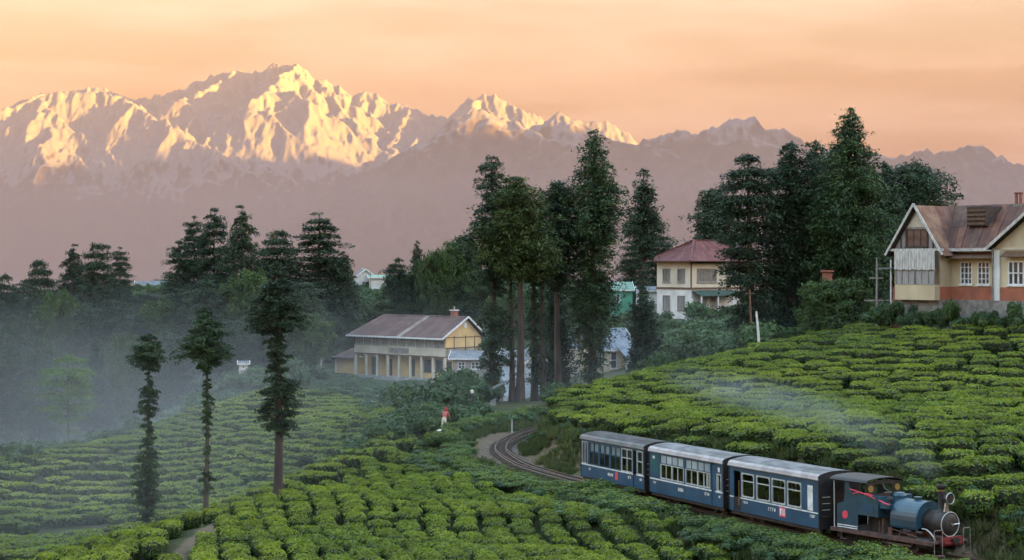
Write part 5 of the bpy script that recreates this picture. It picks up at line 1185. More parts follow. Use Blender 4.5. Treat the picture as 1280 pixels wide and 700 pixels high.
    B('steam_dome', M_BLUE2, MB().lathe([(.30, 0), (.27, .05), (.26, .30), (.27, .40), (.20, .50), (.06, .53), (.01, .535)], 18, Matrix.Translation((2.78, 0, 1.60))), None, True)
    B('tool_box', M_BLUE2, MB().bbox(2.58, 2.98, -.84, -.5, 1.55, 1.72, .02))
    ch = B('chimney', M_SOOT, MB().lathe([(.22, 0), (.15, .07), (.125, .14), (.125, .80), (.135, .81), (.175, .86), (.19, .93), (.175, .99), (.13, .99), (.11, .9), (.01, .88)], 18, Matrix.Translation((4.95, 0, 1.60))), None, True)
    MB().lathe([(.13, .76), (.142, .765), (.142, .80), (.13, .805)], 18, Matrix.Translation((4.95, 0, 1.60))).build('chimney_band', M_BRASS, ch)
    hl_ = B('headlamp', M_SOOT, MB().lathe([(.06, 0), (.17, .05), (.21, .14), (.215, .2), (.20, .215)], 22, RX(5.18, 2.12)), None, True)
    rg_ = [(5.40, .2 * math.cos(2 * math.pi * i / 24), 2.12 + .2 * math.sin(2 * math.pi * i / 24)) for i in range(25)]
    MB().tube(rg_, .022, 6, False).build('lamp_rim', M_CHROME, hl_)
    MB().lathe([(.19, 0), (.10, -.06), (.02, -.09)], 20, RX(5.39, 2.12)).build('reflector', M_CHROME, hl_, True)
    MB().lathe([(.03, 0), (.04, .03), (.02, .06)], 8, RX(5.33, 2.12)).build('lamp_bulb', M_WHITE, hl_, True)
    MB().box(5.16, 5.26, -.05, .05, 1.62, 1.93).tube([(5.2, -.12, 1.6), (5.2, -.05, 1.9)], .018, 5).tube([(5.2, .12, 1.6), (5.2, .05, 1.9)], .018, 5).build('lamp_bracket', M_CHROME, hl_)
    # running gear
    for x in (2.35, 3.85):
        for sy in (-1, 1):
            Mw = Matrix.Translation((x, sy * .34, .34)) @ Matrix.Rotation(R(90), 4, 'X')
            wh = MB().lathe([(.25, -.05), (.33, -.05), (.34, .03), (.37, .04), (.37, .05), (.25, .05), (.25, -.05)], 20, Mw)
            for k in range(8):
                a = k * math.pi / 4; wh.tube([(x + .05 * math.cos(a), sy * .34, .34 + .05 * math.sin(a)), (x + .26 * math.cos(a), sy * .34, .34 + .26 * math.sin(a))], .022, 4)
            wh.tube([(x, sy * .28, .34), (x, sy * .42, .34)], .07, 10)
            B('wheel', M_STEEL, wh)
    for sy in (-1, 1):
        B('coupling_rod', M_CHROME, MB().box(2.3, 3.9, sy * .46 - .02, sy * .46 + .02, .20, .27))
        B('piston_rod', M_CHROME, MB().box(3.1, 4.6, sy * .56 - .015, sy * .56 + .015, .38, .44).tube([(2.35, sy * .5, .24), (3.4, sy * .56, .42)], .03, 5))
        cy_ = B('cylinder', M_SOOT, MB().lathe([(.02, 0), (.19, 0), (.2, .03), (.2, .62), (.19, .65), (.02, .65)], 16, Matrix.Translation((4.45, sy * .66, .46)) @ Matrix.Rotation(R(90), 4, 'Y')))
        B('valve_gear', M_RUST, MB().box(2.8, 3.0, sy * .6 - .03, sy * .6 + .03, .3, .86).tube([(2.9, sy * .62, .82), (4.4, sy * .66, .64)], .022, 5).tube([(3.3, sy * .6, .36), (3.5, sy * .6, .9)], .03, 5).tube([(2.65, sy * .72, .6), (2.65, sy * .72, 1.15)], .045, 6).tube([(2.45, sy * .72, .6), (2.45, sy * .72, 1.05)], .03, 6))
        B('steam_pipe', M_CREAMFR, MB().tube([(4.45, sy * .5, .96), (4.7, sy * .52, .95), (4.9, sy * .52, .86), (5.05, sy * .5, .7), (5.1, sy * .5, .6)], .028, 6))
        B('steps', M_RUST, MB().box(.5, .8, sy * .88 - .06, sy * .88 + .06, .18, .22).box(.5, .53, sy * .88 - .03, sy * .88 + .03, .22, .48))
    # red rod from the cab along the bunker
    B('red_rod', M_PINKRED, MB().tube([(1.05, -.9, 2.13), (1.9, -.92, 2.02), (3.05, -.78, 1.70)], .025, 6).tube([(1.2, -.9, 1.98), (1.55, -.91, 2.04), (2.1, -.91, 2.03), (2.3, -.9, 1.99)], .02, 6))
    # front beam, step and the two bent handrails
    B('front_beam', M_RED, MB().box(5.36, 5.46, -.50, .52, .42, .74).box(5.46, 5.6, -.44, .46, .50, .56))
    B('buffer', M_SOOT, MB().lathe([(.05, 0), (.05, .18), (.13, .19), (.14, .24), (.02, .25)], 12, RX(5.46, .62)))
    for y0, y1 in ((-.92, -.52), (.54, .88)):
        B('front_handrail', M_RAILGREY, MB().tube([(5.5, y0, .12), (5.5, y0, .98), (5.5, y0 + .02, 1.02), (5.5, y1 - .02, 1.02), (5.5, y1, .98), (5.5, y1, .12)], .016, 6))
        B('front_step', M_RUST, MB().box(5.42, 5.62, y0 - .02, y1 + .02, .08, .12))
    # place: rear of the footplate follows the first coach
    s_c = S3F - .55 - 2.7
    a = track_at(s_c + 1.2); b = track_at(s_c - 1.2); d = (b - a) / np.linalg.norm(b - a); X = Vector(d); Y = Vector((0, 0, 1)).cross(X).normalized(); Z = X.cross(Y)
    Mx = Matrix((X, Y, Z)).transposed().to_4x4(); Mx.translation = Vector((a + b) / 2) - X * 2.7; t.matrix_world = Mx
    return t
ENG = engine()
bpy.context.view_layer.update()
# round signal disc on a post beyond the engine
_p = Vector(P(1072, 582, 74.0)); _g = gz(_p.x, _p.y)
sd_ = thing('signal_disc', 'black round disc on a thin post behind the engine cab', 'signal', (_p.x, _p.y, _g))
MB().tube([(0, 0, -.2), (0, 0, _p.z - _g + .1)], .035, 6).build('post', M_SOOT, sd_)
MB().lathe([(.01, -.03), (.24, -.03), (.25, 0), (.24, .03), (.01, .03)], 24, Matrix.Translation((0, -.06, _p.z - _g)) @ Matrix.Rotation(R(35), 4, 'Z') @ Matrix.Rotation(R(90), 4, 'X')).build('disc', M_SOOT, sd_)
# ------------------------------------------------------------------ houses
M_CREAM = mat('cream_plaster', (0.56, 0.46, 0.30), 0.9, (0.40, 0.32, 0.21), 0.55, 0.1, 8, stretch=(1, 1, .45), detail=8)
M_CREAMW = mat('pale_plaster', (0.62, 0.56, 0.45), 0.9, (0.50, 0.44, 0.34), 0.6, 0.1, 8)
M_YELLOW = mat('yellow_plaster', (0.70, 0.48, 0.20), 0.9, (0.55, 0.38, 0.19), 0.7, 0.1, 8)
M_ORANGE = mat('orange_plaster', (0.38, 0.135, 0.075), 0.9, (0.25, 0.095, 0.06), 0.8, 0.1, 8)
M_WHITEW = mat('whitewash', (0.66, 0.65, 0.62), 0.9, (0.5, 0.49, 0.46), 0.8, 0.1, 8)
M_WBOARD = mat('weathered_white_board', (0.58, 0.56, 0.52), 0.85, (0.34, 0.32, 0.29), 3.0, 0.2, 10, stretch=(3, 3, .6))
M_TIMBER = mat('dark_timber', (0.075, 0.055, 0.045), 0.9, (0.045, 0.035, 0.03), 4.0, 0.2)
M_BROWN = mat('brown_timber', (0.16, 0.09, 0.055), 0.9, (0.10, 0.06, 0.04), 4.0, 0.2)
M_GREYPL = mat('grey_infill', (0.30, 0.27, 0.25), 0.9, (0.20, 0.18, 0.17), 1.5)
M_STONE = mat('plinth_stone', (0.26, 0.24, 0.21), 0.95, (0.15, 0.14, 0.12), 2.5, 0.4, 6)
M_BRICK = mat('red_brick', (0.30, 0.11, 0.07), 0.95, (0.20, 0.08, 0.055), 3.0, 0.3)
RUSTS = [mat('rusted_sheet', c, 0.75, v, 1.3, 0.08, 6, stretch=(1, 1, 1), spec=0.3) for c, v in (((0.17, 0.075, 0.045), (0.09, 0.04, 0.028)), ((0.115, 0.05, 0.034), (0.065, 0.032, 0.024)), ((0.23, 0.13, 0.08), (0.13, 0.066, 0.042)), ((0.14, 0.075, 0.05), (0.075, 0.04, 0.03)))]
MAROONS = [mat('maroon_sheet', c, 0.7, v, 1.0, 0.08, 6) for c, v in (((0.145, 0.038, 0.032), (0.10, 0.03, 0.026)), ((0.12, 0.034, 0.028), (0.08, 0.026, 0.022)), ((0.16, 0.056, 0.046), (0.11, 0.036, 0.03)))]
BROWNS = [mat('brown_sheet', c, 0.75, v, 1.0, 0.08, 6) for c, v in (((0.115, 0.058, 0.045), (0.08, 0.04, 0.033)), ((0.10, 0.05, 0.04), (0.07, 0.036, 0.03)), ((0.13, 0.075, 0.06), (0.085, 0.045, 0.036)))]
M_PALESHEET = mat('pale_sheet', (0.26, 0.21, 0.18), 0.75, (0.18, 0.13, 0.11), 1.0)
BLUEGREY = [mat('blue_grey_sheet', c, 0.6, (0.10, 0.12, 0.14), 1.0) for c in ((0.17, 0.20, 0.235), (0.20, 0.23, 0.26))]
M_TIN = mat('grey_tin', (0.15, 0.16, 0.175), 0.55, (0.09, 0.09, 0.095), 1.0)
M_GREENS = mat('green_sheet', (0.08, 0.30, 0.19), 0.7, (0.06, 0.21, 0.14), 1.0)
M_GREENR = mat('pale_green_roof', (0.22, 0.34, 0.26), 0.7, (0.17, 0.26, 0.2), 1.0)
M_PALEBLUE = mat('pale_blue_wall', (0.42, 0.50, 0.56), 0.85, (0.33, 0.40, 0.46), 0.8)
M_CONC = mat('concrete', (0.36, 0.35, 0.33), 0.9, (0.24, 0.23, 0.22), 1.0, 0.2)
M_AWN = mat('green_awning', (0.05, 0.09, 0.07), 0.8, (0.035, 0.06, 0.05), 2)
M_CURTG = mat('grey_curtain', (0.36, 0.34, 0.31), 0.9, (0.24, 0.23, 0.22), 2.0, stretch=(6, 6, .5))

def frame(o, ex, ey):
    """wall frame: origin o, ex along the wall, outward side is -ey"""
    ex = Vector(ex); ey = Vector(ey); M = Matrix((ex, ey, Vector((0, 0, 1)))).transposed().to_4x4(); M.translation = Vector(o); return M
FRONT = frame((0, 0, 0), (1, 0, 0), (0, 1, 0))
def bx(M, *a): return MB().box(*a, M)
def wall_mesh(mb, M, x0, x1, z0, z1, th, holes):
    """a wall slab standing on M's x axis from y=0 to th, with rectangular holes (x0, x1, z0, z1)"""
    xs_ = sorted({x0, x1, *[h[0] for h in holes], *[h[1] for h in holes]})
    for a, b in zip(xs_[:-1], xs_[1:]):
        hs = sorted([(h[2], h[3]) for h in holes if h[0] < (a + b) / 2 < h[1]]); z = z0
        for za, zb in hs:
            if za > z + 1e-4: mb.box(a, b, 0, th, z, za, M)
            z = zb
        if z < z1 - 1e-4: mb.box(a, b, 0, th, z, z1, M)
    return mb
def window(par, M, x0, x1, z0, z1, nx=2, nz=2, fm=None, gm=None, fw=0.07, bw=0.035, sill=True, inset=0.06, surround=0.0):
    fm = fm or M_WHITE; mb = MB()
    mb.box(x0, x1, -.02 - surround, inset + .05, z0, z0 + fw, M).box(x0, x1, -.02 - surround, inset + .05, z1 - fw, z1, M).box(x0, x0 + fw, -.02 - surround, inset + .05, z0 + fw, z1 - fw, M).box(x1 - fw, x1, -.02 - surround, inset + .05, z0 + fw, z1 - fw, M)
    for i in range(1, nx):
        x = x0 + (x1 - x0) * i / nx; mb.box(x - bw, x + bw, .0, inset + .03, z0 + fw, z1 - fw, M)
    for j in range(1, nz):
        z = z0 + (z1 - z0) * j / nz; mb.box(x0 + fw, x1 - fw, .006, inset + .026, z - bw * .7, z + bw * .7, M)
    w = mb.build('window', fm, par)
    for i in range(nx):
        a = x0 + (x1 - x0) * i / nx; b = x0 + (x1 - x0) * (i + 1) / nx
        bx(M, a + .01, b - .01, inset, inset + .02, z0 + .02, z1 - .02).build('pane', gm or M_HGLASS, w)
    if sill: bx(M, x0 - .08, x1 + .08, -.12, .02, z0 - .09, z0).build('sill', fm, w)
    return w
def sheet_roof(par, e0, e1, r1, r0, mats_, width=0.8, over=0.0, thick=0.03, pick=None, seed=0, name='roof'):
    """roof slope between eave e0-e1 and ridge r0-r1, covered by single metal sheets, each a part of its own"""
    e0, e1, r0, r1 = map(Vector, (e0, e1, r0, r1)); n_up = (e1 - e0).cross(r0 - e0).normalized()
    if n_up.z < 0: n_up = -n_up
    base = MB().add([e0 - n_up * .06, e1 - n_up * .06, r1 - n_up * .06, r0 - n_up * .06, e0 - n_up * .012, e1 - n_up * .012, r1 - n_up * .012, r0 - n_up * .012], [(0, 3, 2, 1), (4, 5, 6, 7), (0, 1, 5, 4), (1, 2, 6, 5), (2, 3, 7, 6), (3, 0, 4, 7)]).build(name, M_TIMBER, par)
    L_ = max((e1 - e0).length, (r1 - r0).length); n = max(2, int(round(L_ / width))); rg = random.Random(seed)
    for i in range(n):
        a, b = i / n, (i + 1) / n
        p = [e0.lerp(e1, a), e0.lerp(e1, b), r0.lerp(r1, b), r0.lerp(r1, a)]
        rows = 2 if ((r0 - e0).length > 3.2) else 1
        for j in range(rows):
            f0, f1 = j / rows, (j + 1) / rows
            lo0, lo1, hi1, hi0 = p[0].lerp(p[3], f0), p[1].lerp(p[2], f0), p[1].lerp(p[2], min(1, f1 + .02)), p[0].lerp(p[3], min(1, f1 + .02))
            mb = MB(); dz = n_up * (rg.uniform(0, .018) + .012 * j + .006 * (i % 2)); ncor = 5; vs = []
            for k in range(ncor + 1):
                t = k / ncor; up = n_up * (.022 if k % 2 else 0.0); vs.append((lo0.lerp(lo1, t) + up + dz)); vs.append((hi0.lerp(hi1, t) + up + dz))
            mb.add(vs, [(2 * k, 2 * k + 2, 2 * k + 3, 2 * k + 1) for k in range(ncor)])
            m = pick(i, j, n, rg) if pick else mats_[rg.randrange(len(mats_))]
            mb.build('roof_sheet', m, base)
    return base
def bar3(a, b, w, h, up=(0, 0, 1)):
    """a squared beam from a to b"""
    a, b = Vector(a), Vector(b); d = (b - a).normalized(); s_ = d.cross(Vector(up)).normalized(); u_ = s_.cross(d).normalized()
    vs = [p + s_ * sx * w / 2 + u_ * sz * h / 2 for p in (a, b) for sz in (-1, 1) for sx in (-1, 1)]
    return MB().add(vs, [(0, 1, 3, 2), (4, 6, 7, 5), (0, 4, 5, 1), (2, 3, 7, 6), (0, 2, 6, 4), (1, 5, 7, 3)])

# --- timbered house on the tea hill. local x along the front (towards the camera's right), y into the house, z = 0 at the camera's height
def timbered_house():
    ang = math.atan2(-.788, .616)
    t = thing('timbered_house', 'cream and orange gabled house with rusty sheet roof on the right hilltop', 'house', (26.9, 126.0, 0), ang)
    z0, zo0, zo1, ze, za = -4.6, -2.45, -1.55, 1.05, 4.0
    # left gable wing: x 0..4, front y = 0, back to y = 6
    w = MB()
    wall_mesh(w, FRONT, 0, 4.0, zo1, ze, .2, [(.45, 3.9, -1.45, .95)])
    rw = frame((4.0, 0, 0), (0, 1, 0), (-1, 0, 0)); wall_mesh(w, rw, .2, 1.2, zo1, ze, .2, [])
    lw = frame((0, 6.0, 0), (0, -1, 0), (1, 0, 0)); wall_mesh(w, lw, 0, 5.8, zo1, ze, .2, [])
    wl_ = w.build('wall', M_CREAM, t)
    MB().box(-.02, .45, -.03, 0, zo0, zo1).box(4.0, 4.03, .0, 1.2, zo0, zo1).box(0, 4, 0, .2, zo0, zo1).box(3.8, 4.0, .2, 1.2, zo0, zo1).box(0, .2, .2, 6, zo0, zo1).build('dado', M_ORANGE, wl_)
    MB().box(-.06, 4.06, -.06, 1.2, z0, zo0).box(-.06, .2, 1.2, 6, z0, zo0).build('plinth', M_STONE, t)
    MB().box(-.08, .42, -.10, -.05, z0, -1.6).build('pier', M_BRICK, t)
    # glazed bay under boarded upper part
    bay = MB().box(.50, 3.95, -.55, -.47, -2.4, -1.42).box(.50, .58, -.47, 0, -2.4, -1.42).box(3.87, 3.95, -.47, 0, -2.4, -1.42).box(.5, 3.95, -.55, 0, -2.48, -2.4)
    bay = bay.build('bay', M_CREAM, t)
    x = .46
    for i in range(14):
        wd = 3.53 / 14; MB().box(x + .01, x + wd - .01, -.60 + .012 * (i % 2), -.56 + .012 * (i % 2), -.36 - .03 * ((i * 7) % 3), .92).build('plank', M_WBOARD, bay); x += wd
    MB().box(.47, 3.98, -.56, -.5, -.30, .90).box(.47, 3.98, -.5, 0, .86, .92).build('bay_lining', M_TIMBER, bay)
    Mb = frame((0, -.55, 0), (1, 0, 0), (0, 1, 0))
    window(t, Mb, .52, 2.2, -1.42, -.36, 3, 1, M_GREYPL, M_CURTG, .05, .025, False); window(t, Mb, 2.24, 3.93, -1.42, -.36, 3, 1, M_GREYPL, M_CURTG, .05, .025, False)
    # gable triangle with a window
    tri = MB().prism_ax([(0.0, ze), (4.0, ze), (2.0, za - .12)], 0, .15, 'y'); g = tri.build('gable', M_GREYPL, t)
    MB().prism_ax([(1.15, 2.55), (2.85, 2.55), (2.0, za - .45)], -.03, -.002, 'y').build('gable_panel', M_CREAMW, g)
    window(t, frame((0, -.03, 0), (1, 0, 0), (0, 1, 0)), 1.1, 2.9, 1.18, 2.42, 3, 2, M_TIMBER, M_HGLASS, .06, .03, True, .02)
    for xb in (.6, 1.05, 2.95, 3.4): MB().box(xb - .05, xb + .05, -.04, -.004, ze, ze + 1.4 * min(xb, 4 - xb) * .95).build('stud', M_TIMBER, g)
    for sgn, a in ((1, (-.5, -.42, .62)), (-1, (4.5, -.42, .62))):
        bar3(a, (2.0, -.42, za + .16), .06, .17).build('bargeboard', M_WBOARD, t)
    MB().box(-.45, 4.45, -.30, -.22, ze - .16, ze + .02).build('tie_beam', M_WBOARD, t)
    # left gable roof
    sheet_roof(t, (-.55, 6.5, .55), (-.55, -.40, .55), (2, -.40, za + .05), (2, 6.5, za + .05), RUSTS, .8, seed=1)
    def pk(i, j, n, rg): return RUSTS[2] if i < n * .35 else RUSTS[rg.choice((0, 3, 1))]
    sheet_roof(t, (4.55, -.40, .55), (4.55, 1.6, .55), (2, 4.1, za + .05), (2, -.40, za + .05), RUSTS, .75, pick=pk, seed=2)
    # main block behind: front y = 1.2, ridge y = 4.2
    w = MB(); Mf = frame((0, 1.2, 0), (1, 0, 0), (0, 1, 0))
    W2 = [(4.75, 5.75), (6.2, 7.2)]
    wall_mesh(w, Mf, 4.0, 8.2, zo1, ze, .2, [(a, b, -1.4, .16) for a, b in W2])
    w2 = w.build('wall', M_CREAM, t)
    MB().box(4.0, 8.2, 1.17, 1.4, zo0, zo1).build('dado', M_ORANGE, w2); MB().box(4.0, 8.2, 1.14, 1.4, z0, zo0).build('plinth', M_STONE, t)
    for a, b in W2: window(t, Mf, a, b, -1.4, .16, 3, 4, M_WHITE, M_HGLASS, .08, .04)
    hd = MB().add([(4.05, 1.2, .78), (8.1, 1.2, .78), (8.1, .5, .42), (4.05, .5, .42), (4.05, 1.2, .72), (8.1, 1.2, .72), (8.1, .5, .36), (4.05, .5, .36)], [(0, 1, 2, 3), (7, 6, 5, 4), (0, 3, 7, 4), (1, 5, 6, 2), (3, 2, 6, 7)])
    hd.build('window_hood', M_BROWN, t)
    MB().box(4.05, 8.1, .62, .70, ze - .18, ze + .05).build('fascia', M_WBOARD, t)
    def pk2(i, j, n, rg): return RUSTS[rg.choice((0, 1, 1, 3))]
    sheet_roof(t, (4.0, .62, ze + .02), (12.2, .62, ze + .02), (12.2, 4.2, za + .1), (2.0, 4.2, za + .1), RUSTS, .8, pick=pk2, seed=3)
    sheet_roof(t, (12.2, 7.8, ze), (2.0, 7.8, ze), (2.0, 4.2, za + .1), (12.2, 4.2, za + .1), RUSTS, .9, seed=4)
    # louvred roof vent
    v = MB().box(4.6, 6.2, 2.1, 4.0, 2.6, 3.95).build('roof_vent', M_TIMBER, t)
    for k in range(4): MB().box(4.65, 6.15, 2.03, 2.10, 2.7 + k * .3, 2.85 + k * .3).build('slat', M_BROWN, v)
    # right gable wing: x 7.5..13.5 front y = .5
    w = MB(); Mg = frame((0, .5, 0), (1, 0, 0), (0, 1, 0)); W3 = [(9.2, 10.8), (12.2, 13.8)]
    wall_mesh(w, Mg, 8.2, 16.2, zo1, ze + .1, .2, [(a, b, -1.4, .2) for a, b in W3])
    wall_mesh(w, frame((8.2, 1.2, 0), (0, -1, 0), (1, 0, 0)), 0, .7, zo1, ze, .2, [])
    w.prism_ax([(8.2, ze + .1), (16.2, ze + .1), (12.2, za + .1)], .5, .65, 'y')
    wall_mesh(w, frame((16.2, .5, 0), (0, 1, 0), (-1, 0, 0)), .2, 7.0, zo1, ze + .1, .2, []); w.box(8.2, 16.0, 7.3, 7.5, zo1, ze).prism_ax([(8.2, ze + .1), (16.2, ze + .1), (12.2, za + .1)], 7.3, 7.45, 'y')
    w3 = w.build('wall', M_CREAM, t)
    MB().box(8.18, 16.2, .46, .7, zo0, zo1).box(8.17, 8.4, .7, 1.2, zo0, zo1).build('dado', M_ORANGE, w3); MB().box(8.15, 16.2, .43, .7, z0, zo0).build('plinth', M_STONE, t); MB().box(16.0, 16.25, .7, 7.5, z0, zo1).box(0, 16, 7.2, 7.4, z0, zo1).build('side_plinth', M_STONE, t)
    MB().box(8.14, 8.6, .38, .5, zo0, ze - .1).build('corner_pilaster', M_WHITEW, t)
    MB().box(8.8, 16.1, .42, .5, .95, 1.07).build('string_course', M_CREAMW, t)
    for a, b in W3:
        window(t, Mg, a, b, -1.4, .2, 4, 2, M_WHITE, M_HGLASS, .09, .05)
        MB().add([(a - .2, .5, .85), (b + .2, .5, .85), (b + .2, -.1, .52), (a - .2, -.1, .52), (a - .2, .5, .79), (b + .2, .5, .79), (b + .2, -.1, .46), (a - .2, -.1, .46)], [(0, 1, 2, 3), (7, 6, 5, 4), (0, 3, 7, 4), (1, 5, 6, 2), (3, 2, 6, 7)]).build('window_hood', M_BROWN, t)
    bar3((7.7, -.02, ze - .1), (12.2, -.02, za + .3), .07, .2).build('bargeboard', M_WBOARD, t); bar3((16.7, -.02, ze - .1), (12.2, -.02, za + .3), .07, .2).build('bargeboard', M_WBOARD, t)
    sheet_roof(t, (7.7, 4.2, ze - .05), (7.7, 0, ze - .05), (12.2, 0, za + .2), (12.2, 4.2, za + .2), RUSTS, .8, pick=pk2, seed=5)
    sheet_roof(t, (16.7, 0, ze - .05), (16.7, 7, ze - .05), (12.2, 7, za + .2), (12.2, 0, za + .2), RUSTS, .9, seed=6)
    for xx in (7.15, 7.5):
        c = MB().lathe([(.11, 0), (.11, .75), (.17, .8), (.17, .86), (.09, .88)], 10, Matrix.Translation((xx, 4.2, za + .05))).build('chimney_pot', M_BRICK, t)
    MB().box(6.95, 7.7, 3.95, 4.45, za - .3, za + .12).build('chimney', M_STONE, t)
    # lean-to and pipes at the left end
    MB().box(-1.6, 0, 2.0, 5.0, .72, .8).build('lean_to_roof', M_TIN, t); MB().box(-1.5, -.02, 2.2, 4.8, z0, .7).build('lean_to', M_TIMBER, t)
    MB().tube([(-.2, -.15, -4.4), (-.2, -.15, .3)], .06, 6).build('drain_pipe', M_WHITEW, t)
    MB().box(-1.2, .1, -.4, .2, -.35, -.25).build('porch_slab', M_TIN, t)
    MB().tube([(8.1, .3, -2.4), (8.1, .3, .95)], .05, 6).build('drain_pipe', M_STONE, t)
    return t
timbered_house()

# --- cream house with maroon hipped roof
def cream_house():
    cx, cyy, cz_ = P(864, 399, 214)
    a = R(35); t = thing('cream_house', 'two-storey cream house with maroon hipped roof, above shrubs beyond the tea crest', 'house', (cx, cyy, 0), a)
    zb, zm, ze = -6.9, -3.05, .35; LX, LY = 9.4, 6.4
    MB().box(0, LX, 0, LY, zb, zm).build('ground_storey', M_WHITEW, t)
    MB().box(-.0, LX, -.0, LY, zm + .24, ze).build('upper_storey', M_CREAMW, t)
    MB().box(-.08, LX + .08, -.08, LY + .08, zm, zm + .24).build('storey_band', M_BROWN, t)
    MB().box(-.06, .08, -.06, .08, zm + .24, ze).box(-.03, LX, -.03, .0, ze - .3, ze).build('corner_trim', M_BROWN, t)
    Mf = FRONT; Ml = frame((0, LY, 0), (0, -1, 0), (1, 0, 0))
    for z0_, z1_ in ((-2.2, -.55), (-5.6, -3.8)):
        for y in (1.15, 3.9): window(t, Ml, y, y + 1.35, z0_, z1_, 2, 2, M_GREYPL, M_CURTG, .12, .05, True, .0, .05)
    window(t, Mf, .9, 4.0, -2.2, -.55, 6, 2, M_GREYPL, M_CURTG, .12, .05, True, 0, .05)
    window(t, Mf, 5.6, 8.4, -2.2, -.55, 5, 2, M_GREYPL, M_CURTG, .12, .05, True, 0, .05)
    window(t, Mf, 1.6, 2.4, -5.8, -4.0, 1, 2, M_GREYPL, M_HGLASS, .1, .05, False, 0, .05); window(t, Mf, 3.0, 4.3, -5.3, -3.9, 2, 2, M_GREYPL, M_CURTG, .1, .05, True, 0, .05)
    MB().box(-.9, -.78, -1.2, 0, zb, -4.1).box(.25, .9, -.1, -.02, zb, -4.3).build('porch_screen', M_WHITEW, t)
    aw = MB().add([(.1, 0, -3.15), (6.5, 0, -3.15), (6.5, -1.7, -3.75), (.1, -1.7, -3.75), (.1, 0, -3.22), (6.5, 0, -3.22), (6.5, -1.7, -3.82), (.1, -1.7, -3.82)], [(0, 1, 2, 3), (7, 6, 5, 4), (0, 3, 7, 4), (1, 5, 6, 2), (3, 2, 6, 7)]).build('awning', M_AWN, t)
    for x in (.3, 2.9, 5.2): MB().box(x - .07, x + .07, -1.6, -1.46, zb, -3.78).build('awning_post', M_WHITEW, t)
    o = 1.1; E = [(-o, -o, ze), (LX + o, -o, ze), (LX + o, LY + o, ze), (-o, LY + o, ze)]; r0, r1 = (3.2, LY / 2, ze + 2.55), (LX - 3.0, LY / 2, ze + 2.55)
    sheet_roof(t, E[0], E[1], r1, r0, MAROONS, 1.0, seed=11); sheet_roof(t, E[3], E[0], r0, r0, MAROONS, 1.0, seed=12)
    sheet_roof(t, E[1], E[2], r1, r1, MAROONS, 1.0, seed=13); sheet_roof(t, E[2], E[3], r0, r1, MAROONS, 1.0, seed=14)
    for e_, r_ in ((E[0], r0), (r0, r1), (E[3], r0), (E[1], r1)): bar3(Vector(e_) + Vector((0, 0, .06)), Vector(r_) + Vector((0, 0, .08)), .28, .07).build('ridge_cap', MAROONS[2], t)
    MB().box(-o, LX + o, -o, LY + o, ze - .06, ze - .02).build('soffit', M_BROWN, t)
    return t
cream_house()

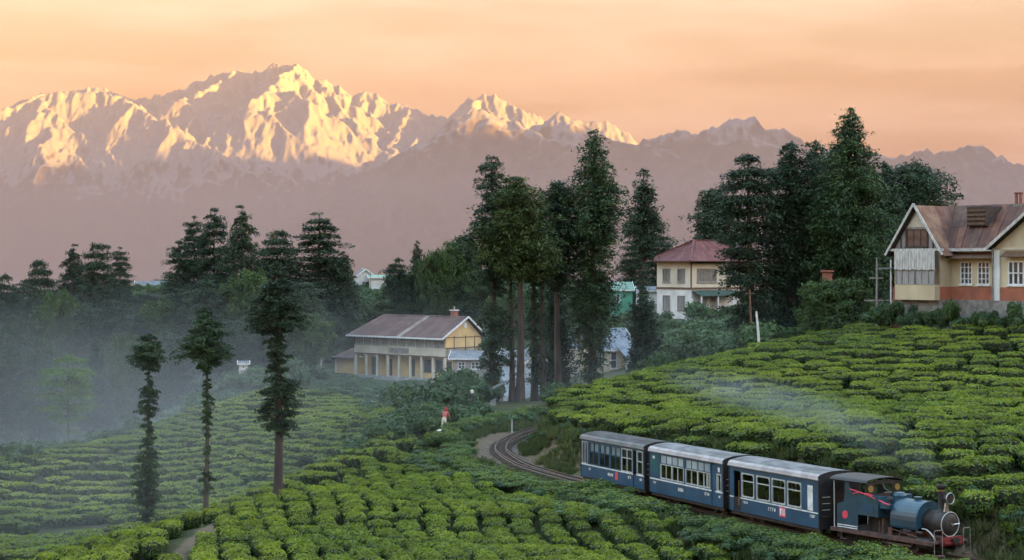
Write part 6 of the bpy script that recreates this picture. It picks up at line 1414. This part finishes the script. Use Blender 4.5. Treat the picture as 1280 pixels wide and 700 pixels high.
# --- verandah bungalow in the mist
def bungalow():
    cx, cyy, cz_ = P(556, 476, 222)
    u = Vector((-.72, .69, 0)).normalized(); ang = math.atan2(.69, -.72)     # local x runs from the near right corner to the far left; y points away behind the house
    # right handed: local y = rotate x by +90 deg = (-.69,-.72) points at the camera, so the front is at +y
    t = thing('verandah_bungalow', 'long yellow two-storey bungalow with brown roof, white columns and glazed upper verandah', 'house', (cx, cyy, 0), ang)
    zg = -14.4; zf = zg + 2.75; ze = -9.15; zr = -6.65; L_ = 17.0; Dp = -6.4; V = 0.0
    # ground storey wall set back behind the columns
    w = MB(); Mb = frame((L_, -1.6, 0), (-1, 0, 0), (0, -1, 0))      # x measured from the far left end
    dw = [(1.6, 3.0, zg, zg + 2.3), (4.6, 5.6, zg, zg + 2.2), (8.7, 9.9, zg + .1, zg + 2.3), (11.6, 12.9, zg + .8, zg + 2.3), (13.7, 15.0, zg + .8, zg + 2.3), (15.6, 16.6, zg, zg + 2.2)]
    wall_mesh(w, Mb, 0, L_, zg, zf, .2, dw)
    wall_mesh(w, frame((0, -1.6, 0), (0, -1, 0), (1, 0, 0)), 0, -Dp - 1.6, zg, zf, .2, [])
    w.box(0.2, L_, Dp, Dp + .2, zg, zf); w.box(L_ - .2, L_, Dp + .2, -1.8, zg, zf)
    w.build('wall', M_YELLOW, t)
    for a, b, za_, zb_ in dw:
        if za_ > zg + .5: window(t, Mb, a, b, za_, zb_, 2, 2, M_TIMBER, M_HGLASS, .08, .04)
        else:
            d = bx(Mb, a, b, .06, .12, zg, zb_).build('door', M_TIMBER, t); bx(Mb, a + .15, b - .15, .03, .06, zg + 1.0, zb_ - .15).build('pane', M_HGLASS, d)
    for i in range(9):
        x = .15 + i * (L_ - .3) / 8; MB().bbox(x - .14, x + .14, -.30, -.02, zg, zf, .03).build('column', M_CREAMW, t)
    MB().box(-.1, L_ + .1, -1.7, .15, zg - .5, zg).build('verandah_floor', M_CONC, t)
    # upper storey: panel, row of windows, boarded corner
    MB().box(-.02, L_, -.22, .0, zf, zf + .15).build('beam', M_BROWN, t)
    MB().box(0, L_, -.2, -.05, zf + .15, zf + 1.15).box(0, .15, Dp, -.2, zf + .15, zf + 1.15).build('verandah_panel', M_CREAMW, t)
    Mu = frame((L_, -.12, 0), (-1, 0, 0), (0, -1, 0))
    n = 9
    for i in range(n):
        a = .1 + i * (L_ - 2.2) / n; b = .1 + (i + 1) * (L_ - 2.2) / n - .06
        window(t, Mu, a, b, zf + 1.17, ze - .05, 5, 2, M_CREAMFR, M_CURTG, .06, .03, False, .04)
        bx(Mu, b - .01, b + .07, -.06, .1, zf + 1.15, ze).build('mullion_post', M_WHITE, t)
    bx(Mu, L_ - 2.1, L_, -.0, .1, zf + 1.15, ze).build('boarded_corner', M_GREYPL, t)
    MB().box(6.6, 10.3, -.03, .02, zf + .32, zf + .98).build('sign_board', M_GREYPL, t)
    # gable end at the near right (x = 0): outward is -x
    ge = MB(); yr = -3.6
    ge.add([(0, -.1, zf + .15), (0, Dp, zf + .15), (0, Dp, ze), (0, yr, zr - .1), (0, -.1, ze), (.15, -.1, zf + .15), (.15, Dp, zf + .15), (.15, Dp, ze), (.15, yr, zr - .1), (.15, -.1, ze)], [(0, 1, 2, 3, 4), (9, 8, 7, 6, 5), (0, 5, 6, 1), (1, 6, 7, 2), (2, 7, 8, 3), (3, 8, 9, 4), (4, 9, 5, 0)])
    g = ge.build('gable_wall', M_YELLOW, t)
    Me = frame((0, 0, 0), (0, -1, 0), (1, 0, 0))
    for y in (1.6, 3.6, 5.2): bx(Me, y - .06, y + .06, -.05, -.004, zf + .2, ze + .2).build('stud', M_BROWN, g)
    for zz in (zf + 1.2, ze): bx(Me, .1, 6.3, -.04, -.002, zz - .05, zz + .05).build('rail', M_BROWN, g)
    window(t, Me, 4.2, 5.1, zf + .9, zf + 1.9, 2, 2, M_CREAMFR, M_HGLASS, .06, .03)
    MB().lathe([(.28, -.05), (.36, -.05), (.36, .03), (.28, .03)], 18, Matrix.Translation((-.03, yr + .1, zr - 1.0)) @ Matrix.Rotation(R(90), 4, 'Y')).build('round_vent', M_WHITE, g)
    MB().lathe([(.01, 0), (.28, .0), (.28, .02), (.01, .02)], 18, Matrix.Translation((-.03, yr + .1, zr - 1.0)) @ Matrix.Rotation(R(90), 4, 'Y')).build('vent_louvre', M_TIMBER, g)
    # roof
    o = .55
    def pkb(i, j, n, rg): return M_PALESHEET if i == int(n * .47) else BROWNS[rg.randrange(3)]
    sheet_roof(t, (-o, .95, ze - .1), (L_ + o, .95, ze - .1), (L_ + o - 2.2, yr, zr), (-o, yr, zr), BROWNS, .85, pick=pkb, seed=21)
    sheet_roof(t, (L_ + o, Dp - .7, ze - .1), (-o, Dp - .7, ze - .1), (-o, yr, zr), (L_ + o - 2.2, yr, zr), BROWNS, .95, seed=22)
    sheet_roof(t, (L_ + o, .95, ze - .1), (L_ + o, Dp - .7, ze - .1), (L_ + o - 2.2, yr, zr), (L_ + o - 2.2, yr, zr), BROWNS, .95, seed=23)
    bar3((-o, yr, zr + .05), (L_ + o - 2.2, yr, zr + .05), .3, .08).build('ridge_cap', M_PALESHEET, t)
    bar3((-o - .03, .95, ze - .14), (L_ + o, .95, ze - .14), .06, .2).build('fascia', M_WHITE, t)
    bar3((-o - .03, .95, ze - .12), (-o - .03, yr, zr + .02), .07, .22).build('bargeboard', M_WHITE, t); bar3((-o - .03, Dp - .7, ze - .12), (-o - .03, yr, zr + .02), .07, .22).build('bargeboard', M_WHITE, t)
    c = MB().box(2.2, 2.9, yr - .9, yr - .2, zr - .6, zr + .75).build('chimney', M_BRICK, t); MB().box(2.1, 3.0, yr - 1.0, yr - .1, zr + .75, zr + .87).build('chimney_cap', M_WHITEW, c); MB().lathe([(.1, 0), (.1, .4), (.02, .42)], 8, Matrix.Translation((2.55, yr - .55, zr + .87))).build('chimney_pot', M_GREYPL, c)
    # low wing at the far left
    MB().box(L_, L_ + 4.2, -4.6, -.6, zg, zg + 2.1).build('side_wing', M_YELLOW, t)
    MB().box(L_ + 4.1, L_ + 4.35, -.62, -.45, zg, zg + 2.1).build('pilaster', M_WHITEW, t); MB().box(L_ + .3, L_ + .7, -.62, -.5, zg, zg + 2.1).build('pilaster', M_WHITEW, t)
    sheet_roof(t, (L_, -.1, zg + 2.05), (L_ + 4.7, -.1, zg + 2.05), (L_ + 3.5, -4.4, zg + 3.7), (L_, -4.4, zg + 3.7), BROWNS, .9, seed=24)
    return t
bungalow()

def gabled_block(name, label, px, base_py, D, yaw, lx, ly, h, rise, wall_m, roofs, over=.35, wins=(), wm=None, seed=0, gable_front=True, cat='house', sink=1.0):
    """simple house: front along local x at y = 0 (facing -y), ridge along y when gable_front else along x"""
    x, y, z = P(px, base_py, D); t = thing(name, label, cat, (x, y, z), R(yaw))
    w = MB(); holes = [q[:4] for q in wins if q[4] == 'f']
    wall_mesh(w, FRONT, 0, lx, 0, h, .18, holes)
    Ml = frame((0, ly, 0), (0, -1, 0), (1, 0, 0)); wall_mesh(w, Ml, 0, ly - .18, 0, h, .18, [q[:4] for q in wins if q[4] == 'l'])
    Mr = frame((lx, 0, 0), (0, 1, 0), (-1, 0, 0)); wall_mesh(w, Mr, .18, ly, 0, h, .18, [q[:4] for q in wins if q[4] == 'r'])
    w.box(.18, lx - .18, ly - .18, ly, 0, h)
    if gable_front: w.prism_ax([(0, h), (lx, h), (lx / 2, h + rise)], 0, .16, 'y').prism_ax([(0, h), (lx, h), (lx / 2, h + rise)], ly - .16, ly, 'y')
    else: w.prism_ax([(0, h), (ly, h), (ly / 2, h + rise)], 0, .16, 'x').prism_ax([(0, h), (ly, h), (ly / 2, h + rise)], lx - .16, lx, 'x')
    w.build('wall', wall_m, t); MB().box(-.05, lx + .05, -.05, ly + .05, -sink, 0).build('plinth', M_CONC, t)
    for q in wins:
        MM = {'f': FRONT, 'l': Ml, 'r': Mr}[q[4]]; window(t, MM, *q[:4], q[5], q[6], wm or M_WHITE, M_HGLASS, .09, .04)
    k = rise / ((lx if gable_front else ly) / 2); dz = over * k
    if gable_front:
        sheet_roof(t, (-over, ly + over, h - dz), (-over, -over, h - dz), (lx / 2, -over, h + rise), (lx / 2, ly + over, h + rise), roofs, .8, seed=seed); sheet_roof(t, (lx + over, -over, h - dz), (lx + over, ly + over, h - dz), (lx / 2, ly + over, h + rise), (lx / 2, -over, h + rise), roofs, .8, seed=seed + 1)
        bar3((-over, -over - .02, h - dz), (lx / 2, -over - .02, h + rise), .06, .2).build('bargeboard', M_WHITE, t); bar3((lx + over, -over - .02, h - dz), (lx / 2, -over - .02, h + rise), .06, .2).build('bargeboard', M_WHITE, t)
    else:
        sheet_roof(t, (-over, -over, h - dz), (lx + over, -over, h - dz), (lx + over, ly / 2, h + rise), (-over, ly / 2, h + rise), roofs, .8, seed=seed); sheet_roof(t, (lx + over, ly + over, h - dz), (-over, ly + over, h - dz), (-over, ly / 2, h + rise), (lx + over, ly / 2, h + rise), roofs, .8, seed=seed + 1)
        bar3((-over, -over - .02, h - dz), (lx + over, -over - .02, h - dz), .06, .16).build('fascia', M_WHITE, t)
        for sx in (-over, lx + over): bar3((sx, -over, h - dz), (sx, ly / 2, h + rise), .06, .18).build('bargeboard', M_WHITE, t); bar3((sx, ly + over, h - dz), (sx, ly / 2, h + rise), .06, .18).build('bargeboard', M_WHITE, t)
    return t
# grey-roofed cottage behind the tea crest, its porch, and the wing left of the cypress-dark trunk
ct = gabled_block('cottage', 'cream cottage with blue-grey sheet roof and gabled porch behind the tea crest', 741, 465, 190, 24, 5.0, 6.0, 2.5, 2.0, M_CREAM, BLUEGREY, .4, [(.7, 1.5, .9, 2.1, 'f', 2, 2), (2.1, 2.9, .3, 2.1, 'f', 1, 2), (1.0, 1.9, .9, 2.0, 'l', 2, 2)], seed=31, gable_front=False)
MB().box(4.0, 6.3, -2.2, .0, -1, 1.75).build('porch', M_WHITEW, ct); sheet_roof(ct, (2.6, -2.6, 1.6), (6.7, -2.6, 1.6), (6.7, -.3, 2.75), (2.6, -.3, 2.75), BLUEGREY, .8, seed=33)
window(ct, frame((0, -2.2, 0), (1, 0, 0), (0, 1, 0)), 4.3, 5.0, .4, 1.5, 1, 2, M_WHITE); MB().box(2.75, 2.87, -2.4, -2.28, -1, 1.7).build('porch_post', M_WHITE, ct)
MB().box(2.0, 2.5, 2.8, 3.3, 4.0, 5.2).build('chimney', M_WHITEW, ct)
gabled_block('outhouse', 'small cream outhouse with white window, left of the grey-roofed cottage', 712, 466, 192, 18, 3.4, 4.0, 2.7, 1.1, M_CREAMW, BLUEGREY, .3, [(1.1, 2.1, .8, 2.2, 'f', 2, 3)], seed=35, gable_front=False)
gabled_block('blue_house', 'pale blue house with white windows seen between the trunks of the grove', 624, 497, 176, -12, 4.4, 5.0, 3.6, 1.1, M_PALEBLUE, [M_TIN], .3, [(.4, 1.6, 1.9, 2.9, 'f', 3, 2), (2.0, 3.2, 1.9, 2.9, 'f', 3, 2), (.5, 1.5, .3, 1.3, 'f', 2, 2)], seed=37, gable_front=False, sink=2.0)
gabled_block('blue_house', 'tall whitish-blue gabled house at the right side of the grove trunks', 654, 498, 172, 28, 2.6, 4.6, 3.3, 1.0, M_PALEBLUE, [M_TIN], .25, [(.9, 1.7, 1.4, 2.4, 'f', 2, 2)], seed=39, sink=2.0)
gabled_block('tin_shed', 'dark grey tin shed against the right end of the verandah bungalow', 566, 474, 214, -6, 4.6, 4.0, 2.6, .7, M_GREYPL, [M_TIN], .5, [(.6, 1.5, 1.2, 2.1, 'f', 2, 2), (2.2, 3.6, 1.2, 2.1, 'f', 3, 2)], seed=41, gable_front=False, sink=1.5)
gabled_block('white_shed', 'low white shed with grey roof alone on the left skyline between the trees', 170, 374, 300, 6, 6.2, 4.0, 2.2, .8, M_WHITEW, [M_TIN], .4, [(.8, 1.6, .8, 1.7, 'f', 2, 1), (4.0, 4.8, .8, 1.7, 'f', 2, 1)], seed=43, gable_front=False, sink=2.0)
gabled_block('white_building', 'white two-storey building with sloping roof on the skyline left of the bungalow trees', 447, 372, 288, 14, 2.6, 4.0, 3.6, 1.0, M_WHITEW, [M_TIN], .3, [(.7, 1.7, 1.7, 2.6, 'f', 2, 2)], seed=45, sink=2.5)
gabled_block('white_building', 'white building with pale green upper wall, right one of the skyline pair', 462, 372, 286, 8, 2.6, 4.0, 3.2, .4, M_WHITEW, [M_GREENR], .3, [(.5, 1.1, .6, 1.5, 'f', 1, 2), (1.5, 2.1, .6, 1.5, 'f', 1, 2)], seed=47, gable_front=False, sink=2.5)
hut = gabled_block('green_hut', 'green sheet-metal hut with pale green roof left of the cream house', 767, 399, 232, 8, 2.5, 2.5, 3.9, .9, M_GREENS, [M_GREENR], .25, [(.3, .9, 2.2, 3.2, 'f', 1, 2)], seed=49, gable_front=False, sink=1.5)
gabled_block('white_outbuilding', 'low white outbuilding with tin roof immediately left of the cream house', 799, 380, 236, 4, 3.4, 3.0, 1.8, .5, M_WHITEW, [M_TIN], .3, [(.8, 1.4, .6, 1.3, 'f', 1, 1)], seed=51, gable_front=False, sink=3.0)
gabled_block('white_hut', 'tiny white hut among shrubs on the upper edge of the far tea slope', 299, 463, 204, 10, 1.0, 1.0, .8, .25, M_WHITEW, [M_TIN], .2, [(.3, .65, .2, .55, 'f', 1, 1)], seed=53, gable_front=False, sink=.6, cat='hut')
# retaining wall beside the bend
x, y, z = P(600, 520, 146)
rw_ = MB().add([(0, 0, -.6), (1.3, -.3, -.6), (1.3, -.3, 1.5), (0, 0, .7), (0, .35, -.6), (1.3, .05, -.6), (1.3, .05, 1.5), (0, .35, .7)], [(0, 1, 2, 3), (7, 6, 5, 4), (3, 2, 6, 7), (0, 3, 7, 4), (1, 5, 6, 2)]).build('retaining_wall', M_CONC)
rw_.location = (x, y, z); tag(rw_, 'short sloping pale concrete wall beside the grove trunks', 'wall')
tag(MB().add([(-.3, .3, 1.0), (2.9, -.4, 2.6), (2.9, 2.0, 2.6), (-.3, 2.6, 1.0), (-.3, .3, .92), (2.9, -.4, 2.52), (2.9, 2.0, 2.52), (-.3, 2.6, .92)], [(0, 1, 2, 3), (7, 6, 5, 4), (0, 4, 5, 1), (1, 5, 6, 2)]).tube([(.2, .6, -.8), (.2, .6, 1.2)], .06, 5).tube([(2.7, .2, -.8), (2.7, .2, 2.5)], .06, 5).tube([(2.7, 1.8, -.8), (2.7, 1.8, 2.5)], .06, 5).build('stair_canopy', M_TIN, None, loc=(x - .9, y + 2.0, z)), 'dark sloping tin canopy on posts behind the short concrete wall', 'canopy')

# --- poles, posts
def pole(name, label, cat, px, top, bot, D, r, m, lean=0.0, arms=(), lamp=False):
    x, y, z = P(px, bot, D); h = (bot - top) * D / F; g = gz(x, y)
    t = thing(name, label, cat, (x, y, z)); d = min(0, g - z) - .3
    MB().tube([(0, 0, d), (lean * h * .5, 0, h * .5), (lean * h, 0, h)], [r * 1.2, r * 1.1, r * .8], 8).build('shaft', m, t)
    for zz, w in arms: MB().box(lean * zz - w, lean * zz + w, -.05, .05, zz - .05, zz + .05).build('crossarm', m, t)
    if lamp: MB().tube([(lean * h, 0, h - .05), (lean * h - .5, 0, h + .35), (lean * h - 1.1, 0, h + .3)], .05, 6).build('lamp_arm', m, t); MB().box(-1.5, -1.0, -.1, .1, h + .22, h + .32).build('lamp_head', M_WHITE, t)
    return t
pole('utility_pole', 'weathered utility pole with crossarm in the mist left of the bungalow', 'pole', 401, 398, 458, 226, .11, M_GREYPL, 0, [(5.6, .9), (5.1, .7)])
pole('utility_pole', 'white painted leaning post at the tea crest below the cedar clump', 'pole', 950, 389, 436, 137, .09, M_WHITE, -.10)
pole('utility_pole', 'thin brown wooden pole just left of the white leaning post', 'pole', 940, 362, 434, 140, .08, M_BROWN, -.04, [(4.2, .35)])
pole('utility_pole', 'slim pale pole with pipes at the left end of the timbered house', 'pole', 1096, 322, 400, 128, .07, M_GREYPL, 0, [(3.0, .5), (1.4, .9)])
pole('street_lamp', 'grey street lamp beside the white buildings on the skyline', 'street lamp', 463, 338, 372, 284, .07, M_GREYPL, 0, [], True)
pole('marker_post', 'short white post by the path in front of the bungalow', 'post', 559, 481, 495, 206, .12, M_WHITE)
pole('marker_post', 'small pale post on the outside of the railway bend', 'post', 640, 524, 538, 122, .05, M_CREAMFR)
tag(MB().box(-.35, .35, -.28, .28, -.4, 1.6).box(-.45, .45, -.4, .4, 1.6, 1.75).build('brick_pillar', M_BRICK, None, loc=P(1034, 366, 138)), 'short brick pillar behind the bright green tree', 'pillar')

shrub(294, 200, 2.4, 1.9, 1, 'pale green shrub beside the tiny white hut', None, meshes=SHL); shrub(308, 200, 2.2, 2.2, 2, 'darker shrub right of the tiny white hut', None)
# ------------------------------------------------------------------ people by the bend
M_SKIN = mat('skin', (0.26, 0.14, 0.09), 0.6); M_HAIR = mat('hair', (0.02, 0.016, 0.014), 0.6)
def person(label, loc, rz, shirt, trousers, head_m, joints, h=1.62):
    """one skinned body; joints (name: position) place the limbs"""
    J = {k: Vector(v) for k, v in joints.items()}
    names = ['pelvis', 'waist', 'chest', 'neck', 'head', 'crown', 'shl', 'ell', 'wrl', 'hal', 'shr', 'elr', 'wrr', 'har', 'hil', 'knl', 'anl', 'tol', 'hir', 'knr', 'anr', 'tor']
    rad = dict(pelvis=.15, waist=.125, chest=.15, neck=.055, head=.095, crown=.07, shl=.07, ell=.045, wrl=.034, hal=.035, shr=.07, elr=.045, wrr=.034, har=.035, hil=.09, knl=.06, anl=.045, tol=.04, hir=.09, knr=.06, anr=.045, tor=.04)
    E = [('pelvis', 'waist'), ('waist', 'chest'), ('chest', 'neck'), ('neck', 'head'), ('head', 'crown'), ('chest', 'shl'), ('shl', 'ell'), ('ell', 'wrl'), ('wrl', 'hal'), ('chest', 'shr'), ('shr', 'elr'), ('elr', 'wrr'), ('wrr', 'har'), ('pelvis', 'hil'), ('hil', 'knl'), ('knl', 'anl'), ('anl', 'tol'), ('pelvis', 'hir'), ('hir', 'knr'), ('knr', 'anr'), ('anr', 'tor')]
    me = bpy.data.meshes.new('person'); me.from_pydata([J[n] for n in names], [(names.index(a), names.index(b)) for a, b in E], [])
    o = link('person', me, None, loc, (0, 0, rz)); md = o.modifiers.new('skin', 'SKIN'); sb = o.modifiers.new('sub', 'SUBSURF'); sb.levels = sb.render_levels = 1
    for i, n in enumerate(names): me.skin_vertices[0].data[i].radius = (rad[n], rad[n]); me.skin_vertices[0].data[i].use_root = (i == 0)
    bpy.context.view_layer.update()
    ev = o.evaluated_get(bpy.context.evaluated_depsgraph_get()); nm = bpy.data.meshes.new_from_object(ev); o.modifiers.clear(); o.data = nm
    for m in (shirt, trousers, M_SKIN): nm.materials.append(m)
    leg = {'hil', 'knl', 'hir', 'knr', 'pelvis'}; skin = {'neck', 'head', 'crown', 'wrl', 'hal', 'wrr', 'har', 'tol', 'tor'}; sk2 = {'anl', 'anr'}
    for p in nm.polygons:
        c = p.center; n = min(names, key=lambda k: (J[k] - c).length - rad[k] * .5)
        p.material_index = 2 if n in skin else (1 if n in leg or n in sk2 else 0); p.use_smooth = True
    tag(o, label, 'person')
    hd = J['head'].lerp(J['crown'], .55); ax = (J['crown'] - J['neck']).normalized(); q = Vector((0, 0, 1)).rotation_difference(ax).to_matrix().to_4x4()
    sc = MB().lathe([(.12, -.12), (.135, -.02), (.125, .07), (.085, .13), (.01, .155)], 12, Matrix.Translation(hd + Vector((0, .02, .01))) @ q)
    sc.build('headscarf', head_m, o, True)
    MB().tube([J['head'] + Vector((0, -.10, -.0)), J['head'] + Vector((0, -.13, -.03))], [.02, .016], 6).build('nose', M_SKIN, o)
    return o
def standing(bend=0.0, arm=0.3):
    s_, c_ = math.sin(bend), math.cos(bend); P_ = lambda y, z: (0, -s_ * (z - .86) + y, .86 + c_ * (z - .86))
    def up(x, y, z): return (x, -s_ * (z - .86) + y * c_, .86 + c_ * (z - .86) + y * s_ * .3)
    return dict(pelvis=(0, 0, .88), waist=up(0, 0, 1.02), chest=up(0, 0, 1.25), neck=up(0, 0, 1.42), head=up(0, -.03, 1.50), crown=up(0, -.01, 1.60), shl=up(-.19, 0, 1.34), ell=up(-.25, -.05 - arm * .3, 1.10), wrl=up(-.20, -.15 - arm * .6, .92), hal=up(-.18, -.2 - arm * .7, .86),
                shr=up(.19, 0, 1.34), elr=up(.25, -.05 - arm * .3, 1.10), wrr=up(.20, -.15 - arm * .6, .92), har=up(.18, -.2 - arm * .7, .86), hil=(-.10, 0, .82), knl=(-.11, -.03, .46), anl=(-.11, .0, .09), tol=(-.12, -.14, .04), hir=(.10, 0, .82), knr=(.12, .02, .46), anr=(.13, .06, .09), tor=(.14, -.08, .04))
M_CLOTHR = mat('rose_red_cloth', (0.48, 0.14, 0.12), 0.95, (0.36, 0.10, 0.09), 6.0); M_CLOTHW = mat('pale_cloth', (0.62, 0.56, 0.46), 0.95); M_CLOTHD = mat('dark_cloth', (0.04, 0.042, 0.05), 0.95); M_SCARF = mat('red_scarf', (0.30, 0.05, 0.045), 0.95)
x, y, z = P(555, 538, 121); zg_ = gz(x, y)
person('person in rose-red top, red headscarf and pale trousers bending among the bushes', (x, y, max(zg_, z - .1)), R(150), M_CLOTHR, M_CLOTHW, M_SCARF, standing(.35, .5))
x, y, z = P(591, 521, 140); zg_ = gz(x, y)
person('person in dark clothes with white shawl near the short concrete wall', (x, y, max(zg_ + .2, z - .6)), R(-60), M_CLOTHD, M_CLOTHD, M_CLOTHW, standing(.1, .2))
x, y, z = P(542, 494, 204); zg_ = gz(x, y)
person('person in white with red headscarf on the path in front of the bungalow', (x, y, max(zg_ + .1, z - .1)), R(20), M_CLOTHW, M_CLOTHW, M_SCARF, standing(.0, .1))
sk = MB().lathe([(.16, 0), (.27, .10), (.30, .35), (.26, .6), (.12, .75), (.10, .82), (.15, .9), (.03, .93)], 12).build('sack', M_WHITE, None, True, loc=tuple(Vector(P(552, 553, 116)) - Vector((0, 0, .05))))
sk.rotation_euler = (R(8), R(-14), .4); tag(sk, 'full white sack set down on the bush below the rose-red figure', 'sack')
# ------------------------------------------------------------------ mist in the valley and engine smoke
def mist_box(name, x0, x1, y0, y1, z0, z1, dens, nscale, lo, hi, ztop0, ztop1, falloff, col=(1, 1, 1), seed=0.0, stretch=(1, 1, 2.2)):
    """mist thins upwards from ztop0 to ztop1, is broken up by noise, and fades before the box ends on every side"""
    o = MB().box(x0, x1, y0, y1, z0, z1).build(name, None)
    m = bpy.data.materials.new(name); m.use_nodes = True; nt = m.node_tree; nt.nodes.clear(); N = nt.nodes; L = nt.links
    out = N.new('ShaderNodeOutputMaterial'); v = N.new('ShaderNodeVolumePrincipled'); v.inputs['Color'].default_value = (*col, 1)
    ge = N.new('ShaderNodeNewGeometry'); sp = N.new('ShaderNodeSeparateXYZ'); L.new(ge.outputs['Position'], sp.inputs[0])
    mp = N.new('ShaderNodeMapping'); mp.inputs['Scale'].default_value = stretch; mp.inputs['Location'].default_value = (seed, 0, 0); L.new(ge.outputs['Position'], mp.inputs[0])
    nz = N.new('ShaderNodeTexNoise'); nz.inputs['Scale'].default_value = nscale; nz.inputs['Detail'].default_value = 2.0; L.new(mp.outputs[0], nz.inputs[0])
    def mr(src, a, b, c, d):
        n = N.new('ShaderNodeMapRange'); n.interpolation_type = 'SMOOTHSTEP'; n.inputs[1].default_value = a; n.inputs[2].default_value = b; n.inputs[3].default_value = c; n.inputs[4].default_value = d; L.new(src, n.inputs[0]); return n.outputs[0]
    fac = mr(nz.outputs[0], lo, hi, 0.12, 1.0)
    parts = [mr(sp.outputs['Z'], ztop0, ztop1, 1.0, 0.0), mr(sp.outputs['X'], x0, x0 + falloff, 0, 1), mr(sp.outputs['X'], x1 - falloff, x1, 1, 0), mr(sp.outputs['Y'], y0, y0 + falloff, 0, 1), mr(sp.outputs['Y'], y1 - falloff, y1, 1, 0)]
    for p in parts:
        mu = N.new('ShaderNodeMath'); mu.operation = 'MULTIPLY'; L.new(fac, mu.inputs[0]); L.new(p, mu.inputs[1]); fac = mu.outputs[0]
    mu = N.new('ShaderNodeMath'); mu.operation = 'MULTIPLY'; mu.inputs[1].default_value = dens; L.new(fac, mu.inputs[0])
    L.new(mu.outputs[0], v.inputs['Density']); L.new(v.outputs[0], out.inputs['Volume'])
    o.data.materials.append(m); o['kind'] = 'stuff'
    return o
mist_box('valley_mist', -130, 60, 98, 330, -34, 8, 0.0062, 0.022, 0.30, 0.70, -24, 0, 24)

# engine smoke drifting back over the tea: soft puffs
m = bpy.data.materials.new('smoke'); m.use_nodes = True; nt = m.node_tree; nt.nodes.clear(); N = nt.nodes; L = nt.links
out = N.new('ShaderNodeOutputMaterial'); v = N.new('ShaderNodeVolumePrincipled'); v.inputs['Color'].default_value = (.75, .82, .9, 1)
tc = N.new('ShaderNodeTexCoord'); ln = N.new('ShaderNodeVectorMath'); ln.operation = 'LENGTH'; L.new(tc.outputs['Object'], ln.inputs[0])
fo_ = N.new('ShaderNodeMapRange'); fo_.interpolation_type = 'SMOOTHSTEP'; fo_.inputs[1].default_value = .15; fo_.inputs[2].default_value = .97; fo_.inputs[3].default_value = 1; fo_.inputs[4].default_value = 0; L.new(ln.outputs['Value'], fo_.inputs[0])
ge = N.new('ShaderNodeNewGeometry'); nz = N.new('ShaderNodeTexNoise'); nz.inputs['Scale'].default_value = .55; nz.inputs['Detail'].default_value = 3.0; L.new(ge.outputs['Position'], nz.inputs[0])
mr = N.new('ShaderNodeMapRange'); mr.interpolation_type = 'SMOOTHSTEP'; mr.inputs[1].default_value = .30; mr.inputs[2].default_value = .70; L.new(nz.outputs[0], mr.inputs[0])
mu = N.new('ShaderNodeMath'); mu.operation = 'MULTIPLY'; L.new(fo_.outputs[0], mu.inputs[0]); L.new(mr.outputs[0], mu.inputs[1])
m2 = N.new('ShaderNodeMath'); m2.operation = 'MULTIPLY'; m2.inputs[1].default_value = .06; L.new(mu.outputs[0], m2.inputs[0])
L.new(m2.outputs[0], v.inputs['Density']); L.new(v.outputs[0], out.inputs['Volume'])
bmm = bmesh.new(); bmesh.ops.create_icosphere(bmm, subdivisions=3, radius=1.0); pm = bpy.data.meshes.new('smoke'); bmm.to_mesh(pm); bmm.free(); pm.materials.append(m)
for px, py, D, rx, rz_ in [(1160, 590, 68.5, .7, .5), (1142, 572, 70, 1.2, .7), (1118, 555, 72, 1.6, .9), (1085, 540, 75.5, 2.0, 1.0), (1048, 526, 79.5, 2.4, 1.0), (1010, 513, 84, 2.6, 1.1), (968, 500, 90, 3.0, 1.1), (925, 490, 97, 3.2, 1.0), (880, 480, 105, 3.2, .9)]:
    o = link('smoke', pm, None, P(px, py, D), (0, R(14), R(-50)), (rx * 1.15, rx * 1.15, rz_ * 1.25)); o['kind'] = 'stuff'
